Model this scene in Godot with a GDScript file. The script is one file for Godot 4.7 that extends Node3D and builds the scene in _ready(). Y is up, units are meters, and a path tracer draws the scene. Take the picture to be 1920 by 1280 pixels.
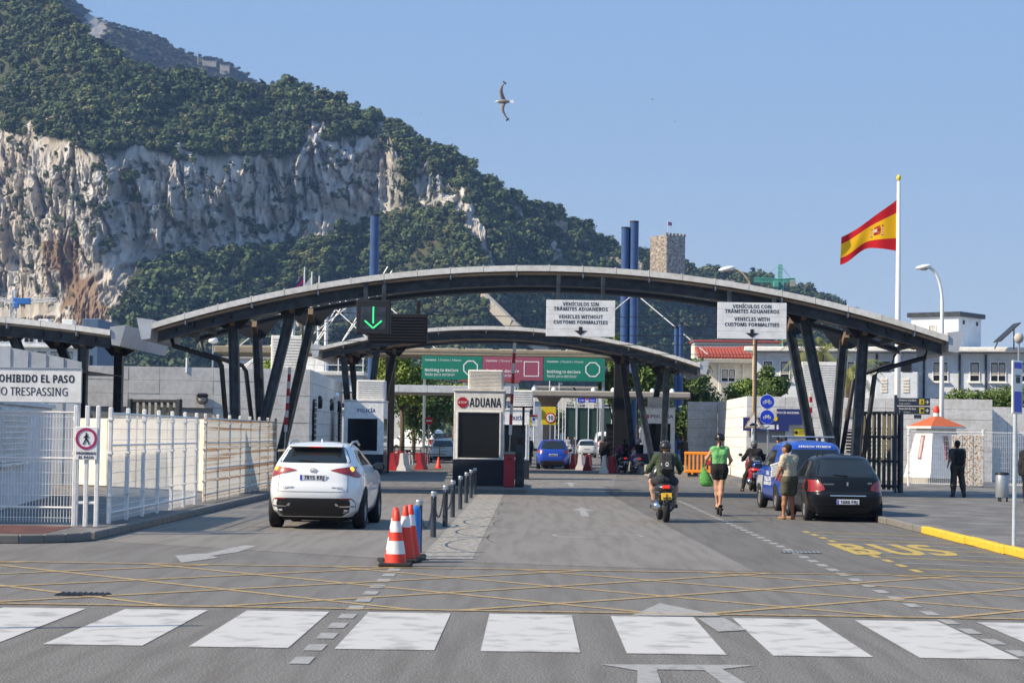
extends Node3D
# A customs checkpoint below a limestone mountain: metres, y up, the road runs along -z.

var used := {}
var M := {}
var rng := RandomNumberGenerator.new()


func _ready() -> void:
	rng.seed = 7
	camera_and_light()
	materials()
	ground()
	markings()
	mountain()
	far_town()
	canopies()
	left_side()
	right_side()
	middle()
	greenery()
	street_furniture()
	vehicles()
	people()
	small_things()


func camera_and_light() -> void:
	var cam := Camera3D.new()
	cam.name = "camera"
	add_child(cam)
	cam.position = Vector3(0, 1.85, 0)
	cam.rotation_order = EULER_ORDER_YXZ
	cam.rotation_degrees = Vector3(2.6284, 0.5954, 0.8308)
	cam.near = 0.5
	cam.far = 6000.0
	cam.fov = 19.1202
	var lens := CameraAttributesPhysical.new()
	lens.frustum_focal_length = 71.25
	lens.frustum_focus_distance = 52.0
	lens.frustum_near = 0.5
	lens.frustum_far = 6000.0
	lens.exposure_aperture = 5.6
	cam.attributes = lens
	cam.fov = 19.1202
	var e := Environment.new()
	e.background_mode = Environment.BG_SKY
	var sk := ProceduralSkyMaterial.new()
	sk.sky_top_color = Color(0.125, 0.245, 0.44).linear_to_srgb()
	sk.sky_horizon_color = Color(0.325, 0.38, 0.43).linear_to_srgb()
	sk.sky_curve = 0.10
	sk.ground_bottom_color = Color(0.14, 0.14, 0.14).linear_to_srgb()
	sk.ground_horizon_color = Color(0.22, 0.26, 0.30).linear_to_srgb()
	sk.sun_angle_max = 20.0
	sk.sky_energy_multiplier = 1.0
	var sky := Sky.new()
	sky.sky_material = sk
	e.sky = sky
	e.tonemap_mode = Environment.TONE_MAPPER_LINEAR
	e.tonemap_exposure = 1.75
	e.sdfgi_enabled = true
	e.ssao_enabled = true
	e.ssil_enabled = true
	e.fog_enabled = true
	e.fog_density = 0.00012
	e.fog_light_color = Color(0.58, 0.72, 0.95)
	var w := WorldEnvironment.new()
	w.name = "environment"
	w.environment = e
	add_child(w)
	var sun := DirectionalLight3D.new()
	sun.name = "sun"
	sun.light_energy = 1.4
	sun.light_color = Color(1.0, 0.93, 0.82)
	sun.light_angular_distance = 0.53
	sun.shadow_enabled = true
	add_child(sun)
	sun.look_at_from_position(Vector3.ZERO, Vector3(1.0, -0.83, -0.33), Vector3.UP)


# ---------------------------------------------------------------- naming
func numbered(n: String) -> String:
	var k: int = used.get(n, 0)
	used[n] = k + 1
	return n if k == 0 else "%s_%03d" % [n, k]


func tag(o: Node, label: String, category: String, group := "") -> Node:
	o.set_meta("label", label)
	o.set_meta("category", category)
	if group != "":
		o.set_meta("group", group)
	return o


func thing(called: String, label: String, category: String, at := Vector3.ZERO, turn := 0.0, group := "") -> Node3D:
	var o := Node3D.new()
	o.name = numbered(called)
	add_child(o)
	o.position = at
	o.rotation_degrees.y = turn
	tag(o, label, category, group)
	return o


func copy(src: Node3D, at: Vector3, turn: float, label: String, group := "") -> Node3D:
	var o: Node3D = src.duplicate()
	var base: String = String(src.name)
	if base.length() > 4 and base[-4] == "_" and base.right(3).is_valid_int():
		base = base.left(-4)
	o.name = numbered(base)
	add_child(o)
	o.position = at
	o.rotation_degrees.y = turn
	o.set_meta("label", label)
	if group != "":
		o.set_meta("group", group)
	return o


func put(called: String, st: SurfaceTool, m: Material, parent: Node = self) -> MeshInstance3D:
	st.generate_normals()
	var o := MeshInstance3D.new()
	o.mesh = st.commit()
	o.material_override = m
	return hang(called, o, parent)


func hang(called: String, o: MeshInstance3D, parent: Node = self) -> MeshInstance3D:
	if parent == self:
		o.name = numbered(called)
		add_child(o)
	else:
		o.name = called
		parent.add_child(o, true)
	return o


func shared(called: String, mesh: Mesh, m: Material, parent: Node, xf: Transform3D) -> MeshInstance3D:
	var o := MeshInstance3D.new()
	o.mesh = mesh
	o.material_override = m
	o.transform = xf
	return hang(called, o, parent)


func struct(called: String, st: SurfaceTool, m: Material) -> MeshInstance3D:
	var o := put(called, st, m)
	o.set_meta("kind", "structure")
	return o


func stuff(o: Node) -> Node:
	o.set_meta("kind", "stuff")
	return o


# ---------------------------------------------------------------- shapes
func S(smooth := false) -> SurfaceTool:
	var st := SurfaceTool.new()
	st.begin(Mesh.PRIMITIVE_TRIANGLES)
	st.set_smooth_group(0 if smooth else -1)
	return st


func tri(st: SurfaceTool, a: Vector3, b: Vector3, c: Vector3) -> void:
	st.add_vertex(a)
	st.add_vertex(b)
	st.add_vertex(c)


func quad(st: SurfaceTool, a: Vector3, b: Vector3, c: Vector3, d: Vector3) -> void:
	# a b c d run clockwise as seen from the front
	tri(st, a, b, c)
	tri(st, a, c, d)


func box(st: SurfaceTool, c: Vector3, s: Vector3, b := Basis.IDENTITY) -> void:
	var h := s * 0.5
	var p := []
	for i in 8:
		p.append(c + b * Vector3(h.x if i & 1 else -h.x, h.y if i & 2 else -h.y, h.z if i & 4 else -h.z))
	quad(st, p[4], p[6], p[7], p[5])
	quad(st, p[1], p[3], p[2], p[0])
	quad(st, p[5], p[7], p[3], p[1])
	quad(st, p[0], p[2], p[6], p[4])
	quad(st, p[6], p[2], p[3], p[7])
	quad(st, p[0], p[4], p[5], p[1])


func rbox(st: SurfaceTool, c: Vector3, s: Vector3, r: float, b := Basis.IDENTITY) -> void:
	# a box with chamfered edges
	var h := s * 0.5
	r = minf(r, minf(h.x, minf(h.y, h.z)) * 0.98)
	var v := func(i: int, ax: int) -> Vector3:
		var q := Vector3(1 if i & 1 else -1, 1 if i & 2 else -1, 1 if i & 4 else -1)
		var p := Vector3(q.x * (h.x - r), q.y * (h.y - r), q.z * (h.z - r))
		p[ax] = q[ax] * h[ax]
		return c + b * p
	var face := func(a: Vector3, bb: Vector3, cc: Vector3, d: Vector3) -> void:
		if (bb - a).cross(cc - a).dot((a + bb + cc + d) * 0.25 - c) > 0.0:
			quad(st, d, cc, bb, a)
		else:
			quad(st, a, bb, cc, d)
	for ax in 3:
		var u := 1 << ((ax + 1) % 3)
		var w := 1 << ((ax + 2) % 3)
		for sgn in 2:
			var o := (1 << ax) if sgn else 0
			face.call(v.call(o, ax), v.call(o | u, ax), v.call(o | u | w, ax), v.call(o | w, ax))
		for k in 4:
			var o2 := (u if k & 1 else 0) | (w if k & 2 else 0)
			face.call(v.call(o2, (ax + 1) % 3), v.call(o2, (ax + 2) % 3), v.call(o2 | (1 << ax), (ax + 2) % 3), v.call(o2 | (1 << ax), (ax + 1) % 3))
	for i in 8:
		var a: Vector3 = v.call(i, 0)
		var bb: Vector3 = v.call(i, 1)
		var cc: Vector3 = v.call(i, 2)
		if (bb - a).cross(cc - a).dot(a - c) > 0.0:
			tri(st, cc, bb, a)
		else:
			tri(st, a, bb, cc)


func frame_of(d: Vector3) -> Basis:
	var y := d.normalized()
	var x := (Vector3.UP if absf(y.y) < 0.95 else Vector3.RIGHT).cross(y).normalized()
	return Basis(x, y, x.cross(y))


func tube(st: SurfaceTool, pts: Array, rad, n := 8, caps := true) -> void:
	# a swept round bar; rad is a number or one number per point
	var rings := []
	for i in pts.size():
		var d: Vector3 = (pts[mini(i + 1, pts.size() - 1)] - pts[maxi(i - 1, 0)])
		var f := frame_of(d)
		var r: float = rad if rad is float or rad is int else rad[i]
		var ring := []
		for k in n:
			var a := TAU * k / n
			ring.append(pts[i] + f.x * (cos(a) * r) + f.z * (sin(a) * r))
		rings.append(ring)
	for i in rings.size() - 1:
		for k in n:
			quad(st, rings[i][k], rings[i + 1][k], rings[i + 1][(k + 1) % n], rings[i][(k + 1) % n])
	if caps:
		for k in range(1, n - 1):
			tri(st, rings[0][0], rings[0][k], rings[0][k + 1])
			tri(st, rings[-1][0], rings[-1][k + 1], rings[-1][k])


func lathe(st: SurfaceTool, prof: Array, at: Vector3, n := 16, b := Basis.IDENTITY) -> void:
	# prof: Vector2(radius, height) from low to high, about b.y
	var rings := []
	for p in prof:
		var ring := []
		for k in n:
			var a := TAU * k / n
			ring.append(at + b * Vector3(cos(a) * p.x, p.y, sin(a) * p.x))
		rings.append(ring)
	for i in rings.size() - 1:
		for k in n:
			quad(st, rings[i][k], rings[i + 1][k], rings[i + 1][(k + 1) % n], rings[i][(k + 1) % n])


func prism(st: SurfaceTool, poly: PackedVector2Array, depth: float, xf := Transform3D.IDENTITY) -> void:
	# the outline in xf's x and y, front face at z = 0, back face at z = -depth
	if Geometry2D.is_polygon_clockwise(poly):
		poly = poly.duplicate()
		poly.reverse()
	var idx := Geometry2D.triangulate_polygon(poly)
	for i in range(0, idx.size(), 3):
		var t := [poly[idx[i]], poly[idx[i + 1]], poly[idx[i + 2]]]
		if (t[1] - t[0]).cross(t[2] - t[0]) > 0:
			t.reverse()
		tri(st, xf * Vector3(t[0].x, t[0].y, 0), xf * Vector3(t[1].x, t[1].y, 0), xf * Vector3(t[2].x, t[2].y, 0))
		tri(st, xf * Vector3(t[2].x, t[2].y, -depth), xf * Vector3(t[1].x, t[1].y, -depth), xf * Vector3(t[0].x, t[0].y, -depth))
	for i in poly.size():
		var a := poly[i]
		var c := poly[(i + 1) % poly.size()]
		quad(st, xf * Vector3(a.x, a.y, 0), xf * Vector3(a.x, a.y, -depth), xf * Vector3(c.x, c.y, -depth), xf * Vector3(c.x, c.y, 0))


func circle(r: float, n := 24, at := Vector2.ZERO, start := 0.0) -> PackedVector2Array:
	var p := PackedVector2Array()
	for k in n:
		p.append(at + Vector2(cos(start + TAU * k / n), sin(start + TAU * k / n)) * r)
	return p


func ring_plate(st: SurfaceTool, r0: float, r1: float, depth: float, xf: Transform3D, n := 24, start := 0.0) -> void:
	for k in n:
		var a := start + TAU * k / n
		var b := start + TAU * (k + 1) / n
		var p := [Vector2(cos(a), sin(a)), Vector2(cos(b), sin(b))]
		quad(st, xf * Vector3(p[0].x * r0, p[0].y * r0, 0), xf * Vector3(p[1].x * r0, p[1].y * r0, 0), xf * Vector3(p[1].x * r1, p[1].y * r1, 0), xf * Vector3(p[0].x * r1, p[0].y * r1, 0))
		quad(st, xf * Vector3(p[0].x * r1, p[0].y * r1, 0), xf * Vector3(p[1].x * r1, p[1].y * r1, 0), xf * Vector3(p[1].x * r1, p[1].y * r1, -depth), xf * Vector3(p[0].x * r1, p[0].y * r1, -depth))
		quad(st, xf * Vector3(p[1].x * r0, p[1].y * r0, 0), xf * Vector3(p[0].x * r0, p[0].y * r0, 0), xf * Vector3(p[0].x * r0, p[0].y * r0, -depth), xf * Vector3(p[1].x * r0, p[1].y * r0, -depth))


func at(x: float, y: float, z: float, yaw := 0.0) -> Transform3D:
	return Transform3D(Basis(Vector3.UP, deg_to_rad(yaw)), Vector3(x, y, z))


func V2(l: Array) -> PackedVector2Array:
	var p := PackedVector2Array()
	for i in range(0, l.size(), 2):
		p.append(Vector2(l[i], l[i + 1]))
	return p


var fonts := {}
func text(parent: Node, s: String, pos: Vector3, cap: float, m: Material, bold := true, wide := 0.0, yaw := 0.0, called := "lettering", flat := false) -> MeshInstance3D:
	# lettering whose capitals are cap metres tall, centred on pos, facing +z (or up)
	if not fonts.has(bold):
		var f := SystemFont.new()
		f.font_names = PackedStringArray(["Droid Sans"])
		f.font_weight = 700 if bold else 400
		fonts[bold] = f
	var t := TextMesh.new()
	t.text = s
	t.font = fonts[bold]
	t.font_size = 32
	t.pixel_size = cap / (32.0 * 0.714)
	t.depth = 0.006
	t.curve_step = 3.0
	var o := MeshInstance3D.new()
	o.mesh = t
	o.material_override = m
	o.position = pos
	o.rotation_degrees = Vector3(-90 if flat else 0, yaw, 0)
	if wide > 0.0:
		var have := t.get_aabb().size.x
		if have > 0.0:
			o.scale.x = wide / have
	return hang(called, o, parent)


# ---------------------------------------------------------------- materials
func ntex(sd: int, size: int, freq: float, octaves: int, c0: Color, c1: Color, lo := 0.25, hi := 0.75, kind := FastNoiseLite.TYPE_SIMPLEX_SMOOTH) -> NoiseTexture2D:
	var n := FastNoiseLite.new()
	n.seed = sd
	n.noise_type = kind
	n.frequency = freq
	n.fractal_octaves = octaves
	var g := Gradient.new()
	g.offsets = PackedFloat32Array([lo, hi])
	g.colors = PackedColorArray([c0, c1])
	var t := NoiseTexture2D.new()
	t.width = size
	t.height = size
	t.seamless = true
	t.noise = n
	t.color_ramp = g
	return t


func mat(called: String, c: Color, rough := 0.7, metal := 0.0, tex: Texture2D = null, scale := 1.0) -> StandardMaterial3D:
	# c is a linear, real-world base colour
	var m := StandardMaterial3D.new()
	m.resource_name = called
	m.albedo_color = c.linear_to_srgb()
	m.roughness = rough
	m.metallic = metal
	if tex:
		m.albedo_texture = tex
		m.uv1_triplanar = true
		m.uv1_world_triplanar = true
		m.uv1_scale = Vector3.ONE * scale
	M[called] = m
	return m


func bumpy(m: StandardMaterial3D, tex: Texture2D, cm: float) -> StandardMaterial3D:
	m.heightmap_enabled = true
	m.heightmap_texture = tex
	m.heightmap_scale = cm
	return m


func stained(m: StandardMaterial3D, tex: Texture2D, scale: float) -> StandardMaterial3D:
	m.detail_enabled = true
	m.detail_albedo = tex
	m.detail_blend_mode = BaseMaterial3D.BLEND_MODE_MUL
	m.detail_uv_layer = BaseMaterial3D.DETAIL_UV_2
	m.uv2_triplanar = true
	m.uv2_world_triplanar = true
	m.uv2_scale = Vector3.ONE * scale
	return m


func materials() -> void:
	var w := Color.WHITE
	var speck := ntex(1, 1024, 0.16, 3, Color(0.46, 0.455, 0.45), w, 0.2, 0.8)
	var blotch := ntex(2, 512, 0.012, 5, Color(0.80, 0.795, 0.79), w, 0.3, 0.7)
	var tracks := ntex(21, 512, 0.02, 6, Color(0.91, 0.905, 0.90), w, 0.22, 0.62)
	var grime := ntex(3, 512, 0.018, 5, Color(0.94, 0.935, 0.925), w, 0.2, 0.65)
	var worn := ntex(4, 1024, 0.012, 6, Color(0.80, 0.80, 0.80), w, 0.12, 0.48)
	var rust := ntex(5, 512, 0.02, 5, Color(0.72, 0.52, 0.34), w, 0.24, 0.48)
	var ink := ntex(6, 512, 0.03, 4, Color(0.7, 0.7, 0.7), w, 0.3, 0.7)
	stained(bumpy(mat("asphalt", Color(0.298, 0.288, 0.276), 0.92, 0.0, speck, 0.27), speck, 0.5), tracks, 0.1)
	stained(bumpy(mat("asphalt_smooth", Color(0.375, 0.355, 0.330), 0.86, 0.0, speck, 0.36), speck, 0.3), tracks, 0.1)
	stained(bumpy(mat("asphalt_dark", Color(0.25, 0.242, 0.230), 0.93, 0.0, speck, 0.24), speck, 0.7), tracks, 0.1)
	stained(mat("pavement", Color(0.36, 0.352, 0.345), 0.85, 0.0, speck, 0.7), blotch, 0.12)
	stained(mat("red_paving", Color(0.25, 0.085, 0.065), 0.85, 0.0, speck, 0.9), blotch, 0.2)
	for k in ["asphalt", "asphalt_smooth", "asphalt_dark"]:
		M[k].uv2_scale = Vector3(0.30, 0.30, 0.022)
	mat("earth", Color(0.16, 0.14, 0.09), 0.95, 0.0, blotch, 0.02)
	stained(mat("kerb_stone", Color(0.36, 0.35, 0.33), 0.85, 0.0, speck, 1.2), grime, 0.5)
	stained(mat("kerb_yellow", Color(0.72, 0.47, 0.035), 0.75, 0.0, worn, 0.9), grime, 0.5)
	mat("paint_white", Color(0.47, 0.465, 0.455), 0.7, 0.0, worn, 0.16)
	mat("paint_worn", Color(0.30, 0.30, 0.295), 0.75, 0.0, worn, 0.6)
	mat("paint_yellow", Color(0.40, 0.29, 0.14), 0.75, 0.0, worn, 0.6)
	mat("paint_bus", Color(0.44, 0.32, 0.075), 0.75, 0.0, worn, 0.6)
	stained(mat("steel_blue", Color(0.040, 0.054, 0.072), 0.45, 0.0, grime, 0.3), ink, 0.15)
	mat("steel_dark", Color(0.013, 0.014, 0.017), 0.5)
	mat("steel_black", Color(0.010, 0.010, 0.011), 0.5)
	stained(mat("roof_edge", Color(0.74, 0.73, 0.71), 0.55, 0.0, grime, 0.5), grime, 0.07)
	stained(mat("roof_sheet", Color(0.50, 0.50, 0.49), 0.45, 0.4, grime, 0.4), grime, 0.06)
	mat("deck", Color(0.36, 0.29, 0.23), 0.7, 0.0, grime, 0.4)
	mat("bracket_wood", Color(0.20, 0.135, 0.08), 0.7, 0.0, grime, 0.6)
	stained(mat("panel_grey", Color(0.74, 0.73, 0.72), 0.6, 0.0, grime, 0.12), grime, 0.45)
	mat("joint", Color(0.26, 0.26, 0.26), 0.9)
	stained(mat("wall_white", Color(0.80, 0.80, 0.78), 0.8, 0.0, grime, 0.15), grime, 0.6)
	stained(mat("wall_bluewhite", Color(0.66, 0.71, 0.78), 0.8, 0.0, grime, 0.1), grime, 0.5)
	stained(mat("wall_cream", Color(0.76, 0.72, 0.63), 0.85, 0.0, grime, 0.2), grime, 0.5)
	stained(mat("metal_shed", Color(0.46, 0.50, 0.56), 0.5, 0.1, grime, 0.2), grime, 0.05)
	mat("fence_white", Color(0.82, 0.82, 0.81), 0.55, 0.0, grime, 0.5)
	stained(mat("fence_rusty", Color(0.76, 0.73, 0.67), 0.7, 0.0, grime, 0.5), rust, 0.8)
	mat("white_enamel", Color(0.88, 0.89, 0.90), 0.35, 0.0, grime, 0.4)
	mat("sign_white", Color(0.82, 0.83, 0.84), 0.45, 0.0, grime, 0.3)
	mat("sign_black", Color(0.012, 0.012, 0.018), 0.5)
	mat("sign_red", Color(0.45, 0.012, 0.03), 0.4)
	mat("sign_magenta", Color(0.36, 0.02, 0.12), 0.45)
	mat("sign_blue", Color(0.012, 0.05, 0.55), 0.4)
	mat("sign_navy", Color(0.02, 0.03, 0.16), 0.45)
	mat("sign_slate", Color(0.03, 0.042, 0.075), 0.5)
	mat("sign_green", Color(0.006, 0.20, 0.135), 0.5)
	mat("sign_pink", Color(0.33, 0.075, 0.13), 0.5)
	mat("sign_yellow", Color(0.72, 0.56, 0.02), 0.5)
	mat("galvanised", Color(0.42, 0.46, 0.50), 0.4, 0.6, grime, 0.8)
	mat("steel_pale", Color(0.60, 0.66, 0.70), 0.4, 0.3, grime, 0.8)
	mat("white_post", Color(0.76, 0.77, 0.78), 0.4, 0.0, grime, 0.8)
	mat("rusty_post", Color(0.55, 0.42, 0.26), 0.7, 0.0, rust, 0.9)
	mat("cone_red", Color(0.78, 0.045, 0.018), 0.5, 0.0, grime, 2.0)
	mat("cone_white", Color(0.76, 0.77, 0.78), 0.4, 0.0, grime, 2.0)
	mat("rubber", Color(0.012, 0.012, 0.013), 0.85)
	mat("plastic_blue", Color(0.02, 0.17, 0.52), 0.45)
	mat("plastic_orange", Color(0.80, 0.27, 0.012), 0.5, 0.0, grime, 1.0)
	mat("plastic_red", Color(0.42, 0.02, 0.03), 0.5, 0.0, grime, 1.0)
	mat("booth_navy", Color(0.012, 0.016, 0.030), 0.5)
	mat("concrete", Color(0.37, 0.35, 0.31), 0.9, 0.0, grime, 0.3)
	mat("concrete_brown", Color(0.33, 0.28, 0.20), 0.9, 0.0, grime, 0.3)
	stained(mat("column_blue", Color(0.045, 0.10, 0.26), 0.4, 0.0, grime, 0.3), grime, 0.1)
	mat("glass_dark", Color(0.012, 0.014, 0.016), 0.06)
	M.glass_dark.metallic_specular = 0.36
	mat("glass_car", Color(0.014, 0.018, 0.020), 0.04).metallic_specular = 0.6
	var gl := mat("glass", Color(0.05, 0.06, 0.06, 0.35), 0.05)
	gl.transparency = BaseMaterial3D.TRANSPARENCY_ALPHA
	mat("roof_red", Color(0.36, 0.07, 0.045), 0.75, 0.0, grime, 0.6)
	mat("roof_orange", Color(0.48, 0.11, 0.035), 0.75, 0.0, grime, 0.6)
	mat("curtain", Color(0.45, 0.42, 0.38), 0.9)
	mat("bark", Color(0.15, 0.11, 0.075), 0.9, 0.0, blotch, 1.0)
	mat("bluebuilding", Color(0.09, 0.16, 0.26), 0.6, 0.0, grime, 0.1)
	mat("stone_castle", Color(0.50, 0.44, 0.37), 0.95, 0.0, ntex(8, 512, 0.05, 5, Color(0.55, 0.53, 0.5), w, 0.25, 0.7), 0.02)
	mat("crane_green", Color(0.08, 0.36, 0.28), 0.5)
	mat("crane_blue", Color(0.02, 0.16, 0.50), 0.5)
	for k in ["leaf", "leaf_light", "leaf_dark", "palm_leaf"]:
		var m := mat(k, {"leaf": Color(0.14, 0.22, 0.03), "leaf_light": Color(0.26, 0.35, 0.04), "leaf_dark": Color(0.085, 0.145, 0.028), "palm_leaf": Color(0.20, 0.22, 0.05)}[k], 0.55)
		m.vertex_color_use_as_albedo = true
		m.backlight_enabled = true
		m.backlight = Color(0.35, 0.35, 0.35)


# ---------------------------------------------------------------- ground and paint
func sheet(st: SurfaceTool, x0: float, x1: float, z0: float, z1: float, y: float) -> void:
	quad(st, Vector3(x0, y, z0), Vector3(x0, y, z1), Vector3(x1, y, z1), Vector3(x1, y, z0))


func flat_poly(st: SurfaceTool, l: Array, y: float) -> void:
	# l: x, z pairs on the ground
	var p := V2(l)
	var idx := Geometry2D.triangulate_polygon(p)
	for i in range(0, idx.size(), 3):
		var t := [p[idx[i]], p[idx[i + 1]], p[idx[i + 2]]]
		if (t[1] - t[0]).cross(t[2] - t[0]) < 0:
			t.reverse()
		tri(st, Vector3(t[0].x, y, t[0].y), Vector3(t[1].x, y, t[1].y), Vector3(t[2].x, y, t[2].y))


func ground() -> void:
	var st := S()
	sheet(st, -900, 900, 120, -1700, -0.02)
	struct("ground", st, M.earth)
	st = S()
	sheet(st, -70, 70, 40, -420, 0.0)
	struct("road", st, M.asphalt)
	st = S()
	flat_poly(st, [-1.6, -29.5, 3.12, -28.2, 2.7, -49, 2.5, -63, 4.6, -108, 4.0, -150, -6.5, -150, -1.6, -64], 0.003)
	struct("road_patch", st, M.asphalt_smooth)
	st = S()
	flat_poly(st, [3.12, -28.2, 7.7, -28.0, 7.9, -75, 2.5, -75, 2.5, -63, 2.7, -49], 0.003)
	struct("road_patch", st, M.asphalt_dark)
	st = S()
	flat_poly(st, [-7.2, -33.5, -1.6, -29.5, -1.6, -64, -7.2, -64], 0.003)
	struct("road_patch", st, M.asphalt_smooth)
	# left pavement with its red corner
	var corner := []
	for k in 7:
		var a := PI * 0.5 * k / 6.0
		corner.append_array([-8.55 + 1.15 * sin(a), -33.55 + 1.15 * cos(a)])
	st = S()
	var o := [-40.0, -32.4]
	o.append_array(corner)
	o.append_array([-7.4, -130.0, -40.0, -130.0])
	pavement(st, o, 0.13)
	struct("pavement", st, M.pavement)
	st = S()
	flat_poly(st, [-40, -32.45, -8.6, -32.45, -7.9, -32.9, -8.0, -35.5, -40, -35.9], 0.134)
	struct("red_pavement", st, M.red_paving)
	# right pavement
	st = S()
	pavement(st, [7.98, -10, 60, -10, 60, -140, 7.98, -140], 0.13)
	struct("pavement", st, M.pavement)
	# kerb stones
	var ms := stone_mesh(0.98)
	var n := Node3D.new()
	n.name = "left_kerb"
	add_child(n)
	n.set_meta("kind", "structure")
	for k in 25:
		shared("kerb_stone", ms, M.kerb_stone, n, at(-7.28, 0.07, -34.1 - k, 90))
	for k in 5:
		var a := PI * 0.5 * (k + 0.5) / 5.0
		shared("kerb_stone", stone_mesh(0.40), M.kerb_stone, n, at(-8.55 + 1.2 * sin(a), 0.07, -33.55 + 1.2 * cos(a), rad_to_deg(a)))
	for k in 6:
		shared("kerb_stone", ms, M.kerb_stone, n, at(-9.1 - k, 0.07, -32.32, 0))
	var r := Node3D.new()
	r.name = "right_kerb"
	add_child(r)
	r.set_meta("kind", "structure")
	for k in 52:
		var z := -24.0 - k
		shared("kerb_stone", ms, M.kerb_yellow if z > -40.5 else M.kerb_stone, r, at(7.86 + (0.012 * sin(k * 2.3)), 0.072 + 0.004 * sin(k * 1.7), z, 90))
	# the island under the booth
	st = S()
	pavement(st, [-2.75, -63.4, -0.15, -63.4, -0.15, -75, -2.75, -75], 0.14)
	struct("island", st, M.kerb_stone)
	# paved strip along the bollards
	st = S()
	sheet(st, -1.62, -0.85, -30.0, -63.3, 0.006)
	struct("pale_strip", st, mat("strip_pale", Color(0.34, 0.325, 0.30), 0.9, 0.0, ntex(9, 512, 0.03, 4, Color(0.75, 0.74, 0.72), Color.WHITE), 0.4))


func stone_mesh(l: float) -> Mesh:
	var st := S()
	rbox(st, Vector3.ZERO, Vector3(l, 0.15, 0.16), 0.02)
	st.generate_normals()
	return st.commit()


func pavement(st: SurfaceTool, l: Array, h: float) -> void:
	flat_poly(st, l, h)
	for i in range(0, l.size(), 2):
		var j := (i + 2) % l.size()
		quad(st, Vector3(l[i], 0, l[i + 1]), Vector3(l[i], h, l[i + 1]), Vector3(l[j], h, l[j + 1]), Vector3(l[j], 0, l[j + 1]))


func stripe(st: SurfaceTool, a: Vector2, b: Vector2, w: float, y: float) -> void:
	var d := (b - a).normalized().orthogonal() * w * 0.5
	flat_poly(st, [a.x - d.x, a.y - d.y, b.x - d.x, b.y - d.y, b.x + d.x, b.y + d.y, a.x + d.x, a.y + d.y], y)


func mark(parent: Node, called: String, l: Array, m: Material, y := 0.006) -> MeshInstance3D:
	var st := S()
	flat_poly(st, l, y)
	return put(called, st, m, parent)


func paint_group(called: String) -> Node3D:
	var n := Node3D.new()
	n.name = numbered(called)
	add_child(n)
	n.set_meta("kind", "structure")
	return n


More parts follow.
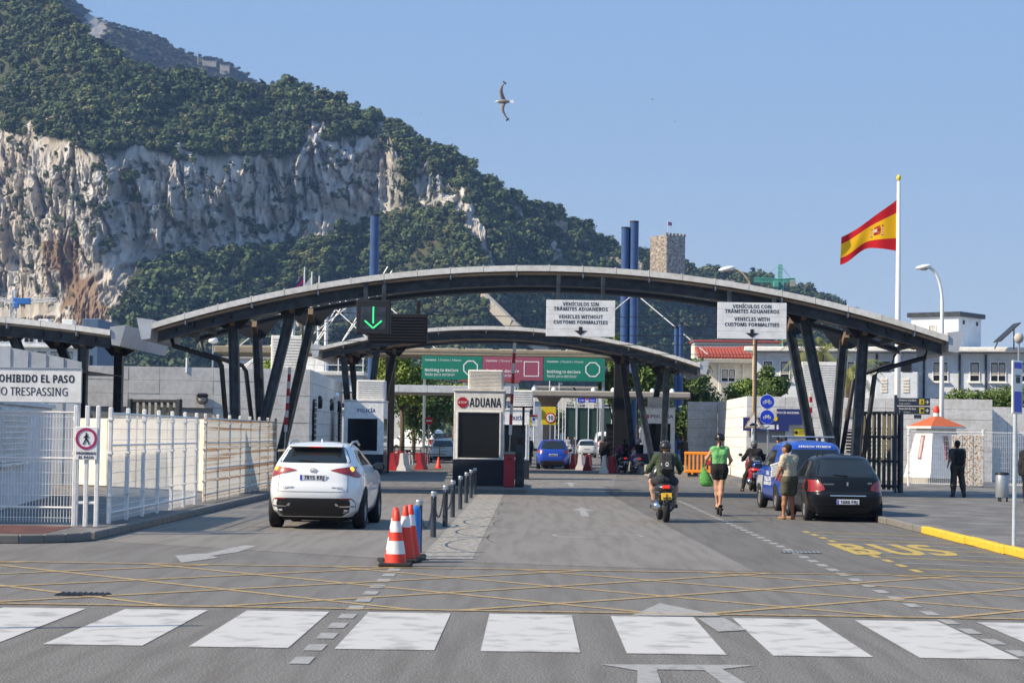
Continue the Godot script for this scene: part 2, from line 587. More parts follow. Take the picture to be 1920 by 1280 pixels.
func markings() -> void:
	var z := paint_group("zebra_crossing")
	for k in range(-7, 8):
		var x := -0.41 + 1.247 * k
		var top := -20.97 + 0.03 * absf(k)
		mark(z, "stripe", [x, -17.36, x + 0.85, -17.37, x + 0.85, top, x, top], M.paint_white)
	var y := paint_group("yellow_box_marking")
	var clip := Rect2(-9.6, -27.9, 16.6, 6.6)
	for fam in [1.0, -1.0]:
		for k in range(-9, 12):
			var c := k * 2.55 + (0.6 if fam > 0 else 0.0)
			var seg := clip_line(Vector2(c - 10, -24.6 - 10 * fam), Vector2(c + 10, -24.6 + 10 * fam), clip)
			if seg.size() == 2 and seg[0].distance_to(seg[1]) > 0.5:
				var st := S()
				stripe(st, seg[0], seg[1], 0.10, 0.006 if fam > 0 else 0.0075)
				put("hatch_line", st, M.paint_yellow, y)
	for e in [[-9.6, -21.3, 7.0, -21.3], [-9.6, -27.9, 7.0, -27.9]]:
		var st2 := S()
		stripe(st2, Vector2(e[0], e[1]), Vector2(e[2], e[3]), 0.11, 0.009)
		put("border_line", st2, M.paint_yellow, y)
	var d := paint_group("dashed_lane_line")
	for k in 44:
		var zz := -15.6 - k * 1.0
		mark(d, "dash", [4.22, zz, 4.36, zz, 4.36, zz - 0.52, 4.22, zz - 0.52], M.paint_worn)
	var c2 := paint_group("dashed_centre_line")
	for k in 13:
		var zz := -16.2 - k * 1.0
		mark(c2, "dash", [-1.91, zz, -1.75, zz, -1.75, zz - 0.52, -1.91, zz - 0.52], M.paint_worn)
	var p := paint_group("bus_bay_marking")
	for k in 11:
		var zz := -28.6 - k * 1.15
		mark(p, "dash", [5.42, zz, 5.54, zz, 5.54, zz - 0.6, 5.42, zz - 0.6], M.paint_bus)
	for k in 9:
		var st3 := S()
		stripe(st3, Vector2(5.6, -40.4 + k * 1.38), Vector2(7.6, -39.4 + k * 1.38), 0.1, 0.006)
		put("bay_stripe", st3, M.paint_worn if k % 2 else M.paint_bus, p)
	# the word BUS, drawn out along the road
	var t := text(p, "BUS", Vector3(6.1, 0.0085, -34.3), 1.0, M.paint_bus, true, 1.75, 0, "lettering", true)
	t.scale = Vector3(t.scale.x, 3.3, 0.3)
	var q := paint_group("lane_arrow")
	mark(q, "arrow", [-5.21, -29.8, -4.85, -28.25, -4.52, -29.46, -4.70, -29.9, -4.45, -30.9, -4.40, -32.6, -4.62, -32.8, -4.75, -31.5, -4.85, -30.4, -5.02, -30.3], M.paint_worn)
	q = paint_group("lane_arrow")
	mark(q, "arrow", [1.02, -50.0, 1.3, -52.1, 1.58, -50.0, 1.37, -50.2, 1.35, -46.6, 1.17, -46.6, 1.2, -50.2], M.paint_worn)
	q = paint_group("lane_arrow")
	mark(q, "arrow", [1.2, -77.5, 1.5, -80.4, 1.82, -77.5, 1.6, -77.8, 1.58, -74, 1.4, -74, 1.42, -77.8], M.paint_worn)
	q = paint_group("lane_arrow")
	mark(q, "arrow_head", [0.58, -16.5, 1.86, -16.62, 1.55, -16.3, 1.66, -15.2, 1.48, -15.1, 1.40, -16.2, 1.02, -16.2, 0.98, -14.6, 0.78, -14.6, 0.86, -16.1], M.paint_worn, 0.006)
	q = paint_group("worn_arrow")
	mark(q, "arrow_head", [1.05, -20.98, 1.45, -22.6, 2.0, -21.1], M.paint_worn, 0.0085)
	mark(q, "arrow_stem", [1.72, -20.8, 2.0, -20.9, 2.1, -19.6, 1.8, -19.4], M.paint_worn, 0.0085)
	q = paint_group("manhole_ring")
	var sr := S()
	ring_plate(sr, 0.80, 0.86, 0.002, Transform3D(Basis(Vector3.RIGHT, -PI / 2), Vector3(1.25, 0.006, -37.7)), 36)
	put("ring", sr, M.paint_worn, q)
	# drain gratings with their bars
	for g in [[-4.97, -22.6, 0.56, 0.34], [4.4, -33.0, 0.62, 0.34]]:
		var gr := paint_group("drain_grating")
		var sg := S()
		box(sg, Vector3(g[0], 0.006, g[1]), Vector3(g[2], 0.012, g[3]))
		put("frame", sg, M.steel_dark, gr)
		for k in 9:
			var sb := S()
			rbox(sb, Vector3(g[0] - g[2] * 0.5 + g[2] * (k + 0.5) / 9.0, 0.016, g[1]), Vector3(0.028, 0.012, g[3] * 0.94), 0.003)
			put("bar", sb, M.galvanised if g[0] > 0 else M.steel_dark, gr)
	# dark crack seals and joints that wander over the carriageway
	for k in 5:
		var pts := []
		var x := rng.randf_range(-6.0, 6.0)
		var zz := rng.randf_range(-28, -55)
		var st4 := S()
		for i in 9:
			pts.append(Vector2(x, zz))
			x += rng.randf_range(-0.25, 0.25)
			zz -= rng.randf_range(0.6, 1.6)
		for i in 8:
			stripe(st4, pts[i], pts[i + 1], 0.011, 0.0045 + 0.0002 * k)
		struct("asphalt_crack", st4, M.rubber)
	for k in 4:
		var st5 := S()
		for i in 12:
			var a := -0.3 + PI * 1.2 * i / 12.0
			var b := -0.3 + PI * 1.2 * (i + 1) / 12.0
			stripe(st5, Vector2(-0.42 - 0.35 * sin(a), -36.5 - k * 5.6 + 2.2 * cos(a)), Vector2(-0.42 - 0.35 * sin(b), -36.5 - k * 5.6 + 2.2 * cos(b)), 0.010, 0.0095)
		struct("loop_cut", st5, M.rubber)


func clip_line(a: Vector2, b: Vector2, r: Rect2) -> Array:
	var t0 := 0.0
	var t1 := 1.0
	var d := b - a
	for ax in 2:
		var lo: float = r.position[ax]
		var hi: float = r.end[ax]
		if absf(d[ax]) < 1e-6:
			if a[ax] < lo or a[ax] > hi:
				return []
			continue
		var u := (lo - a[ax]) / d[ax]
		var v := (hi - a[ax]) / d[ax]
		t0 = maxf(t0, minf(u, v))
		t1 = minf(t1, maxf(u, v))
	return [a + d * t0, a + d * t1] if t1 > t0 else []


# ---------------------------------------------------------------- the mountain
func trio(l: Array) -> Array:
	var o := []
	for i in range(0, l.size(), 3):
		o.append(Vector3(l[i], l[i + 1], l[i + 2]))
	return o


func along(line: Array, s: float) -> Vector3:
	var i := clampi(int(floor(s)), 0, line.size() - 2)
	var t := s - i
	return line[i].cubic_interpolate(line[i + 1], line[maxi(i - 1, 0)], line[mini(i + 2, line.size() - 1)], t)


func noise(sd: int, freq: float, oct := 3, ridged := false) -> FastNoiseLite:
	var n := FastNoiseLite.new()
	n.seed = sd
	n.frequency = freq
	n.noise_type = FastNoiseLite.TYPE_SIMPLEX_SMOOTH
	n.fractal_octaves = oct
	if ridged:
		n.fractal_type = FastNoiseLite.FRACTAL_RIDGED
	return n


func grid_mesh(P: PackedVector3Array, C: PackedColorArray, w: int, h: int) -> ArrayMesh:
	var I := PackedInt32Array()
	for r in h - 1:
		for c in w - 1:
			var k := r * w + c
			I.append_array([k, k + w, k + w + 1, k, k + w + 1, k + 1])
	var arr := []
	arr.resize(Mesh.ARRAY_MAX)
	arr[Mesh.ARRAY_VERTEX] = P
	if C.size():
		arr[Mesh.ARRAY_COLOR] = C
	arr[Mesh.ARRAY_INDEX] = I
	var m := ArrayMesh.new()
	m.add_surface_from_arrays(Mesh.PRIMITIVE_TRIANGLES, arr)
	return m


func spot(x: float, y: float, cx: float, cy: float, rx: float, ry: float, turn := 0.0) -> float:
	var p := Vector2(x - cx, y - cy).rotated(-turn)
	return 1.0 - (p / Vector2(rx, ry)).length()


func bare(x: float, y: float, n: float) -> float:
	# where rock shows through the wood on the long right shoulder: positive is bare
	var b := -1.0
	b = maxf(b, spot(x, y, -83, 141, 16, 24, 0.35))
	b = maxf(b, spot(x, y, -111, 128, 18, 34, 0.1))
	b = maxf(b, spot(x, y, -62, 131, 9, 15, 0.3))
	b = maxf(b, spot(x, y, -44, 125, 6, 17, 0.7))
	b = maxf(b, spot(x, y, -31, 108, 6, 17, 0.45))
	b = maxf(b, spot(x, y, -23, 91, 4, 14, 0.25))
	b = maxf(b, spot(x, y, -10, 116, 6, 12, 0.7) - 0.25)
	b = maxf(b, spot(x, y, 8, 100, 6, 14, 0.7) - 0.3)
	b = maxf(b, spot(x, y, -95, 62, 14, 16, 0.3) - 0.25)
	b = maxf(b, spot(x, y, -122, 60, 9, 14, 0.2) - 0.3)
	return b + n * 0.62


func mountain() -> void:
	var B := trio([-316, -3, -1043, -260, -3, -986, -238, -3, -963, -218, -3, -941, -194, -3, -899, -175, -3, -901, -158, -3, -908, -136, -3, -911, -116, -3, -920, -96, -3, -912])
	B.append_array(trio([-75, -3, -929, -57, -3, -909, -35, -3, -890, -23, -3, -888, -12, -3, -907, 13, -3, -939, 39, -3, -971, 58, -3, -992, 86, -3, -1021, 125, -3, -1051, 170, -3, -1070, 225, -3, -1100]))
	var Cl := trio([-337, 60, -1110, -277, 57, -1050, -256, 59, -1030, -234, 60, -1008, -215, 78, -990, -196, 85, -1000, -176, 86, -1008, -154, 92, -1018, -131, 94, -1030, -112, 115, -1048])
	Cl.append_array(trio([-88, 114, -1065, -68, 120, -1052, -42, 120, -1032, -27, 107, -1015, -14, 100, -1025, 13, 95, -1050, 42, 89, -1075, 63, 85, -1090, 94, 81, -1115, 135, 77, -1140, 180, 62, -1160, 240, 40, -1190]))
	var T := trio([-344, 165, -1122, -283, 157, -1062, -261, 153, -1042, -239, 148, -1020, -219, 139, -1002, -200, 143, -1012, -180, 141, -1020, -157, 143, -1030, -134, 143, -1042, -114, 153, -1060])
	T.append_array(trio([-90, 160, -1077, -69, 146, -1064, -43, 137, -1067, -29, 126, -1050, -15, 121, -1060, 14, 114, -1085, 43, 101, -1110, 65, 96, -1125, 97, 91, -1150, 139, 86, -1175, 185, 74, -1195, 245, 50, -1225]))
	var R := trio([-453, 414, -1460, -350, 330, -1298, -310, 290, -1227, -273, 241, -1153, -245, 215, -1112, -218, 199, -1096, -194, 194, -1099, -167, 188, -1095, -143, 193, -1110, -119, 186, -1105])
	R.append_array(trio([-92, 175, -1096, -71, 166, -1091, -44, 150, -1085, -29, 137, -1065, -15, 129, -1075, 14, 120, -1100, 44, 108, -1125, 66, 102, -1140, 98, 96, -1165, 141, 93, -1190, 188, 78, -1210, 250, 54, -1240]))
	var nf := noise(11, 1.0 / 26.0, 4, true)
	var nm := noise(12, 1.0 / 9.0, 4, true)
	var nb := noise(13, 1.0 / 34.0, 3)
	var nc := noise(14, 1.0 / 16.0, 4)
	var ns := noise(15, 1.0 / 5.0, 4)
	var nk := FastNoiseLite.new()
	nk.seed = 16
	nk.noise_type = FastNoiseLite.TYPE_CELLULAR
	nk.cellular_return_type = FastNoiseLite.RETURN_DISTANCE2_SUB
	nk.frequency = 1.0 / 9.0
	nk.domain_warp_enabled = true
	nk.domain_warp_amplitude = 7.0
	nk.domain_warp_frequency = 0.09
	nk.fractal_octaves = 3
	var ne := FastNoiseLite.new()
	ne.seed = 17
	ne.noise_type = FastNoiseLite.TYPE_CELLULAR
	ne.cellular_return_type = FastNoiseLite.RETURN_DISTANCE2_SUB
	ne.frequency = 1.0 / 14.0
	ne.fractal_type = FastNoiseLite.FRACTAL_NONE
	var W := 600
	var rows := [44, 120, 44, 6]
	var lines := [B, Cl, T, R]
	var P := PackedVector3Array()
	var C := PackedColorArray()
	var seg := PackedInt32Array()
	var bareness := PackedFloat32Array()
	for sg in 4:
		for r in rows[sg]:
			var v: float = float(r) / rows[sg]
			for c in W:
				var s := 21.0 * c / (W - 1)
				var lo: Vector3 = along(lines[sg], s)
				var hi: Vector3 = along(lines[sg + 1], s) if sg < 3 else along(R, s) + Vector3(10, -70, -110)
				var p := lo.lerp(hi, v)
				var jag := nc.get_noise_2d(p.x * 0.8, 7.0)
				var rock := 0.0
				if sg == 1 and p.x < -62:
					rock = 1.0 - 0.9 * smoothstep(-84.0, -62.0, p.x)
				var cl := clampf(minf(v, 1.0 - v) * 5.0, 0.0, 1.0)
				var n2 := nc.get_noise_2d(p.x, p.y)
				var b := bare(p.x, p.y, n2)
				if p.x > -66 or sg != 1:
					rock = maxf(rock, smoothstep(0.0, 0.14, b))
				# the quarry face low on the left
				if p.x < -192 and sg == 0:
					rock = maxf(rock, smoothstep(0.0, 6.0, -196.0 - p.x + n2 * 12.0))
				var out := 0.0
				if sg == 1 and p.x < -56:
					out += (nf.get_noise_2d(p.x + p.y * 0.16 + jag * 9.0, p.y * 0.22) * 8.0 + nm.get_noise_2d(p.x + p.y * 0.25, p.y * 0.22) * 4.0 + nk.get_noise_2d(p.x * 1.2, p.y * 0.26) * 5.0 + ns.get_noise_2d(p.x * 1.6, p.y * 0.7) * 1.3) * cl
					out += nb.get_noise_2d(p.x, p.y * 0.3) * 13.0 * cl
				else:
					out += nb.get_noise_2d(p.x, p.y) * 7.0 * cl
					out += rock * (nm.get_noise_2d(p.x + p.y * 0.25, p.y * 0.5) * 4.4 + nk.get_noise_2d(p.x * 1.2, p.y * 0.7) * 5.0 + ns.get_noise_2d(p.x * 1.6, p.y * 1.6) * 1.8 + 1.5)
				var cleft := 0.0
				if rock > 0.4:
					cleft = smoothstep(-0.86, -0.97, ne.get_noise_2d(p.x * 1.3 + jag * 6.0 + p.y * 0.12, p.y * 0.42 + n2 * 6.0))
					out += ((fposmod((p.y + p.x * 0.12 + jag * 9.0) / 13.0, 1.0) - 0.5) * 2.6 - cleft * 3.2) * (cl if sg == 1 else 1.0)
				p.z += out
				if sg >= 1:
					p.y += jag * 5.0 * (1.0 - absf(v * 2.0 - 1.0)) * (0.0 if sg == 1 else 0.3)
				if sg == 2 and r == 0 or sg == 1:
					p.y += jag * 15.0 * v
				P.append(p)
				seg.append(sg)
				# limestone: pale grey, ochre stains that run down, dark fissures
				var warm := clampf(smoothstep(-205.0, -250.0, p.x) * 0.35 + ns.get_noise_2d(p.x * 0.5 + 40, p.y * 0.08) * 0.7 + nb.get_noise_2d(p.x + 300, p.y) * 0.35, 0.0, 1.0)
				if sg == 0:
					warm = 0.6
				var col := Color(0.53, 0.515, 0.49).lerp(Color(0.46, 0.38, 0.29), warm)
				var crack := clampf(maxf(ns.get_noise_2d(p.x * 1.3 + 90, p.y * 0.35) * 2.2 - 0.3, -nk.get_noise_2d(p.x * 1.2, p.y * 0.26) * 3.0 - 2.0), 0.0, 1.0)
				col = col.lerp(Color(0.15, 0.14, 0.12), maxf(crack * 0.7, cleft * 0.6))
				# dry brown scrub in a wedge under the left cliff
				var wl := p.x + 243 - (140 - p.y - 42) * 0.62
				var wedge := 1.0 - absf(wl - n2 * 12) / 13.0
				if p.x < -188 and p.y < 96 and wedge > 0.0:
					col = col.lerp(Color(0.20, 0.135, 0.08), clampf(wedge * 3.0, 0, 1))
				var soil := Color(0.045, 0.055, 0.025).lerp(Color(0.11, 0.085, 0.05), clampf(n2 * 1.2, 0, 1))
				C.append(soil.lerp(col, clampf(rock, 0, 1)))
				bareness.append(rock)
	var H := 214
	var o := MeshInstance3D.new()
	o.mesh = grid_mesh(P, C, W, H)
	var m := mat("mountain", Color.WHITE, 0.95)
	m.vertex_color_use_as_albedo = true
	o.material_override = m
	hang("mountain", o)
	o.set_meta("kind", "structure")
	# woods: crowns of three shapes, scattered where no rock shows
	var places := [[], [], []]
	for i in 64000:
		var r := rng.randi_range(0, H - 2)
		var c := rng.randi_range(0, W - 2)
		var k := r * W + c
		var p := P[k].lerp(P[k + W + 1], rng.randf())
		var area := (P[k + 1] - P[k]).cross(P[k + W] - P[k]).length()
		if rng.randf() > area / 1.3 * (0.55 if seg[k] == 1 else 0.8):
			continue
		var bn := bareness[k]
		var patch := nb.get_noise_2d(p.x * 1.4 + 900, p.y * 1.8 + p.z * 0.6)
		if patch < -0.38 and rng.randf() < 0.6:
			continue
		var fis := ns.get_noise_2d(p.x * 0.7 + 500, p.y * 0.5)
		if bn > 0.25 and not (seg[k] == 1 and fis > 0.14 and rng.randf() < 0.6):
			continue
		if p.x < -192 and p.y < 96 and seg[k] <= 1 and fis < 0.32:
			continue
		var size := (1.5 + 3.3 * pow(rng.randf(), 1.8)) * (0.5 if bn > 0.25 else 1.0)
		size *= 1.0 + 0.7 * patch
		if seg[k] == 0 and p.x > -205 and p.x < -130:
			size *= 1.35
		var b := Basis(Vector3.UP, rng.randf() * TAU).scaled(Vector3(size, size * rng.randf_range(0.55, 1.25), size * rng.randf_range(0.75, 1.3)))
		places[clampi(int((patch + 0.45) * 3.3 + rng.randf_range(-0.6, 0.6)), 0, 2)].append(Transform3D(b, p + Vector3(rng.randf_range(-0.5, 0.5), size * rng.randf_range(0.1, 0.5), size * 0.2)))
	for v in 3:
		var mm := forest("mountain_woods", crown_mesh(v + 20, 64), places[v], [Color(0.075, 0.12, 0.032), Color(0.042, 0.074, 0.022), Color(0.125, 0.14, 0.045), Color(0.062, 0.10, 0.042)])
		tag(mm, ["dark evergreen wood that clothes the mountain above the cliff", "grey green wood mixed through the mountainside scrub", "olive green wood on the mountain's lower slopes"][v], "woodland")
	# the ridge behind
	var K := trio([-616, 545, -2200, -556, 495, -2200, -510, 468, -2200, -496, 458, -2200, -463, 443, -2200, -425, 433, -2200, -384, 414, -2200, -337, 401, -2200, -309, 383, -2200, -271, 363, -2200, -213, 334, -2200, -88, 278, -2200])
	P = PackedVector3Array()
	C = PackedColorArray()
	W = 160
	H = 50
	for r in H:
		for c in W:
			var p := along(K, 11.0 * c / (W - 1))
			var v := 1.0 - float(r) / (H - 4)
			p.y -= v * 190.0
			p.z += v * 220.0 + nb.get_noise_2d(p.x, p.y) * 14.0 * clampf(v * 4, 0, 1)
			if v < 0:
				p.z += v * 700.0
				p.y += v * 300.0
			P.append(p)
			var rk := smoothstep(0.1, 0.4, spot(p.x, p.y, -486, 434, 20, 24) + nc.get_noise_2d(p.x, p.y) * 0.8)
			C.append(Color(0.055, 0.065, 0.03).lerp(Color(0.36, 0.34, 0.31), rk))
	o = MeshInstance3D.new()
	o.mesh = grid_mesh(P, C, W, H)
	o.material_override = m
	hang("far_ridge", o)
	o.set_meta("kind", "structure")
	var back := []
	for i in 9000:
		var k := rng.randi_range(0, H - 3) * W + rng.randi_range(0, W - 2)
		if C[k].r > 0.16:
			continue
		var size := rng.randf_range(2.0, 4.6)
		back.append(Transform3D(Basis(Vector3.UP, rng.randf() * TAU).scaled(Vector3(size, size * 0.7, size)), P[k] + Vector3(rng.randf_range(-2, 2), size * 0.2, 0)))
	tag(forest("ridge_scrub", crown_mesh(29, 40), back, [Color(0.075, 0.10, 0.045), Color(0.05, 0.075, 0.04)]), "grey green scrub covering the farther, hazier ridge", "scrub")


func crown_mesh(sd: int, leaves: int) -> ArrayMesh:
	# a tree crown about one metre in radius: clumps of leaves on an uneven dome
	var r := RandomNumberGenerator.new()
	r.seed = sd
	var P := PackedVector3Array()
	var N := PackedVector3Array()
	var C := PackedColorArray()
	var lumps := []
	for i in 6:
		lumps.append([Vector3(r.randf_range(-0.55, 0.55), r.randf_range(-0.1, 0.45), r.randf_range(-0.55, 0.55)), r.randf_range(0.38, 0.62)])
	for lump in lumps:
		var sh := r.randf_range(0.75, 1.15)
		for i in leaves / 2:
			var d := Vector3(r.randfn(), r.randfn() + 0.35, r.randfn()).normalized()
			var c: Vector3 = lump[0] + d * lump[1] * r.randf_range(0.7, 1.05)
			var nn := (d + Vector3(r.randfn(), r.randfn(), r.randfn()) * 0.35).normalized()
			var f := frame_of(nn)
			var s := r.randf_range(0.10, 0.21)
			var q := [c + f.x * s, c + f.z * s * 0.9, c - f.x * s, c - f.z * s * 0.9]
			var tint := sh * r.randf_range(0.75, 1.25)
			for k in [0, 1, 2, 0, 2, 3]:
				P.append(q[k])
				N.append((nn + d).normalized())
				C.append(Color(tint, tint, tint))
	var arr := []
	arr.resize(Mesh.ARRAY_MAX)
	arr[Mesh.ARRAY_VERTEX] = P
	arr[Mesh.ARRAY_NORMAL] = N
	arr[Mesh.ARRAY_COLOR] = C
	var m := ArrayMesh.new()
	m.add_surface_from_arrays(Mesh.PRIMITIVE_TRIANGLES, arr)
	return m


func forest(called: String, mesh: Mesh, places: Array, tints: Array) -> MultiMeshInstance3D:
	var mm := MultiMesh.new()
	mm.transform_format = MultiMesh.TRANSFORM_3D
	mm.use_colors = true
	mm.mesh = mesh
	mm.instance_count = places.size()
	for i in places.size():
		mm.set_instance_transform(i, places[i])
		var t: Color = tints[0].lerp(tints[1 + rng.randi() % (tints.size() - 1)], rng.randf())
		mm.set_instance_color(i, t * rng.randf_range(0.7, 1.3))
	var o := MultiMeshInstance3D.new()
	o.multimesh = mm
	var m := mat("foliage_far", Color.WHITE, 0.8)
	m.vertex_color_use_as_albedo = true
	o.material_override = m
	o.name = numbered(called)
	add_child(o)
	stuff(o)
	return o


# ---------------------------------------------------------------- arched canopies
func canopies() -> void:
	canopy("long grey arched canopy over the whole road with white signs hung from its front edge", 0.4, 6.88, 0.0136, -11.35, 12.3, -60.0, -65.2, [[-8.78, -9.15, -7.35, -61.6], [-8.70, -9.2, -7.35, -67.2], [9.6, 8.2, 10.05, -61.6], [9.75, 8.5, 10.3, -67.2]], 24)
	canopy("smaller arched canopy further down the road behind the customs booth", -2.0, 6.92, 0.0168, -10.05, 7.85, -95.0, -104.6, [[-8.3, -9.05, -7.4, -96.5], [-8.5, -9.3, -7.1, -103.9], [6.05, 4.7, 6.42, -96.5], [5.5, 4.6, 6.6, -103.9]], 16)
	canopy("flat arched canopy at the left edge above the grey shed", -21.0, 5.45, 0.0086, -28.5, -13.2, -63.0, -71.0, [[-14.3, -14.3, -16.6, -64.2], [-14.3, -14.3, -16.4, -69.8], [-25, -24, -26, -64.2]], 14)


func canopy(label: String, cx: float, top: float, k: float, x0: float, x1: float, zf: float, zb: float, legs: Array, sheets: int) -> void:
	var o := thing("arched_canopy", label, "canopy")
	var y := func(x: float) -> float: return top - k * (x - cx) * (x - cx)
	var arc := func(n: int, a: float, b: float) -> Array:
		var l := []
		for i in n + 1:
			l.append(lerpf(a, b, float(i) / n))
		return l
	# roof sheets, each with a turned-up seam
	for i in sheets:
		var a := lerpf(x0, x1, float(i) / sheets)
		var b := lerpf(x0, x1, float(i + 1) / sheets)
		var st := S()
		var n := 3
		for j in n:
			var p := lerpf(a + 0.006, b - 0.006, float(j) / n)
			var q := lerpf(a + 0.006, b - 0.006, float(j + 1) / n)
			var yp: float = y.call(p)
			var yq: float = y.call(q)
			quad(st, Vector3(p, yp, zf), Vector3(p, yp, zb), Vector3(q, yq, zb), Vector3(q, yq, zf))
			quad(st, Vector3(p, yp - 0.17, zf), Vector3(p, yp, zf), Vector3(q, yq, zf), Vector3(q, yq - 0.17, zf))
			quad(st, Vector3(q, yq - 0.17, zb), Vector3(q, yq, zb), Vector3(p, yp, zb), Vector3(p, yp - 0.17, zb))
			quad(st, Vector3(p, yp - 0.17, zf), Vector3(q, yq - 0.17, zf), Vector3(q, yq - 0.17, zf - 0.2), Vector3(p, yp - 0.17, zf - 0.2))
		box(st, Vector3(b - 0.02, y.call(b) + 0.012, (zf + zb) * 0.5), Vector3(0.03, 0.03, zf - zb))
		put("roof_sheet", st, M.roof_edge, o)
	# corrugated deck below, ribs running along the arch
	var sd := S()
	var xs: Array = arc.call(28, x0 + 0.1, x1 - 0.1)
	var prof := []
	var nr := 16
	for i in nr:
		var z := lerpf(zf - 0.25, zb + 0.25, float(i) / nr)
		var dz := (zb - zf + 0.5) / nr
		prof.append_array([[z, -0.19], [z + dz * 0.4, -0.19], [z + dz * 0.5, -0.25], [z + dz * 0.9, -0.25]])
	for i in xs.size() - 1:
		var ya: float = y.call(xs[i])
		var yb: float = y.call(xs[i + 1])
		for j in prof.size() - 1:
			var p = prof[j]
			var q = prof[j + 1]
			quad(sd, Vector3(xs[i], ya + p[1], p[0]), Vector3(xs[i + 1], yb + p[1], p[0]), Vector3(xs[i + 1], yb + q[1], q[0]), Vector3(xs[i], ya + q[1], q[0]))
	put("ribbed_deck", sd, M.deck, o)
	# two arched girders of I section, the front one set back from the edge
	var depth := 0.27
	var zr := zb - 2.2
	for g in [[zf - 0.55, M.steel_blue], [zr, M.steel_black]]:
		var st := S()
		for i in xs.size() - 1:
			var dd := depth if g[0] > zb else 0.16
			var low := -0.28 if g[0] > zb else -0.10
			for part in [[low, 0.05, 0.2], [low - dd * 0.5, dd, 0.03], [low - dd, 0.05, 0.2]]:
				var pa := Vector3(xs[i], y.call(xs[i]) + part[0], g[0])
				var pb := Vector3(xs[i + 1], y.call(xs[i + 1]) + part[0], g[0])
				var h := Vector3(0, part[1] * 0.5, 0)
				var w := Vector3(0, 0, part[2] * 0.5)
				quad(st, pa - h + w, pa + h + w, pb + h + w, pb - h + w)
				quad(st, pb - h - w, pb + h - w, pa + h - w, pa - h - w)
				quad(st, pa + h + w, pa + h - w, pb + h - w, pb + h + w)
				quad(st, pa - h - w, pa - h + w, pb - h + w, pb - h - w)
		put("arched_girder", st, g[1], o)
	# strip lights below the deck and clips along the front edge
	for i in 6:
		var x := lerpf(x0, x1, (i + 1.0) / 7.0)
		var sl := S()
		rbox(sl, Vector3(x, y.call(x) - 0.36, zf - 2.6), Vector3(1.15, 0.09, 0.14), 0.02, Basis(Vector3.BACK, -2.0 * k * (x - cx)))
		put("strip_light", sl, M.white_enamel, o)
	for i in sheets / 2:
		var x := lerpf(x0, x1, (2.0 * i + 1.0) / sheets)
		var sl := S()
		rbox(sl, Vector3(x, y.call(x) - 0.26, zf - 0.24), Vector3(0.05, 0.14, 0.30), 0.012)
		put("edge_clip", sl, M.galvanised, o)
	# purlins under the eaves
	for side in [x0, x1]:
		var sgn := signf((x0 + x1) * 0.5 - side)
		for i in 4:
			var x: float = side + sgn * (0.6 + i * 0.55)
			var st := S()
			box(st, Vector3(x, y.call(x) - 0.36, (zf + zb) * 0.5), Vector3(0.10, 0.15, zf - zb - 0.8))
			put("purlin", st, M.steel_dark, o)
		# gutter box closing each end
		var sg := S()
		var ye: float = y.call(side)
		var out := -sgn
		prism(sg, V2([side - out * 0.02, ye + 0.10, side + out * 0.46, ye + 0.16, side + out * 0.30, ye - 0.50, side + out * 0.04, ye - 0.46]), zf - zb - 0.1, Transform3D(Basis.IDENTITY, Vector3(0, 0, zf - 0.05)))
		put("end_gutter", sg, M.metal_shed, o)
	# splayed legs in pairs that meet at the foot, with brackets at the head
	for l in legs:
		for tx in [l[1], l[2]]:
			var ty: float = y.call(tx) - 0.42
			var st := S()
			var a := Vector3(l[0] + signf(tx - l[0]) * 0.17, 0.1, l[3])
			var b := Vector3(tx, ty, l[3])
			var f := frame_of(b - a)
			var xx := (Vector3.RIGHT - f.y * f.y.x).normalized()
			var bs := Basis(xx, f.y, xx.cross(f.y))
			var len := a.distance_to(b)
			rbox(st, (a + b) * 0.5 + bs.x * 0.12, Vector3(0.05, len, 0.34), 0.01, bs)
			rbox(st, (a + b) * 0.5 - bs.x * 0.12, Vector3(0.05, len, 0.34), 0.01, bs)
			rbox(st, (a + b) * 0.5, Vector3(0.2, len, 0.22), 0.01, bs)
			put("leg", st, M.steel_blue, o)
			var sb := S()
			prism(sb, V2([tx - 0.72, y.call(tx - 0.72) - 0.28, tx + 0.72, y.call(tx + 0.72) - 0.28, tx + 0.26, ty - 0.28, tx - 0.26, ty - 0.28]), 0.10, Transform3D(Basis.IDENTITY, Vector3(0, 0, l[3] + 0.06)))
			put("head_bracket", sb, M.steel_dark, o)
			for dz in [-1.0, 1.0]:
				var sc := S()
				var e := Vector3(tx, ty - 0.1, l[3] + dz * 0.1)
				var up := Vector3(tx, ty + 0.16, l[3] + dz * 0.62)
				var d := up - e
				box(sc, (e + up) * 0.5, Vector3(0.16, 0.22, d.length()), Basis.looking_at(d, Vector3.UP))
				put("strut", sc, M.bracket_wood, o)
		var sf := S()
		rbox(sf, Vector3(l[0], 0.16, l[3]), Vector3(0.9, 0.30, 0.7), 0.03)
		put("footing", sf, M.concrete, o)
		sf = S()
		rbox(sf, Vector3(l[0], 0.325, l[3]), Vector3(0.72, 0.03, 0.5), 0.008)
		for bx in [-0.3, 0.3]:
			for bz in [-0.2, 0.2]:
				rbox(sf, Vector3(l[0] + bx, 0.36, l[3] + bz), Vector3(0.05, 0.06, 0.05), 0.012)
		put("base_plate", sf, M.steel_blue, o)
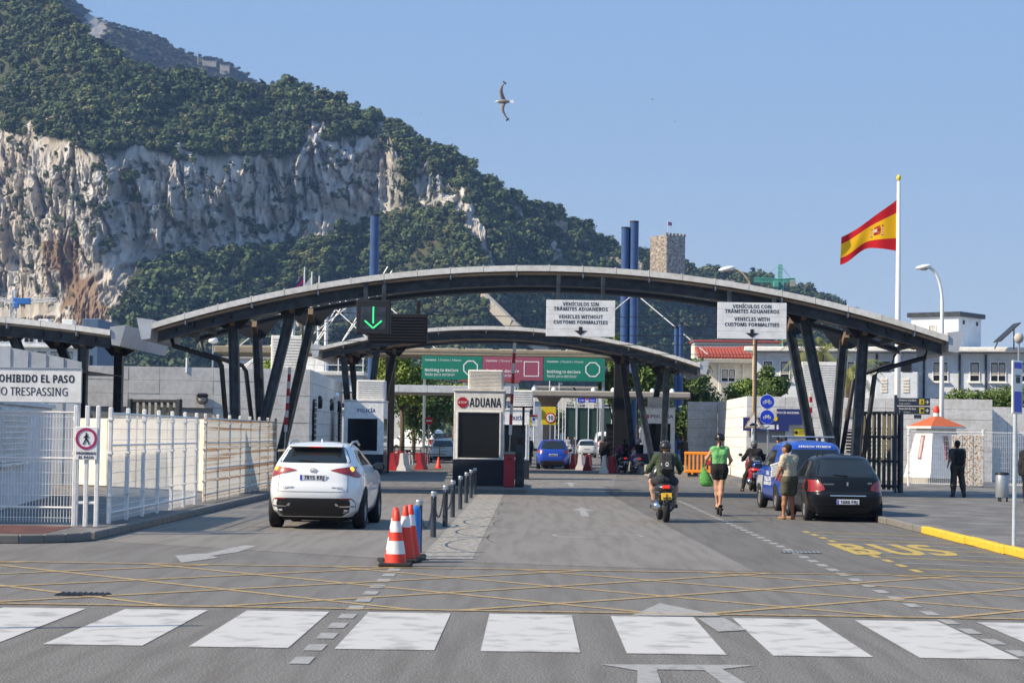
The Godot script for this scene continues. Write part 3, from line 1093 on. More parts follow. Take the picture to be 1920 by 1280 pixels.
	# rain pipes at the outer legs of the long canopy
	if x1 - x0 > 20.0:
		for l in legs:
			var left: bool = l[0] < 0.0
			var ex := x0 + 0.35 if left else x1 - 0.35
			var lx: float = minf(l[1], l[2]) if left else maxf(l[1], l[2])
			var leg_out := -0.28 if left else 0.28
			var pts := [Vector3(ex, y.call(ex) - 0.35, l[3] + 0.35), Vector3(ex + (0.1 if left else -0.1), y.call(ex) - 0.72, l[3] + 0.35), Vector3(lx + leg_out - (0.12 if left else -0.12), y.call(ex) - 1.12, l[3] + 0.35), Vector3(lx + leg_out, y.call(ex) - 1.3, l[3] + 0.35), Vector3(l[0] + leg_out, 0.15, l[3] + 0.3)]
			var st := S(true)
			tube(st, pts, 0.075, 10)
			put("rain_pipe", st, M.steel_dark, o)


# ---------------------------------------------------------------- far town, castle, cranes
func lattice(st: SurfaceTool, a: Vector3, b: Vector3, w: float, bays: int, r: float) -> void:
	var f := frame_of(b - a)
	var cs := [f.x * w + f.z * w, f.x * w - f.z * w, -f.x * w - f.z * w, -f.x * w + f.z * w]
	for c in cs:
		tube(st, [a + c, b + c], r, 4)
	for i in bays:
		var p := a.lerp(b, float(i) / bays)
		var q := a.lerp(b, float(i + 1) / bays)
		for k in 4:
			tube(st, [p + cs[k], q + cs[(k + 1) % 4]], r * 0.7, 3, false)
			tube(st, [q + cs[k], q + cs[(k + 1) % 4]], r * 0.7, 3, false)


func crane(label: String, x: float, z: float, top: float, jib_l: float, jib_r: float, jy: float, mast_m: Material, jib_m: Material, cab_m: Material, rise: float) -> void:
	var c := thing("tower_crane", label, "crane", Vector3(x, 0, z))
	var st := S()
	lattice(st, Vector3(0, 0, 0), Vector3(0, jy, 0), 0.9, int(jy / 2.5), 0.16)
	put("mast", st, mast_m, c)
	st = S()
	lattice(st, Vector3(0, jy, 0), Vector3(0, top, 0), 0.5, 4, 0.14)
	put("mast_head", st, mast_m, c)
	st = S()
	lattice(st, Vector3(jib_l, jy + rise * signf(jib_l) * -0.5, 0), Vector3(0, jy, 0), 0.6, 9, 0.13)
	put("jib" if absf(jib_l) > absf(jib_r) else "counter_jib", st, jib_m, c)
	st = S()
	lattice(st, Vector3(0, jy, 0), Vector3(jib_r, jy + rise * 0.5, 0), 0.6, 9, 0.13)
	put("counter_jib" if absf(jib_l) > absf(jib_r) else "jib", st, jib_m, c)
	st = S()
	var short := jib_l if absf(jib_l) < absf(jib_r) else jib_r
	rbox(st, Vector3(short * 0.85, jy - 0.6, 0), Vector3(1.6, 2.0, 1.4), 0.1)
	put("counterweight", st, M.concrete, c)
	st = S()
	rbox(st, Vector3(signf(-short) * 1.3, jy - 1.0, 0.9), Vector3(1.6, 1.8, 1.4), 0.15)
	put("cab", st, cab_m, c)
	st = S()
	for e in [jib_l * 0.75, jib_r * 0.75]:
		tube(st, [Vector3(0, top, 0), Vector3(e, jy + 0.8, 0)], 0.07, 4)
	put("stay", st, mast_m, c)


func window_unit(parent: Node, x: float, y: float, z: float, w: float, h: float, sashes := 2, sill := true) -> void:
	# a framed window set in a wall that faces +z
	var st := S()
	box(st, Vector3(x, y + h * 0.5 - 0.03, z + 0.02), Vector3(w, 0.06, 0.08))
	box(st, Vector3(x, y - h * 0.5 + 0.03, z + 0.02), Vector3(w, 0.06, 0.08))
	for i in sashes + 1:
		box(st, Vector3(x - w * 0.5 + 0.03 + (w - 0.06) * i / sashes, y, z + 0.02), Vector3(0.06, h - 0.12, 0.08))
	box(st, Vector3(x, y - h * 0.16, z + 0.015), Vector3(w - 0.12, 0.05, 0.06))
	var o := put("window", st, M.white_enamel, parent)
	for i in sashes:
		var pw := (w - 0.06) / sashes - 0.06
		st = S()
		box(st, Vector3(x - w * 0.5 + 0.03 + (w - 0.06) * (i + 0.5) / sashes, y, z - 0.01), Vector3(pw, h - 0.12, 0.02))
		put("pane", st, M.glass_dark, o)
		if sashes < 4:
			st = S()
			box(st, Vector3(x - w * 0.5 + 0.03 + (w - 0.06) * (i + 0.5) / sashes, y + h * 0.14, z + 0.006), Vector3(pw * 0.8, h * 0.5, 0.008))
			put("curtain", st, M.curtain, o)
	if sill:
		st = S()
		rbox(st, Vector3(x, y - h * 0.5 - 0.06, z + 0.08), Vector3(w + 0.24, 0.10, 0.22), 0.02)
		put("sill", st, M.wall_white, o)


func far_town() -> void:
	# the castle on the shoulder
	var c := thing("castle_tower", "square medieval stone keep with battlements on the ridge, lit from the left", "castle", Vector3(71.8, 88, -1088), 38.0)
	var st := S()
	rbox(st, Vector3(0, 9.0, 0), Vector3(13.6, 25, 13.6), 0.3)
	put("keep", st, M.stone_castle, c)
	st = S()
	rbox(st, Vector3(4.0, 5.0, -4.0), Vector3(13.5, 21, 12), 0.3)
	put("turret", st, M.stone_castle, c)
	for i in 6:
		for s in 2:
			st = S()
			box(st, Vector3(-6.3 + i * 2.5, 22.0, 6.4) if s else Vector3(6.4, 22.0, -6.3 + i * 2.5), Vector3(1.5, 1.3, 0.7) if s else Vector3(0.7, 1.3, 1.5))
			put("merlon", st, M.stone_castle, c)
	for i in 3:
		st = S()
		box(st, Vector3(-3.5 + i * 3.3, 15.5 - i * 2.0, 6.82), Vector3(0.7, 2.0, 0.1))
		put("arrow_slit", st, M.joint, c)
	st = S()
	tube(st, [Vector3(0, 21, 0), Vector3(0, 30, 0)], 0.12, 6)
	var fp := put("flagpole", st, M.white_post, c)
	st = S()
	quad(st, Vector3(0, 27.6, 0.0), Vector3(0, 29.6, 0.0), Vector3(2.2, 29.2, 0.8), Vector3(2.2, 27.3, 0.8))
	put("flag", st, M.sign_pink, fp)
	for w in [[46, 94, -1081, 24, 14, -18, "sloping castle curtain wall left of the keep"], [88, 84.5, -1092, 30, 13, 6, "low castle wall right of the keep"], [104, 84, -1090, 9, 14.5, 12, "blunt stone bastion at the right end of the castle wall"], [13.5, 117, -1080, 8, 8, 25, "small ruined stone fort on the ridge above the wooded slope"]]:
		var o := thing("castle_wall", w[6], "stone wall", Vector3(w[0], w[1] - 10, w[2]), w[5])
		st = S()
		rbox(st, Vector3(0, 5, 0), Vector3(w[3], w[4], 3.0), 0.3, Basis(Vector3.BACK, -0.16 if w[0] < 60 and w[0] > 20 else 0.0))
		put("wall", st, M.stone_castle, o)
		for i in int(w[3] / 3):
			st = S()
			box(st, Vector3(-w[3] * 0.5 + 1.5 + i * 3.0, 5 + w[4] * 0.5 + 0.3 - (0.16 * (-w[3] * 0.5 + 1.5 + i * 3.0) if w[0] < 60 and w[0] > 20 else 0.0), 0.6), Vector3(1.5, 1.0, 0.8))
			put("merlon", st, M.stone_castle, o)
	# lookout buildings and the dish
	for b in [[-357, 403.5, -2190, 17.5, 7.0, "flat roofed lookout building on the farther ridge beside a mast"], [-339.5, 397.5, -2186, 12.0, 7.5, "small flat roofed viewing station lower on the farther ridge"]]:
		var o := thing("lookout_building", b[5], "building", Vector3(b[0], b[1] - 5, b[2]))
		st = S()
		rbox(st, Vector3(0, 1.6, 0), Vector3(b[3] * 0.86, b[4] + 4.6, 6), 0.2)
		put("wall", st, M.concrete, o)
		st = S()
		rbox(st, Vector3(0.3, b[4] + 1.2, 0.4), Vector3(b[3], 1.1, 8), 0.2)
		put("roof", st, M.steel_blue, o)
		for i in 4:
			st = S()
			box(st, Vector3(-b[3] * 0.3 + i * b[3] * 0.2, b[4] - 0.6, 3.02), Vector3(b[3] * 0.14, 1.4, 0.1))
			put("window", st, M.glass_dark, o)
	st = S()
	tube(st, [Vector3(-370, 392, -2190), Vector3(-370, 415, -2190)], 0.4, 5)
	tag(put("radio_mast", st, M.galvanised), "thin mast left of the lookout building on the ridge", "mast")
	var dish := thing("satellite_dish", "tilted satellite dish on a lattice stand above the front ridge", "dish", Vector3(-147.5, 184, -1072))
	st = S()
	lattice(st, Vector3(0, -4, 0), Vector3(0, 3.4, 0), 0.5, 4, 0.09)
	put("stand", st, M.steel_dark, dish)
	st = S(true)
	lathe(st, [Vector2(0.1, 0), Vector2(1.0, 0.12), Vector2(1.8, 0.45), Vector2(2.1, 0.7), Vector2(1.75, 0.5), Vector2(0.9, 0.2)], Vector3(0.6, 4.0, 0), 18, Basis(Vector3.BACK, -0.55))
	put("reflector", st, M.steel_dark, dish)
	st = S()
	tube(st, [Vector3(0.6, 4, 0), Vector3(1.3, 5.6, 0)], 0.08, 5)
	put("feed_arm", st, M.steel_dark, dish)
	# retaining wall that climbs the slope
	st = S()
	var path := [Vector3(-30, 72, -976), Vector3(-18, 60, -958), Vector3(-10, 52, -948), Vector3(-2, 45, -944), Vector3(6, 39, -948)]
	for i in 4:
		var d: Vector3 = path[i + 1] - path[i]
		box(st, (path[i] + path[i + 1]) * 0.5 + Vector3(0, 1.0, 2), Vector3(2.4, 5.0, d.length()), Basis.looking_at(d, Vector3.UP))
	tag(put("hillside_wall", st, M.concrete), "pale stone wall climbing the wooded slope in a straight line", "wall")
	# cranes
	crane("white and blue tower crane in front of the quarried cliff at the left edge", -180.6, -700, 49.5, -5.0, 15.0, 45.0, M.white_post, M.white_post, M.crane_blue, 2.6)
	crane("green tower crane rising behind the long canopy's right slope", 73.0, -600, 53.2, -7.6, 4.4, 48.4, M.crane_green, M.crane_green, M.crane_green, 0.6)
	var cb := S()
	rbox(cb, Vector3(-177.6, 45.6, -700), Vector3(6.0, 2.2, 1.6), 0.2)
	tag(put("machinery_cover", cb, M.crane_blue), "blue cover over the jib root of the white tower crane", "crane cover")
	# apartment block
	var ap := thing("apartment_block", "pale apartment block with a dark blue end wall behind the left canopy", "building", Vector3(-80.5, 0, -350), 0.0)
	st = S()
	rbox(st, Vector3(-6, 9.6, 0), Vector3(20, 19.4, 12), 0.1)
	put("wall", st, M.wall_bluewhite, ap)
	st = S()
	rbox(st, Vector3(5.2, 10.2, 0.3), Vector3(2.8, 20.6, 13), 0.1)
	put("end_wall", st, M.bluebuilding, ap)
	for fl in 5:
		for i in 8:
			window_unit(ap, -14.4 + i * 2.25, 3.0 + fl * 3.6, 6.02, 1.7, 2.2, 2, false)
		st = S()
		box(st, Vector3(-6, 1.2 + fl * 3.6, 6.5), Vector3(19.6, 0.25, 1.0))
		put("balcony_slab", st, M.wall_white, ap)
	for i in 5:
		st = S()
		rbox(st, Vector3(-13 + i * 4.2, 20.0, -1.5), Vector3(1.8, 1.4, 2), 0.1)
		put("roof_box", st, M.wall_white, ap)
	for i in 4:
		st = S()
		box(st, Vector3(5.4, 6.5 + i * 3.4, 6.83), Vector3(0.45, 1.8, 0.06))
		put("window", st, M.glass_dark, ap)
	# pale low houses at the foot of the slope, seen under the canopies
	var houses := [[-52, -420, 16, 12], [-30, -470, 14, 15], [-9, -440, 12, 13], [8, -450, 15, 12], [26, -400, 13, 12], [-70, -520, 18, 20], [52, -520, 22, 26]]
	for i in houses.size():
		var h = houses[i]
		var o := thing("town_house", ["pale block house far behind the white masts", "cream flat roofed house far behind the left trees", "pale house between the customs signs and the slope", "white house behind the dark green fence", "cream house far behind the right trees", "tall pale block behind the apartment block", "wide pale block low on the slope behind the red roofed house"][i], "building", Vector3(h[0], 0, h[1]))
		st = S()
		rbox(st, Vector3(0, h[3] * 0.5, 0), Vector3(h[2], h[3], 10), 0.1)
		put("wall", st, [M.wall_cream, M.wall_white, M.panel_grey][i % 3], o)
		st = S()
		rbox(st, Vector3(0, h[3] + 0.3, 0), Vector3(h[2] + 0.8, 0.6, 11), 0.1)
		put("roof", st, M.concrete if i % 2 else M.roof_red, o)
		for fl in int(h[3] / 3.4):
			for k in int(h[2] / 3):
				window_unit(o, -h[2] * 0.5 + 1.6 + k * 3.0, 1.9 + fl * 3.3, 5.02, 1.2, 1.5, 2, false)


# ---------------------------------------------------------------- buildings on both sides of the road
func panel_wall(o: Node3D, a: Vector2, b: Vector2, y0: float, y1: float, row: float, cuts: Array, m: Material, holes := []) -> void:
	# a wall from a to b (x, z) clad in panels with open joints; cuts are distances along it
	var len := a.distance_to(b)
	var d := (b - a) / len
	var bs := Basis(Vector3(d.x, 0, d.y), Vector3.UP, Vector3(-d.y, 0, d.x))
	var st := S()
	box(st, Vector3((a.x + b.x) * 0.5, (y0 + y1) * 0.5, (a.y + b.y) * 0.5) - bs.z * 0.16, Vector3(len - 0.01, y1 - y0 - 0.03, 0.22), bs)
	var back := put("wall", st, M.joint, o)
	var rows := int(round((y1 - y0) / row))
	var hgt := (y1 - y0) / rows
	for r in rows:
		for i in cuts.size() - 1:
			var u0: float = cuts[i] + 0.006
			var u1: float = cuts[i + 1] - 0.006
			var yc := y0 + (r + 0.5) * hgt
			var skip := false
			for h in holes:
				if u0 + 0.05 > h[0] and u1 - 0.05 < h[1] and yc > h[2] and yc < h[3]:
					skip = true
			if skip:
				continue
			var sp := S()
			var c := a + d * (u0 + u1) * 0.5
			rbox(sp, Vector3(c.x, yc, c.y) - bs.z * 0.025 + bs.z * 0.004 * sin(r * 2.7 + i * 1.9), Vector3(u1 - u0, hgt - 0.012, 0.05), 0.005, bs)
			put("panel", sp, m, back)


func grille(o: Node3D, c: Vector3, w: float, h: float, nx: int, ny: int, bs: Basis, called := "grille") -> void:
	var st := S()
	box(st, c - bs.z * 0.05, Vector3(w, h, 0.03), bs)
	var g := put(called, st, M.glass_dark, o)
	for i in nx + 1:
		st = S()
		rbox(st, c + bs.x * (-w * 0.5 + w * i / nx), Vector3(0.035, h, 0.05), 0.008, bs)
		put("bar", st, M.wall_white, g)
	for i in ny + 1:
		st = S()
		rbox(st, c + Vector3(0, -h * 0.5 + h * i / ny, 0) + bs.z * 0.012, Vector3(w, 0.035, 0.05), 0.008, bs)
		put("bar", st, M.wall_white, g)


func louvre(o: Node3D, c: Vector3, w: float, h: float, n: int, bs: Basis) -> void:
	var st := S()
	box(st, c - bs.z * 0.01, Vector3(w, h, 0.04), bs)
	var g := put("window", st, M.steel_black, o)
	for i in n:
		st = S()
		rbox(st, c + Vector3(0, -h * 0.5 + h * (i + 0.5) / n, 0) + bs.z * 0.03, Vector3(w, h / n * 0.28, 0.06), 0.01, bs)
		put("slat", st, M.panel_grey, g)


func ac_unit(parent: Node, c: Vector3, s: Vector3, n := 12) -> void:
	var st := S()
	rbox(st, c, s, 0.03)
	var o := put("air_conditioner", st, M.panel_grey, parent)
	for i in n:
		st = S()
		rbox(st, c + Vector3(0, -s.y * 0.42 + s.y * 0.84 * i / (n - 1.0), s.z * 0.5 + 0.01), Vector3(s.x * 0.9, s.y * 0.4 / n, 0.03), 0.006)
		put("slat", st, M.wall_white, o)


func slatted_gate(label: String, a: Vector3, b: Vector3, h: float, n: int) -> void:
	var o := thing("slatted_gate", label, "gate", Vector3.ZERO)
	var d := b - a
	var bs := Basis(d.normalized(), Vector3.UP, d.normalized().cross(Vector3.UP))
	var c := (a + b) * 0.5
	for e in [a, b]:
		var st := S()
		rbox(st, e + Vector3(0, h * 0.5, 0), Vector3(0.14, h, 0.14), 0.015, bs)
		put("post", st, M.steel_blue, o)
	for y in [0.2, h * 0.38, h * 0.68, h - 0.06]:
		var st := S()
		rbox(st, c + Vector3(0, y, 0), Vector3(d.length(), 0.09, 0.07), 0.012, bs)
		put("rail", st, M.steel_dark, o)
	for i in n:
		var st := S()
		rbox(st, a.lerp(b, (i + 0.5) / n) + Vector3(0, h * 0.5, 0) - bs.z * 0.05, Vector3(d.length() / n * 0.5, h - 0.16, 0.03), 0.008, bs.rotated(Vector3.UP, 0.5))
		put("slat", st, M.gate_slat, o)


func mesh_fence(label: String, a: Vector3, b: Vector3, h: float, spacing: float, pitch: float, m: Material, posts_m: Material, rails: Array, group := "") -> Node3D:
	var o := thing("mesh_fence", label, "fence", Vector3.ZERO, 0.0, group)
	var d := b - a
	var len := d.length()
	var n := maxi(1, int(round(len / spacing)))
	var bs := Basis(d / len, Vector3.UP, (d / len).cross(Vector3.UP))
	for i in n + 1:
		var st := S()
		var p := a + d * i / n
		var lean := 0.012 * sin(i * 2.1)
		rbox(st, p + Vector3(0, h * 0.5 + 0.03, 0), Vector3(0.075, h + 0.06, 0.075), 0.012, bs * Basis(Vector3.BACK, lean))
		for y in [0.25, 0.62, 0.92]:
			rbox(st, p + Vector3(0, h * y, 0), Vector3(0.11, 0.05, 0.10), 0.01, bs)
		put("post", st, posts_m, o)
	for i in n:
		var st := S()
		var p := a + d * i / n
		var k := int(len / n / pitch)
		for j in k:
			var q := p + d / n * (j + 0.5) / k
			box(st, q + Vector3(0, h * 0.5, 0), Vector3(0.009, h - 0.08, 0.009), bs)
		for r in int(h / 0.2):
			box(st, p + d / n * 0.5 + Vector3(0, 0.12 + r * 0.2, 0) + bs.z * 0.006, Vector3(len / n - 0.08, 0.009, 0.009), bs)
		stuff(put("wire_panel", st, m, o))
		for y in rails:
			st = S()
			tube(st, [p + Vector3(0, y, 0), p + d / n + Vector3(0, y, 0)], 0.02, 6)
			put("rail", st, M.fence_white, o)
	return o


func left_side() -> void:
	mat("gate_slat", Color(0.10, 0.095, 0.06), 0.6)
	# long low building
	var o := thing("customs_building", "long low grey panelled customs building on the left behind the fence", "building", Vector3.ZERO)
	panel_wall(o, Vector2(-20.06, -75.2), Vector2(-8.4, -76.5), 0.13, 4.20, 0.507, [0.0, 2.8, 4.95, 6.1, 8.1, 9.95, 11.73], M.panel_grey, [[2.7, 5.0, 0, 2.6], [6.05, 8.15, 0, 2.5]])
	panel_wall(o, Vector2(-8.4, -76.5), Vector2(-9.05, -96.5), 0.13, 4.20, 0.507, [0.0, 4.0, 8.0, 12.0, 16.0, 20.0], M.panel_grey)
	var st := S()
	flat_poly(st, [-20, -75.4, -8.6, -76.7, -9.2, -96.4, -20, -96.4], 4.15)
	put("roof", st, M.concrete, o)
	var sb := Basis(Vector3(-0.0325, 0, -0.9995), Vector3.UP, Vector3(0.9995, 0, -0.0325))
	for w in [[-8.41, -78.2, 8], [-8.93, -94.0, 10]]:
		louvre(o, Vector3(w[0], 2.25, w[1]) + sb.z * 0.04, 1.0, 1.7, w[2], sb)
	for z in [-80.8, -87.8, -93.0]:
		st = S(true)
		lathe(st, [Vector2(0.02, -0.28), Vector2(0.11, -0.26), Vector2(0.12, 0.05), Vector2(0.08, 0.2), Vector2(0.02, 0.24)], Vector3(-8.52 - (z + 80) * -0.0325 + 0.06, 3.05, z), 10)
		put("wall_lamp", st, M.steel_black, o)
	# round bulkhead lamp on the front
	st = S(true)
	var fb := Basis(Vector3(0.994, 0, -0.111), Vector3.UP, Vector3(0.111, 0, 0.994))
	var lp := Vector3(-12.4, 3.02, -76.05) + fb.z * 0.05
	lathe(st, [Vector2(0.21, 0.0), Vector2(0.22, 0.14), Vector2(0.19, 0.17)], lp, 18, Basis(fb.x, fb.z, -fb.y))
	var wl := put("wall_lamp", st, M.steel_dark, o)
	st = S(true)
	lathe(st, [Vector2(0.18, 0.10), Vector2(0.14, 0.17), Vector2(0.0, 0.2)], lp, 18, Basis(fb.x, fb.z, -fb.y))
	put("lens", st, M.curtain, wl)
	st = S()
	rbox(st, lp + Vector3(0, 0.13, 0) + fb.z * 0.12, Vector3(0.44, 0.16, 0.24), 0.06, fb)
	put("hood", st, M.steel_dark, wl)
	ac_unit(o, Vector3(-9.9, 4.95, -82), Vector3(1.3, 1.5, 1.2))
	for d in [[-14.3, 1.3], [-12.2, 1.6], [-10.9, 1.1]]:
		st = S(true)
		lathe(st, [Vector2(d[1], 0), Vector2(d[1] * 0.8, 0.14), Vector2(d[1] * 0.4, 0.22), Vector2(0, 0.25)], Vector3(d[0], 3.98, -80), 16)
		put("skylight", st, M.wall_white, o)
	st = S()
	tube(st, [Vector3(-13.0, 4, -76), Vector3(-13.0, 4.55, -76)], 0.05, 8)
	put("vent_pipe", st, M.white_post, o)
	# grey sheet metal shed further left
	o = thing("metal_shed", "pale blue grey corrugated metal shed with a curved roof edge at the left edge", "shed", Vector3.ZERO)
	for i in 26:
		st = S()
		var x := -20.5 + i * 0.27
		var top := 4.42 - 0.060 * pow(maxf(0.0, x + 17.6), 1.6)
		var t2 := 4.42 - 0.060 * pow(maxf(0.0, x + 0.262 + 17.6), 1.6)
		prism(st, V2([x - 0.13, 0, x + 0.13, 0, x + 0.13, t2, x - 0.13, top]), 0.05, Transform3D(Basis.IDENTITY, Vector3(0, 0, -61.0 + 0.03 * (i % 2))))
		put("sheet", st, M.metal_shed, o)
	st = S()
	flat_poly(st, [-20.6, -61.1, -13.6, -61.1, -13.6, -67.5, -20.6, -67.5], 3.6)
	put("roof", st, M.metal_shed, o)
	# blue white block behind the fence
	o = thing("gatehouse", "low pale blue block house with a barred window behind the left fence", "building", Vector3(-11.0, 0, -41.8), 6.8)
	st = S()
	rbox(st, Vector3(-3, 1.18, -4.63), Vector3(6, 2.3, 9.26), 0.03)
	put("wall", st, M.wall_bluewhite, o)
	st = S()
	rbox(st, Vector3(-3, 2.38, -4.63), Vector3(6.16, 0.10, 9.4), 0.02)
	put("roof", st, M.wall_bluewhite, o)
	var rb := Basis(Vector3.UP, PI / 2)
	grille(o, Vector3(0.03, 1.68, -2.0), 3.9, 1.1, 26, 9, rb, "window")
	st = S()
	rbox(st, Vector3(0.05, 1.05, -2.0), Vector3(0.14, 0.07, 4.2), 0.015)
	put("sill", st, M.wall_white, o)
	# the building that shades the corner, outside the picture
	o = thing("corner_building", "tall white building beyond the left edge of the view", "building", Vector3(-17.2, 0, -38))
	st = S()
	rbox(st, Vector3(0, 3.0, 0.2), Vector3(8, 6.0, 6.2), 0.05)
	put("wall", st, M.wall_white, o)
	for i in 2:
		window_unit(o, -1.8 + i * 3.2, 2.2, 3.52, 1.1, 1.4)
	# sunlit cream wall in the yard
	o = thing("yard_wall", "rust streaked cream yard wall seen through the left mesh fence", "wall", Vector3.ZERO)
	for i in 5:
		st = S()
		var p := Vector3(-13.6, 1.15, -61.0).lerp(Vector3(-8.1, 1.15, -55.0), (i + 0.5) / 5.0)
		rbox(st, p, Vector3(1.6, 2.0, 0.10), 0.02, Basis(Vector3.UP, -atan2(6.0, 5.5)))
		put("panel", st, M.wall_cream, o)
	# fences
	var f1 := mesh_fence("white mesh fence across the front of the left yard", Vector3(-16.0, 0.13, -36.2), Vector3(-8.15, 0.13, -36.2), 2.05, 2.6, 0.055, M.fence_white, M.fence_white, [0.3, 1.18, 2.0], "white mesh fences round the left yard")
	var f2 := mesh_fence("white mesh fence running along the left kerb, rusty at its far end", Vector3(-7.62, 0.13, -36.6), Vector3(-7.72, 0.13, -46.6), 2.05, 1.6, 0.09, M.fence_white, M.fence_white, [0.2, 1.42, 2.0], "white mesh fences round the left yard")
	var f3 := mesh_fence("rust stained mesh fence continuing along the left kerb towards the canopy", Vector3(-7.74, 0.13, -48.0), Vector3(-7.84, 0.13, -62.0), 2.05, 2.0, 0.07, M.fence_rusty, M.fence_rusty, [0.2, 0.8, 1.42, 2.0], "white mesh fences round the left yard")
	f1.set_meta("category", "fence")
	f2.set_meta("category", "fence")
	f3.set_meta("category", "fence")
	slatted_gate("dark slatted gate leaf leaning behind the left fence", Vector3(-12.0, 0.13, -60.4), Vector3(-10.4, 0.13, -59.6), 2.62, 8)
	# signs at the corner
	o = thing("trespass_sign", "large white no trespassing sign with black lettering on the left fence", "sign", Vector3(-8.83, 0, -35.6))
	st = S()
	rbox(st, Vector3(0, 2.595, 0), Vector3(1.78, 0.60, 0.04), 0.012)
	put("board", st, M.sign_white, o)
	st = S()
	for e in [[0, 0.30, 1.80, 0.02], [0, -0.30, 1.80, 0.02], [-0.89, 0, 0.02, 0.58], [0.89, 0, 0.02, 0.58]]:
		rbox(st, Vector3(e[0], 2.595 + e[1], 0.02), Vector3(e[2], e[3], 0.03), 0.006)
	put("frame", st, M.galvanised, o)
	text(o, "PROHIBIDO EL PASO", Vector3(0, 2.71, 0.022), 0.135, M.sign_black, true, 1.52)
	text(o, "NO TRESPASSING", Vector3(0, 2.48, 0.022), 0.135, M.sign_black, false, 1.29)
	for x in [0.83, -0.83]:
		st = S()
		rbox(st, Vector3(x, 1.2, -0.06), Vector3(0.06, 2.4, 0.06), 0.01)
		put("post", st, M.white_post, o)
	o = thing("no_entry_sign", "small no walking sign with a magenta ring on three white posts", "sign", Vector3(-7.79, 0.13, -35.4))
	st = S()
	rbox(st, Vector3(0, 1.46, 0), Vector3(0.39, 0.58, 0.02), 0.008)
	put("plate", st, M.sign_white, o)
	st = S()
	ring_plate(st, 0.145, 0.19, 0.006, Transform3D(Basis.IDENTITY, Vector3(0, 1.54, 0.018)), 32)
	put("ring", st, M.sign_magenta, o)
	walker(o, Vector3(0.0, 1.54, 0.02), 0.21, M.sign_black)
	text(o, "PROHIBIDO", Vector3(0, 1.285, 0.012), 0.045, M.sign_black, true, 0.34)
	text(o, "EL PASO", Vector3(0, 1.215, 0.012), 0.045, M.sign_black, true, 0.26)
	for x in [-0.2, 0.0, 0.19]:
		st = S()
		rbox(st, Vector3(x, 1.06, -0.05), Vector3(0.075, 2.12, 0.06), 0.012)
		put("post", st, M.white_post, o)
	st = S()
	rbox(st, Vector3(0, 0.42, -0.05), Vector3(0.36, 0.05, 0.03), 0.01)
	put("crossbar", st, M.white_post, o)
	# the sign pole whose shadow crosses the zebra
	o = thing("sign_pole", "grey sign pole on the near left pavement, outside the view", "pole", Vector3(-9.4, 0, -17.2))
	st = S()
	tube(st, [Vector3(0, 0, 0), Vector3(0, 5.2, 0)], 0.05, 10)
	put("pole", st, M.galvanised, o)


func walker(o: Node3D, c: Vector3, h: float, m: Material) -> void:
	var st := S()
	var k := h / 0.21
	var xf := Transform3D(Basis.from_scale(Vector3(k, k, 1)), c)
	prism(st, circle(0.016, 12, Vector2(0.0, 0.09)), 0.006, xf)
	for l in [[0.0, 0.07, -0.005, -0.005, 0.034], [-0.005, 0.0, 0.035, -0.05, 0.022], [0.035, -0.05, 0.045, -0.1, 0.018], [-0.005, 0.0, -0.03, -0.055, 0.022], [-0.03, -0.055, -0.06, -0.1, 0.018], [0.0, 0.06, 0.045, 0.02, 0.016], [0.0, 0.06, -0.045, 0.015, 0.016]]:
		var a := Vector2(l[0], l[1])
		var b := Vector2(l[2], l[3])
		var n: Vector2 = (b - a).normalized().orthogonal() * l[4] * 0.5
		prism(st, PackedVector2Array([a + n, b + n, b - n, a - n]), 0.006, xf)
	put("figure", st, m, o)


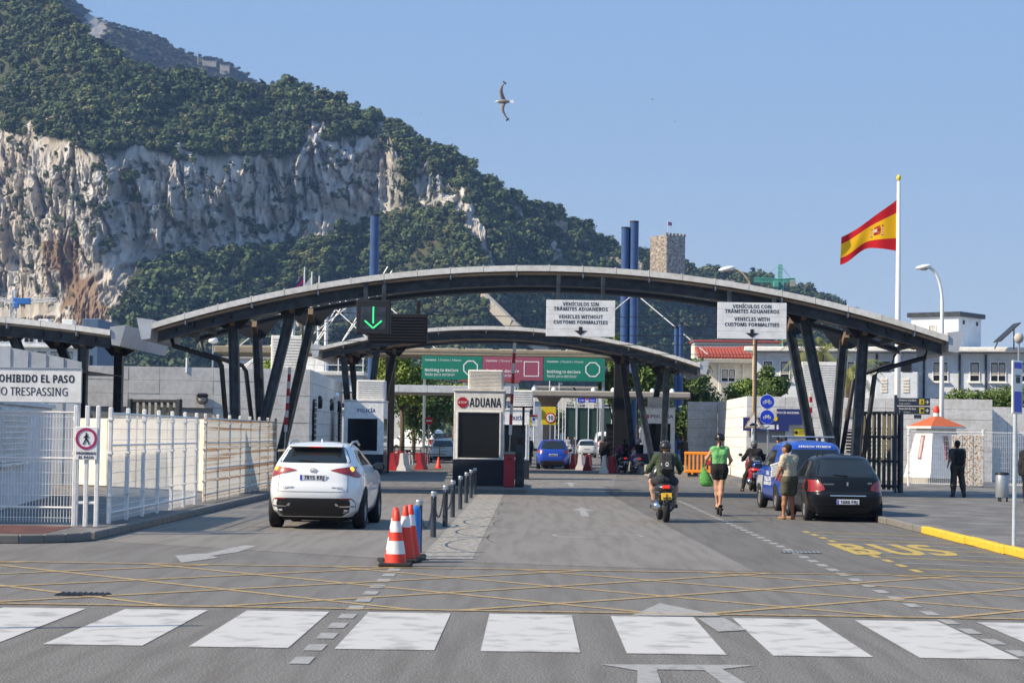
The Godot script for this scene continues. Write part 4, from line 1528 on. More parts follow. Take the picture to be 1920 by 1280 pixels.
func right_side() -> void:
	var o := thing("police_building", "low grey panelled building with blue signs on the right pavement", "building", Vector3.ZERO)
	panel_wall(o, Vector2(9.09, -86), Vector2(19.5, -86), 0.13, 3.62, 0.436, [0.0, 0.3, 1.64, 3.85, 5.9, 8.15, 10.41], M.panel_grey, [[0.25, 1.7, 0, 2.3]])
	panel_wall(o, Vector2(9.25, -101), Vector2(9.09, -86), 0.13, 3.62, 0.436, [0.0, 4.0, 8.0, 11.5, 15.0], M.wall_white)
	panel_wall(o, Vector2(7.75, -101), Vector2(9.25, -101), 0.13, 3.62, 0.436, [0.0, 1.5], M.panel_grey)
	panel_wall(o, Vector2(19.5, -86), Vector2(19.5, -100), 0.13, 3.62, 0.436, [0.0, 3.5, 7.0, 10.5, 14.0], M.panel_grey)
	var st := S()
	flat_poly(st, [9.2, -86.1, 19.4, -86.1, 19.4, -105, 7.8, -105, 7.8, -101.1, 9.3, -101.1], 3.58)
	put("roof", st, M.concrete, o)
	st = S()
	box(st, Vector3(10.08, 1.25, -86.26), Vector3(1.36, 2.2, 0.03))
	put("door", st, M.glass_dark, o)
	for x in [13.3, 14.1]:
		louvre(o, Vector3(x + 0.2, 1.8, -85.98), 0.38, 0.95, 7, Basis.IDENTITY)
	grille(o, Vector3(14.7, 1.75, -85.9), 1.0, 1.25, 10, 7, Basis.IDENTITY, "window")
	grille(o, Vector3(17.2, 1.75, -85.9), 1.0, 1.25, 7, 7, Basis.IDENTITY, "window")
	st = S()
	rbox(st, Vector3(13.5, 2.98, -85.97), Vector3(0.55, 0.34, 0.04), 0.01)
	put("vent", st, M.concrete, o)
	ac_unit(o, Vector3(12.55, 4.4, -89), Vector3(1.65, 1.6, 1.4), 14)
	# its signs
	var sg := thing("office_sign", "stepped navy blue office sign above the door of the right building", "sign", Vector3(8.55, 0, -85.9))
	st = S()
	prism(st, V2([0.39, 2.16, 2.32, 2.16, 2.32, 2.43, 2.89, 2.43, 2.89, 3.10, 1.81, 3.10, 1.81, 2.72, 0.39, 2.72]), 0.05, Transform3D(Basis.IDENTITY, Vector3(0, 0, 0.05)))
	put("board", st, M.sign_navy, sg)
	text(sg, "POLICÍA NACIONAL", Vector3(2.29, 2.94, 0.055), 0.085, M.sign_white, true, 0.95)
	st = S()
	prism(st, circle(0.1, 14, Vector2(1.75, 2.68)), 0.01, Transform3D(Basis.IDENTITY, Vector3(0, 0, 0.064)))
	put("emblem", st, M.sign_yellow, sg)
	st = S()
	prism(st, V2([1.81, 2.43, 1.81, 2.31, 1.77, 2.31, 1.85, 2.21, 1.92, 2.31, 1.88, 2.31, 1.88, 2.43]), 0.01, Transform3D(Basis.IDENTITY, Vector3(0, 0, 0.064)))
	put("arrow", st, M.sign_white, sg)
	sg = thing("ministry_sign", "small yellow sign with a dark emblem on the right building's wall", "sign", Vector3(11.33, 2.11, -85.95))
	st = S()
	rbox(st, Vector3.ZERO, Vector3(0.52, 0.36, 0.03), 0.008)
	put("plate", st, M.sign_yellow, sg)
	st = S()
	prism(st, circle(0.08, 12, Vector2(-0.13, 0)), 0.01, Transform3D(Basis.IDENTITY, Vector3(0, 0, 0.022)))
	put("emblem", st, M.sign_black, sg)
	for i in 3:
		st = S()
		box(st, Vector3(0.09, 0.07 - i * 0.06, 0.018), Vector3(0.22, 0.02, 0.006))
		put("lettering", st, M.sign_black, sg)
	# lower grey wall further right
	o = thing("boundary_wall", "plain grey boundary wall at the right edge below the hedge", "wall", Vector3.ZERO)
	panel_wall(o, Vector2(19.7, -88), Vector2(33, -88), 0.13, 3.35, 3.2, [0.0, 0.9, 2.5, 4.1, 5.7, 8.5, 13.3], M.panel_grey)
	slatted_gate("tall dark slatted gate beside the long canopy's right legs", Vector3(10.95, 0.13, -68.6), Vector3(12.1, 0.13, -66.6), 2.68, 9)
	# the small lighthouse kiosk
	o = thing("lighthouse_kiosk", "small white sloping sided kiosk shaped like a lighthouse with an orange roof", "kiosk", Vector3(16.25, 0.13, -81.6), 24.0)
	st = S()
	frustum(st, 0.0, 1.0, 0.25, 1.0)
	put("plinth", st, M.concrete, o)
	st = S()
	frustum(st, 0.25, 0.92, 2.22, 0.55)
	put("wall", st, M.wall_white, o)
	st = S()
	frustum(st, 2.21, 0.84, 2.29, 0.84)
	put("cornice", st, M.wall_white, o)
	st = S()
	frustum(st, 2.29, 0.83, 2.72, 0.06)
	put("roof", st, M.roof_orange, o)
	st = S(true)
	lathe(st, [Vector2(0.12, 2.64), Vector2(0.12, 2.84), Vector2(0.11, 2.86)], Vector3.ZERO, 14)
	put("lantern_base", st, M.cone_white, o)
	st = S(true)
	lathe(st, [Vector2(0.13, 2.84), Vector2(0.13, 2.98), Vector2(0.07, 3.1), Vector2(0, 3.13)], Vector3.ZERO, 14)
	put("lantern", st, M.cone_red, o)
	for k in 2:
		var b := Basis(Vector3.UP, -PI / 2 * (1 - k) - 0.0)
		st = S()
		box(st, b * Vector3(0, 1.45, 0.70), Vector3(0.24, 0.95, 0.06), b * Basis(Vector3.RIGHT, -0.186))
		var fr := put("slit_window", st, M.sign_pink, o)
		st = S()
		box(st, b * Vector3(0, 1.45, 0.71), Vector3(0.14, 0.84, 0.06), b * Basis(Vector3.RIGHT, -0.186))
		put("pane", st, M.glass_dark if k else M.curtain, fr)
	# fences on the right
	mesh_fence("white mesh fence in front of the right building", Vector3(14.2, 0.13, -76.5), Vector3(19.8, 0.13, -76.5), 2.1, 2.3, 0.075, M.fence_white, M.fence_white, [0.1, 2.05], "mesh fences by the lighthouse kiosk")
	mesh_fence("white mesh fence right of the small lighthouse", Vector3(19.8, 0.13, -76.5), Vector3(28.0, 0.13, -77.5), 2.1, 2.3, 0.075, M.fence_white, M.fence_white, [0.1, 2.05], "mesh fences by the lighthouse kiosk")
	# cream door leaves seen through the mesh
	o = thing("cream_gate", "pair of cream boarded gate leaves beside the small lighthouse", "gate", Vector3(16.5, 0.13, -76.3))
	for i in 6:
		st = S()
		rbox(st, Vector3(-0.62 + i * 0.2, 1.0, 0.01 * (i % 2)), Vector3(0.19, 1.9, 0.05), 0.012)
		put("board", st, M.fence_rusty, o)
	# house with the red roof
	o = thing("red_roof_house", "cream house with a red tiled roof behind the right hand building", "house", Vector3(15.6, 0, -160))
	st = S()
	rbox(st, Vector3(0, 3.9, -3), Vector3(4.4, 7.8, 6), 0.05)
	put("wall", st, M.wall_cream, o)
	st = S()
	rbox(st, Vector3(-0.1, 7.85, -2.6), Vector3(5.2, 0.35, 7.2), 0.05)
	put("eaves", st, M.concrete, o)
	for i in 20:
		st = S()
		var x := -2.5 + i * 0.26
		var top: float = 9.0 + 0.18 * clampf((x - 0.2) / 2.0, 0.0, 1.0)
		var d := Vector3(0, top - 8.1, -2.6)
		tube(st, [Vector3(x, 8.1, 0.9), Vector3(x, top, -2.4)], 0.14, 6)
		put("roof_tile", st, M.roof_red, o)
	window_unit(o, -0.15, 6.75, 0.02, 1.15, 1.05)
	for x in [-0.9, 1.0]:
		st = S()
		tube(st, [Vector3(x, 0, 0.12), Vector3(x, 7.7, 0.12)], 0.05, 6)
		put("drainpipe", st, M.wall_white, o)
	# long pale blue building
	o = thing("pale_blue_building", "long pale blue two storey building with white windows behind the right wall", "building", Vector3(16.8, 0, -155), -14.0)
	st = S()
	rbox(st, Vector3(13.5, 4.2, -5), Vector3(27, 8.4, 10), 0.05)
	put("wall", st, M.wall_bluewhite, o)
	st = S()
	rbox(st, Vector3(13.5, 8.62, -4.6), Vector3(28, 0.36, 11.4), 0.06)
	put("roof", st, M.wall_white, o)
	for x in [1.2, 2.5, 5.0, 7.2, 14.1, 16.6, 18.3, 20.4]:
		window_unit(o, x, 7.0, 0.02, 0.75 if x == 16.6 or x < 3.0 else 1.15, 1.5, 1 if x == 16.6 or x < 3.0 else 2)
	for x in [2.0, 8.2, 14.0, 17.5, 20.5]:
		window_unit(o, x, 3.7, 0.02, 1.1, 1.4)
	for x in [9.4, 12.9, 15.5, 17.4]:
		st = S()
		tube(st, [Vector3(x, 0, 0.1), Vector3(x, 8.3, 0.1)], 0.09, 6)
		put("drainpipe", st, M.steel_blue, o)
	# projecting balcony bay
	st = S()
	rbox(st, Vector3(11.0, 5.9, 0.9), Vector3(3.1, 2.0, 1.8), 0.04)
	var bay := put("balcony", st, M.wall_bluewhite, o)
	st = S()
	rbox(st, Vector3(11.0, 4.85, 0.95), Vector3(3.4, 0.14, 2.0), 0.03)
	put("floor_slab", st, M.steel_blue, bay)
	for x in [10.1, 11.7]:
		st = S()
		box(st, Vector3(x, 7.3, 1.2), Vector3(0.75, 0.75, 1.3))
		put("opening", st, M.glass_dark, bay)
		for i in 5:
			st = S()
			rbox(st, Vector3(x, 5.45 + i * 0.22, 1.82), Vector3(0.48, 0.16, 0.05), 0.015)
			put("lattice_block", st, M.wall_cream, bay)
		st = S()
		prism(st, PackedVector2Array([Vector2(x - 0.4, 2.2), Vector2(x + 0.4, 2.2), Vector2(x + 0.4, 3.6), Vector2(x + 0.28, 3.9), Vector2(x, 4.02), Vector2(x - 0.28, 3.9), Vector2(x - 0.4, 3.6)]), 0.1, Transform3D(Basis.IDENTITY, Vector3(0, 0, 0.05)))
		put("arched_door", st, M.glass_dark, bay)
	# square tower block on its roof
	o = thing("roof_tower", "square pale blue tower block with a grey parapet above the long building", "building", Vector3(32.0, 0, -157), -37.0)
	st = S()
	rbox(st, Vector3(0, 5.7, 0), Vector3(4.0, 11.4, 4.0), 0.04)
	put("wall", st, M.wall_bluewhite, o)
	st = S()
	rbox(st, Vector3(0, 11.5, 0), Vector3(4.5, 0.36, 4.5), 0.04)
	put("parapet", st, M.steel_blue, o)
	window_unit(o, -0.2, 10.2, 2.02, 0.6, 1.0, 1, false)
	for z in [-1.2, 1.2]:
		st = S()
		box(st, Vector3(2.02, 10.9, z), Vector3(0.05, 0.3, 0.3))
		put("vent", st, M.glass_dark, o)
	o = thing("solar_heater", "tilted solar water heater panel on the roof at the right edge", "solar panel", Vector3(34.6, 8.6, -148))
	st = S()
	rbox(st, Vector3(0, 1.2, 0), Vector3(2.0, 0.1, 2.2), 0.02, Basis(Vector3.BACK, 0.75))
	put("panel", st, M.steel_dark, o)
	st = S()
	tube(st, [Vector3(0.5, 0, 0), Vector3(0.5, 1.7, 0)], 0.05, 6)
	tube(st, [Vector3(-0.9, 0, 0), Vector3(-0.6, 0.7, 0)], 0.05, 6)
	put("frame", st, M.steel_dark, o)


func frustum(st: SurfaceTool, y0: float, h0: float, y1: float, h1: float) -> void:
	var a := []
	var b := []
	for q in [[-1, 1], [1, 1], [1, -1], [-1, -1]]:
		a.append(Vector3(q[0] * h0, y0, q[1] * h0))
		b.append(Vector3(q[0] * h1, y1, q[1] * h1))
	for i in 4:
		quad(st, a[i], b[i], b[(i + 1) % 4], a[(i + 1) % 4])
	quad(st, b[3], b[2], b[1], b[0])
	quad(st, a[0], a[1], a[2], a[3])


# ---------------------------------------------------------------- booths, barriers and the far canopies
func booth(label: String, at0: Vector3, w: float, dep: float, h: float, base: float, win: Array, word: String, stop: bool, called := "customs_booth") -> Node3D:
	# win: x0, x1, y0, y1 of the front window
	var o := thing(called, label, "booth", at0)
	var st := S()
	rbox(st, Vector3(0, base * 0.5, -dep * 0.5), Vector3(w + 0.03, base, dep + 0.02), 0.015)
	put("base_panel", st, M.booth_navy, o)
	# white walls framed round the windows
	var t := 0.06
	st = S()
	var cx: float = (win[0] + win[1]) * 0.5
	rbox(st, Vector3((-w * 0.5 + win[0]) * 0.5, (base + win[3]) * 0.5, -t * 0.5), Vector3(win[0] + w * 0.5, win[3] - base, t), 0.008)
	rbox(st, Vector3((w * 0.5 + win[1]) * 0.5, (base + win[3]) * 0.5, -t * 0.5), Vector3(w * 0.5 - win[1], win[3] - base, t), 0.008)
	rbox(st, Vector3(cx, (base + win[2]) * 0.5, -t * 0.5), Vector3(win[1] - win[0], win[2] - base, t - 0.004), 0.008)
	rbox(st, Vector3(0, (h + win[3]) * 0.5, -dep * 0.5), Vector3(w, h - win[3], dep), 0.02)
	for x in [-w * 0.5 + 0.05, w * 0.5 - 0.05]:
		rbox(st, Vector3(x, (base + win[3]) * 0.5, -dep + 0.05), Vector3(0.1, win[3] - base, 0.1), 0.008)
	put("wall", st, M.white_enamel, o)
	st = S()
	for e in [[win[0] - 0.025, win[2], 0.05, win[3] - win[2], 0.5], [win[1] + 0.025, win[2], 0.05, win[3] - win[2], 0.5]]:
		rbox(st, Vector3(e[0], win[2] + (win[3] - win[2]) * 0.5, 0.012), Vector3(e[2], e[3] + 0.1, 0.03), 0.006)
	for y in [win[2] - 0.025, win[3] + 0.025]:
		rbox(st, Vector3(cx, y, 0.010), Vector3(win[1] - win[0], 0.05, 0.03), 0.006)
	var fr := put("window", st, M.white_enamel, o)
	st = S()
	box(st, Vector3(cx, (win[2] + win[3]) * 0.5, -0.03), Vector3(win[1] - win[0], win[3] - win[2], 0.012))
	put("pane", st, M.glass_dark, fr)
	for s in [-1.0, 1.0]:
		st = S()
		box(st, Vector3(s * (w * 0.5 - 0.012), (base + win[3]) * 0.5, -dep * 0.5), Vector3(0.012, win[3] - base, dep - 0.22))
		put("side_window", st, M.glass_dark, o)
	st = S()
	rbox(st, Vector3(0, h + 0.03, -dep * 0.5), Vector3(w + 0.06, 0.07, dep + 0.06), 0.015)
	put("roof", st, M.panel_grey, o)
	if word != "":
		var ty: float = (win[3] + h) * 0.5 - 0.02
		var cap := 0.30 if w > 1.5 and stop and h > 3.1 and called == "customs_booth" else 0.15
		if stop:
			var r := cap * 0.62
			st = S()
			prism(st, circle(r, 8, Vector2.ZERO, PI / 8), 0.012, Transform3D(Basis.IDENTITY, Vector3(-w * 0.5 + r + 0.1, ty, 0.014)))
			var sg := put("stop_symbol", st, M.sign_red, o)
			text(sg, "STOP", Vector3(-w * 0.5 + r + 0.1, ty, 0.016), r * 0.40, M.sign_white, true, r * 1.5)
			text(o, word, Vector3(-w * 0.5 + 2 * r + 0.1 + (w - 2 * r - 0.16) * 0.5, ty, 0.004), cap, M.sign_black if cap > 0.2 else M.sign_navy, true, w - 2 * r - 0.24)
		else:
			text(o, word, Vector3(0.1, ty, 0.004), cap, M.sign_navy, true, w * 0.45)
	return o


func plastic_barrier(label: String, p: Vector3, turn: float, m: Material, l := 1.1) -> void:
	var o := thing("road_barrier", label, "barrier", p, turn, "plastic road barriers")
	var st := S()
	prism(st, V2([-0.24, 0, 0.24, 0, 0.22, 0.14, 0.12, 0.34, 0.075, 0.86, -0.075, 0.86, -0.12, 0.34, -0.22, 0.14]), l, Transform3D(Basis(Vector3.UP, PI / 2), Vector3(-l * 0.5, 0, 0)))
	put("shell", st, m, o)
	for x in [-l * 0.26, l * 0.26]:
		st = S()
		rbox(st, Vector3(x, 0.52, 0.095), Vector3(0.16, 0.5, 0.05), 0.02, Basis(Vector3.RIGHT, -0.09))
		put("rib", st, m, o)
	st = S(true)
	lathe(st, [Vector2(0.05, 0.85), Vector2(0.05, 0.89), Vector2(0, 0.895)], Vector3(0, 0, 0), 10)
	put("filler_cap", st, M.cone_white, o)


func boom(label: String, p: Vector3, tilt: float, l: float, cab_m: Material) -> void:
	var o := thing("boom_barrier", label, "barrier", p)
	var st := S()
	rbox(st, Vector3(0, 0.53, 0), Vector3(0.36, 1.06, 0.30), 0.025)
	var cb := put("cabinet", st, cab_m, o)
	st = S()
	rbox(st, Vector3(0, 1.10, 0), Vector3(0.40, 0.09, 0.34), 0.03)
	put("lid", st, M.concrete, cb)
	st = S()
	rbox(st, Vector3(0.02, 0.92, 0.152), Vector3(0.10, 0.05, 0.01), 0.004)
	put("lock", st, M.steel_black, cb)
	var d := Vector3(sin(tilt), cos(tilt), 0)
	var a := Vector3(0, 1.15, 0.05)
	st = S()
	tube(st, [a, a + d * 0.7], 0.02, 8)
	put("rod", st, M.galvanised, o)
	var n := 9
	for i in n:
		st = S()
		rbox(st, a + d * (0.55 + (l - 0.55) * (i + 0.5) / n), Vector3(0.105, (l - 0.55) / n, 0.045), 0.01, Basis(Vector3(d.y, -d.x, 0), d, Vector3.BACK))
		put("arm_band", st, M.sign_red if i % 2 else M.cone_white, o)


func middle() -> void:
	var o := booth("white and navy customs booth with a dark window on the traffic island", Vector3(-1.76, 0.14, -67.2), 1.66, 2.4, 3.12, 0.86, [-0.68, 0.69, 0.92, 2.42], "ADUANA", true)
	ac_unit(o, Vector3(0.2, 3.52, -0.8), Vector3(1.18, 0.66, 0.9), 13)
	o = booth("second booth with a white band behind the customs booth", Vector3(-0.75, 0, -84.0), 1.3, 2.2, 2.85, 0.8, [-0.5, 0.5, 0.9, 2.25], "POLICÍA", false, "police_booth")
	ac_unit(o, Vector3(0.35, 3.3, -0.8), Vector3(0.9, 0.8, 0.8), 8)
	o = booth("police booth beside the left building under the second canopy", Vector3(-7.35, 0.1, -88.5), 1.75, 2.4, 3.1, 0.8, [-0.7, 0.6, 0.95, 2.35], "POLICÍA", false, "police_booth")
	ac_unit(o, Vector3(0.25, 3.6, -0.9), Vector3(1.25, 0.9, 0.9), 9)
	o = booth("police booth between the second canopy's right legs", Vector3(6.35, 0.3, -101.0), 1.55, 2.4, 2.95, 0.7, [-0.55, 0.55, 0.8, 2.2], "POLICÍA", true, "police_booth")
	ac_unit(o, Vector3(0.0, 3.25, -0.9), Vector3(1.05, 0.55, 0.8), 9)
	o = thing("ticket_machine", "dark grey ticket machine post beside the red barrier cabinet", "machine", Vector3(-0.38, 0.14, -66.6))
	var st := S()
	rbox(st, Vector3(0, 0.9, 0), Vector3(0.30, 1.8, 0.36), 0.03)
	put("cabinet", st, M.steel_blue, o)
	st = S()
	rbox(st, Vector3(0, 1.5, 0.185), Vector3(0.16, 0.2, 0.01), 0.004)
	put("screen", st, M.glass_dark, o)
	st = S()
	rbox(st, Vector3(0.0, 2.62, 0), Vector3(0.85, 0.05, 0.5), 0.01)
	tube(st, [Vector3(0.1, 1.8, 0), Vector3(0.1, 2.6, 0)], 0.04, 8)
	put("hood", st, M.steel_black, o)
	boom("raised red and white barrier on a red cabinet beside the customs booth", Vector3(-0.72, 0.14, -66.0), 0.035, 3.55, M.sign_red)
	boom("raised striped barrier behind the left fence under the long canopy", Vector3(-7.80, 0.13, -64.0), 0.045, 2.6, M.steel_dark)
	boom("raised striped barrier behind the blue van", Vector3(9.68, 0.13, -70.5), 0.0, 2.2, M.steel_dark)
	boom("lowered looking short barrier arm left of the far blue sign", Vector3(-1.0, 0, -118), 0.02, 1.3, M.steel_dark)
	# islands under the second canopy
	st = S()
	pavement(st, [5.5, -94.8, 7.3, -94.8, 7.3, -108, 5.2, -108], 0.5)
	struct("island", st, M.concrete)
	# red and white plastic barriers
	for b in [["white plastic barrier end on, left of the silver hatchback", -6.05, -100.6, 78.0, 1], ["dark red plastic barrier left of the white one", -6.75, -101.4, 85.0, 0], ["red plastic barrier behind the white one, left lane", -5.45, -104.5, 80.0, 0], ["red plastic barrier across the left lane", -6.6, -112.0, 0.0, 0],
		["white plastic barrier end on with a red edge, right of the blue people carrier", 3.72, -101.6, 84.0, 1], ["red plastic barrier left of the white end on one", 3.1, -108.5, 84.0, 0], ["grey white plastic barrier in the middle of the lane divider", 2.75, -110.4, 84.0, 1], ["dark red barrier at the left end of the lane divider", 2.42, -112.6, 84.0, 0], ["pale barrier in the lane divider beside the blue car", 2.2, -115.0, 84.0, 1], ["red barrier touching the white end on one", 4.12, -102.2, 84.0, 0]]:
		plastic_barrier(b[0], Vector3(b[1], 0, b[2]), b[3], M.cone_white if b[4] else M.plastic_red, 1.0)
	# orange crowd barrier
	o = thing("crowd_barrier", "orange plastic crowd barrier in front of the right building", "barrier", Vector3(8.0, 0.13, -93.2), -6.0)
	for y in [0.15, 0.98]:
		st = S()
		rbox(st, Vector3(0, y, 0), Vector3(1.95, 0.14, 0.08), 0.03)
		put("rail", st, M.plastic_orange, o)
	for i in 11:
		st = S()
		rbox(st, Vector3(-0.92 + i * 0.184, 0.56, 0), Vector3(0.085, 0.74, 0.05), 0.015)
		put("slat", st, M.plastic_orange, o)
	for x in [-0.6, 0.6]:
		st = S()
		rbox(st, Vector3(x, 0.05, 0), Vector3(0.08, 0.09, 0.5), 0.02)
		put("foot", st, M.plastic_orange, o)
	st = S()
	rbox(st, Vector3(0.1, 0.56, 0.03), Vector3(0.26, 0.2, 0.012), 0.004)
	put("label_plate", st, M.plastic_red, o)
	# flat canopies beyond
	o = thing("flat_canopy", "flat white fascia canopy running left behind the customs booth", "canopy", Vector3.ZERO)
	for i in 5:
		st = S()
		rbox(st, Vector3(-8.2 + i * 1.62, 4.30, -112), Vector3(1.60, 0.40, 0.1), 0.012)
		put("fascia_panel", st, M.wall_bluewhite, o)
	st = S()
	rbox(st, Vector3(-5.0, 4.2, -115), Vector3(8.2, 0.3, 5.8), 0.02)
	put("roof", st, M.concrete, o)
	for x in [-8.6, -1.6]:
		st = S()
		tube(st, [Vector3(x, 0, -114), Vector3(x, 4.1, -114)], 0.14, 10)
		put("column", st, M.concrete, o)
	o = thing("concrete_canopy", "concrete canopy slab on a flared round column beyond the booths", "canopy", Vector3.ZERO)
	st = S()
	rbox(st, Vector3(3.6, 4.16, -114.5), Vector3(10.4, 0.34, 4.0), 0.06)
	put("slab", st, M.concrete, o)
	st = S(true)
	lathe(st, [Vector2(0.34, 0), Vector2(0.33, 2.4), Vector2(0.36, 3.1), Vector2(0.46, 3.6), Vector2(0.72, 4.0)], Vector3(0.95, 0, -114), 20)
	put("column", st, M.concrete_brown, o)
	for x in [7.6]:
		st = S()
		tube(st, [Vector3(x, 0, -114), Vector3(x, 4.0, -114)], 0.16, 12)
		put("column", st, M.concrete, o)
	for i in 9:
		st = S(true)
		var x := -1.0 + i * 1.1
		lathe(st, [Vector2(0.14, 0), Vector2(0.13, 0.12), Vector2(0.06, 0.2), Vector2(0, 0.21)], Vector3(x, 4.32, -112.9 - 0.2 * sin(i)), 8)
		put("roof_light", st, M.white_enamel if i % 3 else M.steel_black, o)
	# customs lane boards
	var boards := [["green nothing to declare board on the left of the gantry", -4.78, M.sign_green, true], ["pink goods to declare board in the middle of the gantry", -1.17, M.sign_pink, false], ["green nothing to declare board on the right of the gantry", 2.46, M.sign_green, true]]
	for b in boards:
		o = thing("customs_board", b[0], "sign", Vector3(b[1], 5.74, -120), 0.0)
		st = S()
		rbox(st, Vector3.ZERO, Vector3(3.58, 1.38, 0.06), 0.012)
		put("board", st, b[2], o)
		text(o, "Customs", Vector3(-1.28, 0.46, 0.033), 0.115, M.sign_white, true, 0.66)
		text(o, "| Douane | Aduana", Vector3(-0.16, 0.46, 0.033), 0.115, M.sign_white, false, 1.36)
		text(o, "Nothing to declare" if b[3] else "Goods to declare", Vector3(-0.62, -0.14, 0.033), 0.17, M.sign_white, true, 1.98)
		text(o, "Nada para declarar" if b[3] else "Algo para declarar", Vector3(-0.72, -0.40, 0.033), 0.16, M.sign_white, false, 1.76)
		st = S()
		if b[3]:
			ring_plate(st, 0.40, 0.475, 0.012, Transform3D(Basis.IDENTITY, Vector3(1.1, 0.02, 0.044)), 8, PI / 8)
		else:
			ring_plate(st, 0.56, 0.64, 0.012, Transform3D(Basis.IDENTITY, Vector3(1.1, 0.0, 0.044)), 4, PI / 4)
		put("symbol", st, M.sign_white, o)
	o = thing("sign_gantry", "grey steel gantry that carries the three customs boards", "gantry", Vector3(0, 0, -120.2))
	for x in [-6.4, 4.2]:
		st = S()
		rbox(st, Vector3(x, 3.2, 0), Vector3(0.16, 6.4, 0.16), 0.02)
		put("post", st, M.galvanised, o)
	st = S()
	rbox(st, Vector3(-1.1, 5.9, 0), Vector3(11, 0.12, 0.12), 0.02)
	put("beam", st, M.galvanised, o)
	# footbridge slab with blue tubes and stays
	o = thing("bridge_canopy", "long brown concrete canopy beam hung from tall tubes behind the customs boards", "canopy", Vector3.ZERO)
	st = S()
	rbox(st, Vector3(-6, 6.80, -126), Vector3(27, 0.42, 5.0), 0.05)
	put("slab", st, M.concrete_brown, o)
	for i in 12:
		st = S()
		rbox(st, Vector3(-18 + i * 2.1, 7.04, -124.2), Vector3(1.7, 0.08, 0.5), 0.02)
		put("gravel_tray", st, M.concrete, o)
	for x in [-14.0, -10.4, 6.4]:
		for e in [-3.2, 3.2]:
			st = S()
			tube(st, [Vector3(x, 10.9, -128), Vector3(x + e * 1.4, 7.0, -126)], 0.035, 5)
			put("stay", st, M.white_post, o)
	var tubes := [["tall blue steel tube column left of the sky gap above the long canopy", -10.3, -130.0, 15.8, 0.30], ["shorter of the two tall blue tube columns beside the castle", 5.86, -130.0, 15.2, 0.27], ["taller of the two tall blue tube columns beside the castle", 6.42, -130.0, 15.6, 0.29], ["left one of the low pair of blue tubes in front of the right trees", 8.92, -126.0, 8.6, 0.14], ["right one of the low pair of blue tubes in front of the right trees", 9.2, -126.0, 8.85, 0.17]]
	for t in tubes:
		o = thing("blue_column", t[0], "column", Vector3(t[1], 0, t[2]))
		st = S(true)
		lathe(st, [Vector2(t[4], 0), Vector2(t[4], t[3])], Vector3.ZERO, 24)
		put("tube", st, M.column_blue, o)
		st = S()
		lathe(st, [Vector2(t[4] * 0.96, t[3] - 0.02), Vector2(t[4] * 1.02, t[3] - 0.02), Vector2(t[4] * 1.02, t[3] + 0.08), Vector2(0, t[3] + 0.08)], Vector3.ZERO, 24)
		put("cap", st, M.steel_dark, o)
	# white stayed building at the left, with masts and flags
	o = thing("terminal_building", "white railed terrace building behind the left police booth", "building", Vector3(-15.5, 0, -150))
	st = S()
	rbox(st, Vector3(0, 3.0, 0), Vector3(6, 6.0, 6), 0.05)
	put("wall", st, M.wall_bluewhite, o)
	st = S()
	rbox(st, Vector3(0, 6.1, 0), Vector3(6.6, 0.3, 6.6), 0.04)
	put("terrace", st, M.wall_white, o)
	st = S()
	rbox(st, Vector3(-1.2, 7.1, -1), Vector3(2.6, 1.7, 3), 0.04)
	put("cabin", st, M.wall_white, o)
	for i in 8:
		st = S()
		tube(st, [Vector3(-3.1 + i * 0.9, 6.2, 3.2), Vector3(-3.1 + i * 0.9, 7.2, 3.2)], 0.04, 5)
		put("baluster", st, M.white_post, o)
	for y in [6.7, 7.2]:
		st = S()
		tube(st, [Vector3(-3.2, y, 3.2), Vector3(3.3, y, 3.2)], 0.035, 5)
		put("rail", st, M.white_post, o)
	for i in 3:
		window_unit(o, -1.9 + i * 1.9, 4.2, 3.02, 1.2, 1.3)
	for f in [["white mast with a red and blue flag left of the long canopy's crest", -21.6, 17.3, 1], ["white mast with a pale grey flag", -20.9, 16.9, 2], ["bare white mast right of the two flags", -20.2, 16.5, 0]]:
		o = thing("flag_mast", f[0], "flagpole", Vector3(f[1], 0, -190))
		st = S()
		tube(st, [Vector3.ZERO, Vector3(0, f[2] * 0.5, 0), Vector3(0, f[2], 0)], [0.22, 0.16, 0.06], 8)
		put("mast", st, M.white_post, o)
		if f[3] == 1:
			for k in 3:
				st = S()
				var a := Vector3(-0.05, f[2] - 0.8 - k * 0.28, 0.02 * k)
				tri(st, a, a + Vector3(-2.1, -2.3, 0.3), a + Vector3(-1.7, -2.6, 0.2))
				tri(st, a, a + Vector3(-1.7, -2.6, 0.2), a + Vector3(0, -0.3, 0))
				put("flag", st, [M.sign_navy, M.sign_red, M.sign_navy][k], o)
		elif f[3] == 2:
			st = S()
			quad(st, Vector3(0, f[2] - 0.4, 0), Vector3(-0.9, f[2] - 1.6, 0.2), Vector3(-0.85, f[2] - 2.9, 0.2), Vector3(0, f[2] - 2.4, 0))
			put("flag", st, M.panel_grey, o)
	for m in [[-19.6, -165, 11.0], [-16.9, -165, 12.0]]:
		o = thing("stay_mast", "white mast with slanting stays, " + ("left" if m[0] < -18 else "right") + " one behind the long canopy's left legs", "mast", Vector3(m[0], 0, m[1]))
		st = S()
		tube(st, [Vector3.ZERO, Vector3(0, m[2], 0)], 0.16, 8)
		put("mast", st, M.white_post, o)
		for e in [[5.5, 0.0], [5.9, 0.35], [-4.4, -1.5], [-4.8, -1.9]]:
			st = S()
			tube(st, [Vector3(0.3 if e[0] < 0 else e[0] * 0.9, m[2] - 0.5 if e[0] < 0 else m[2] + 3.4 - e[1], 0), Vector3(e[0] if e[0] < 0 else 0.6, m[2] - 4.0 + e[1] * 0.3, 0)], 0.05, 5)
			put("stay", st, M.white_post, o)
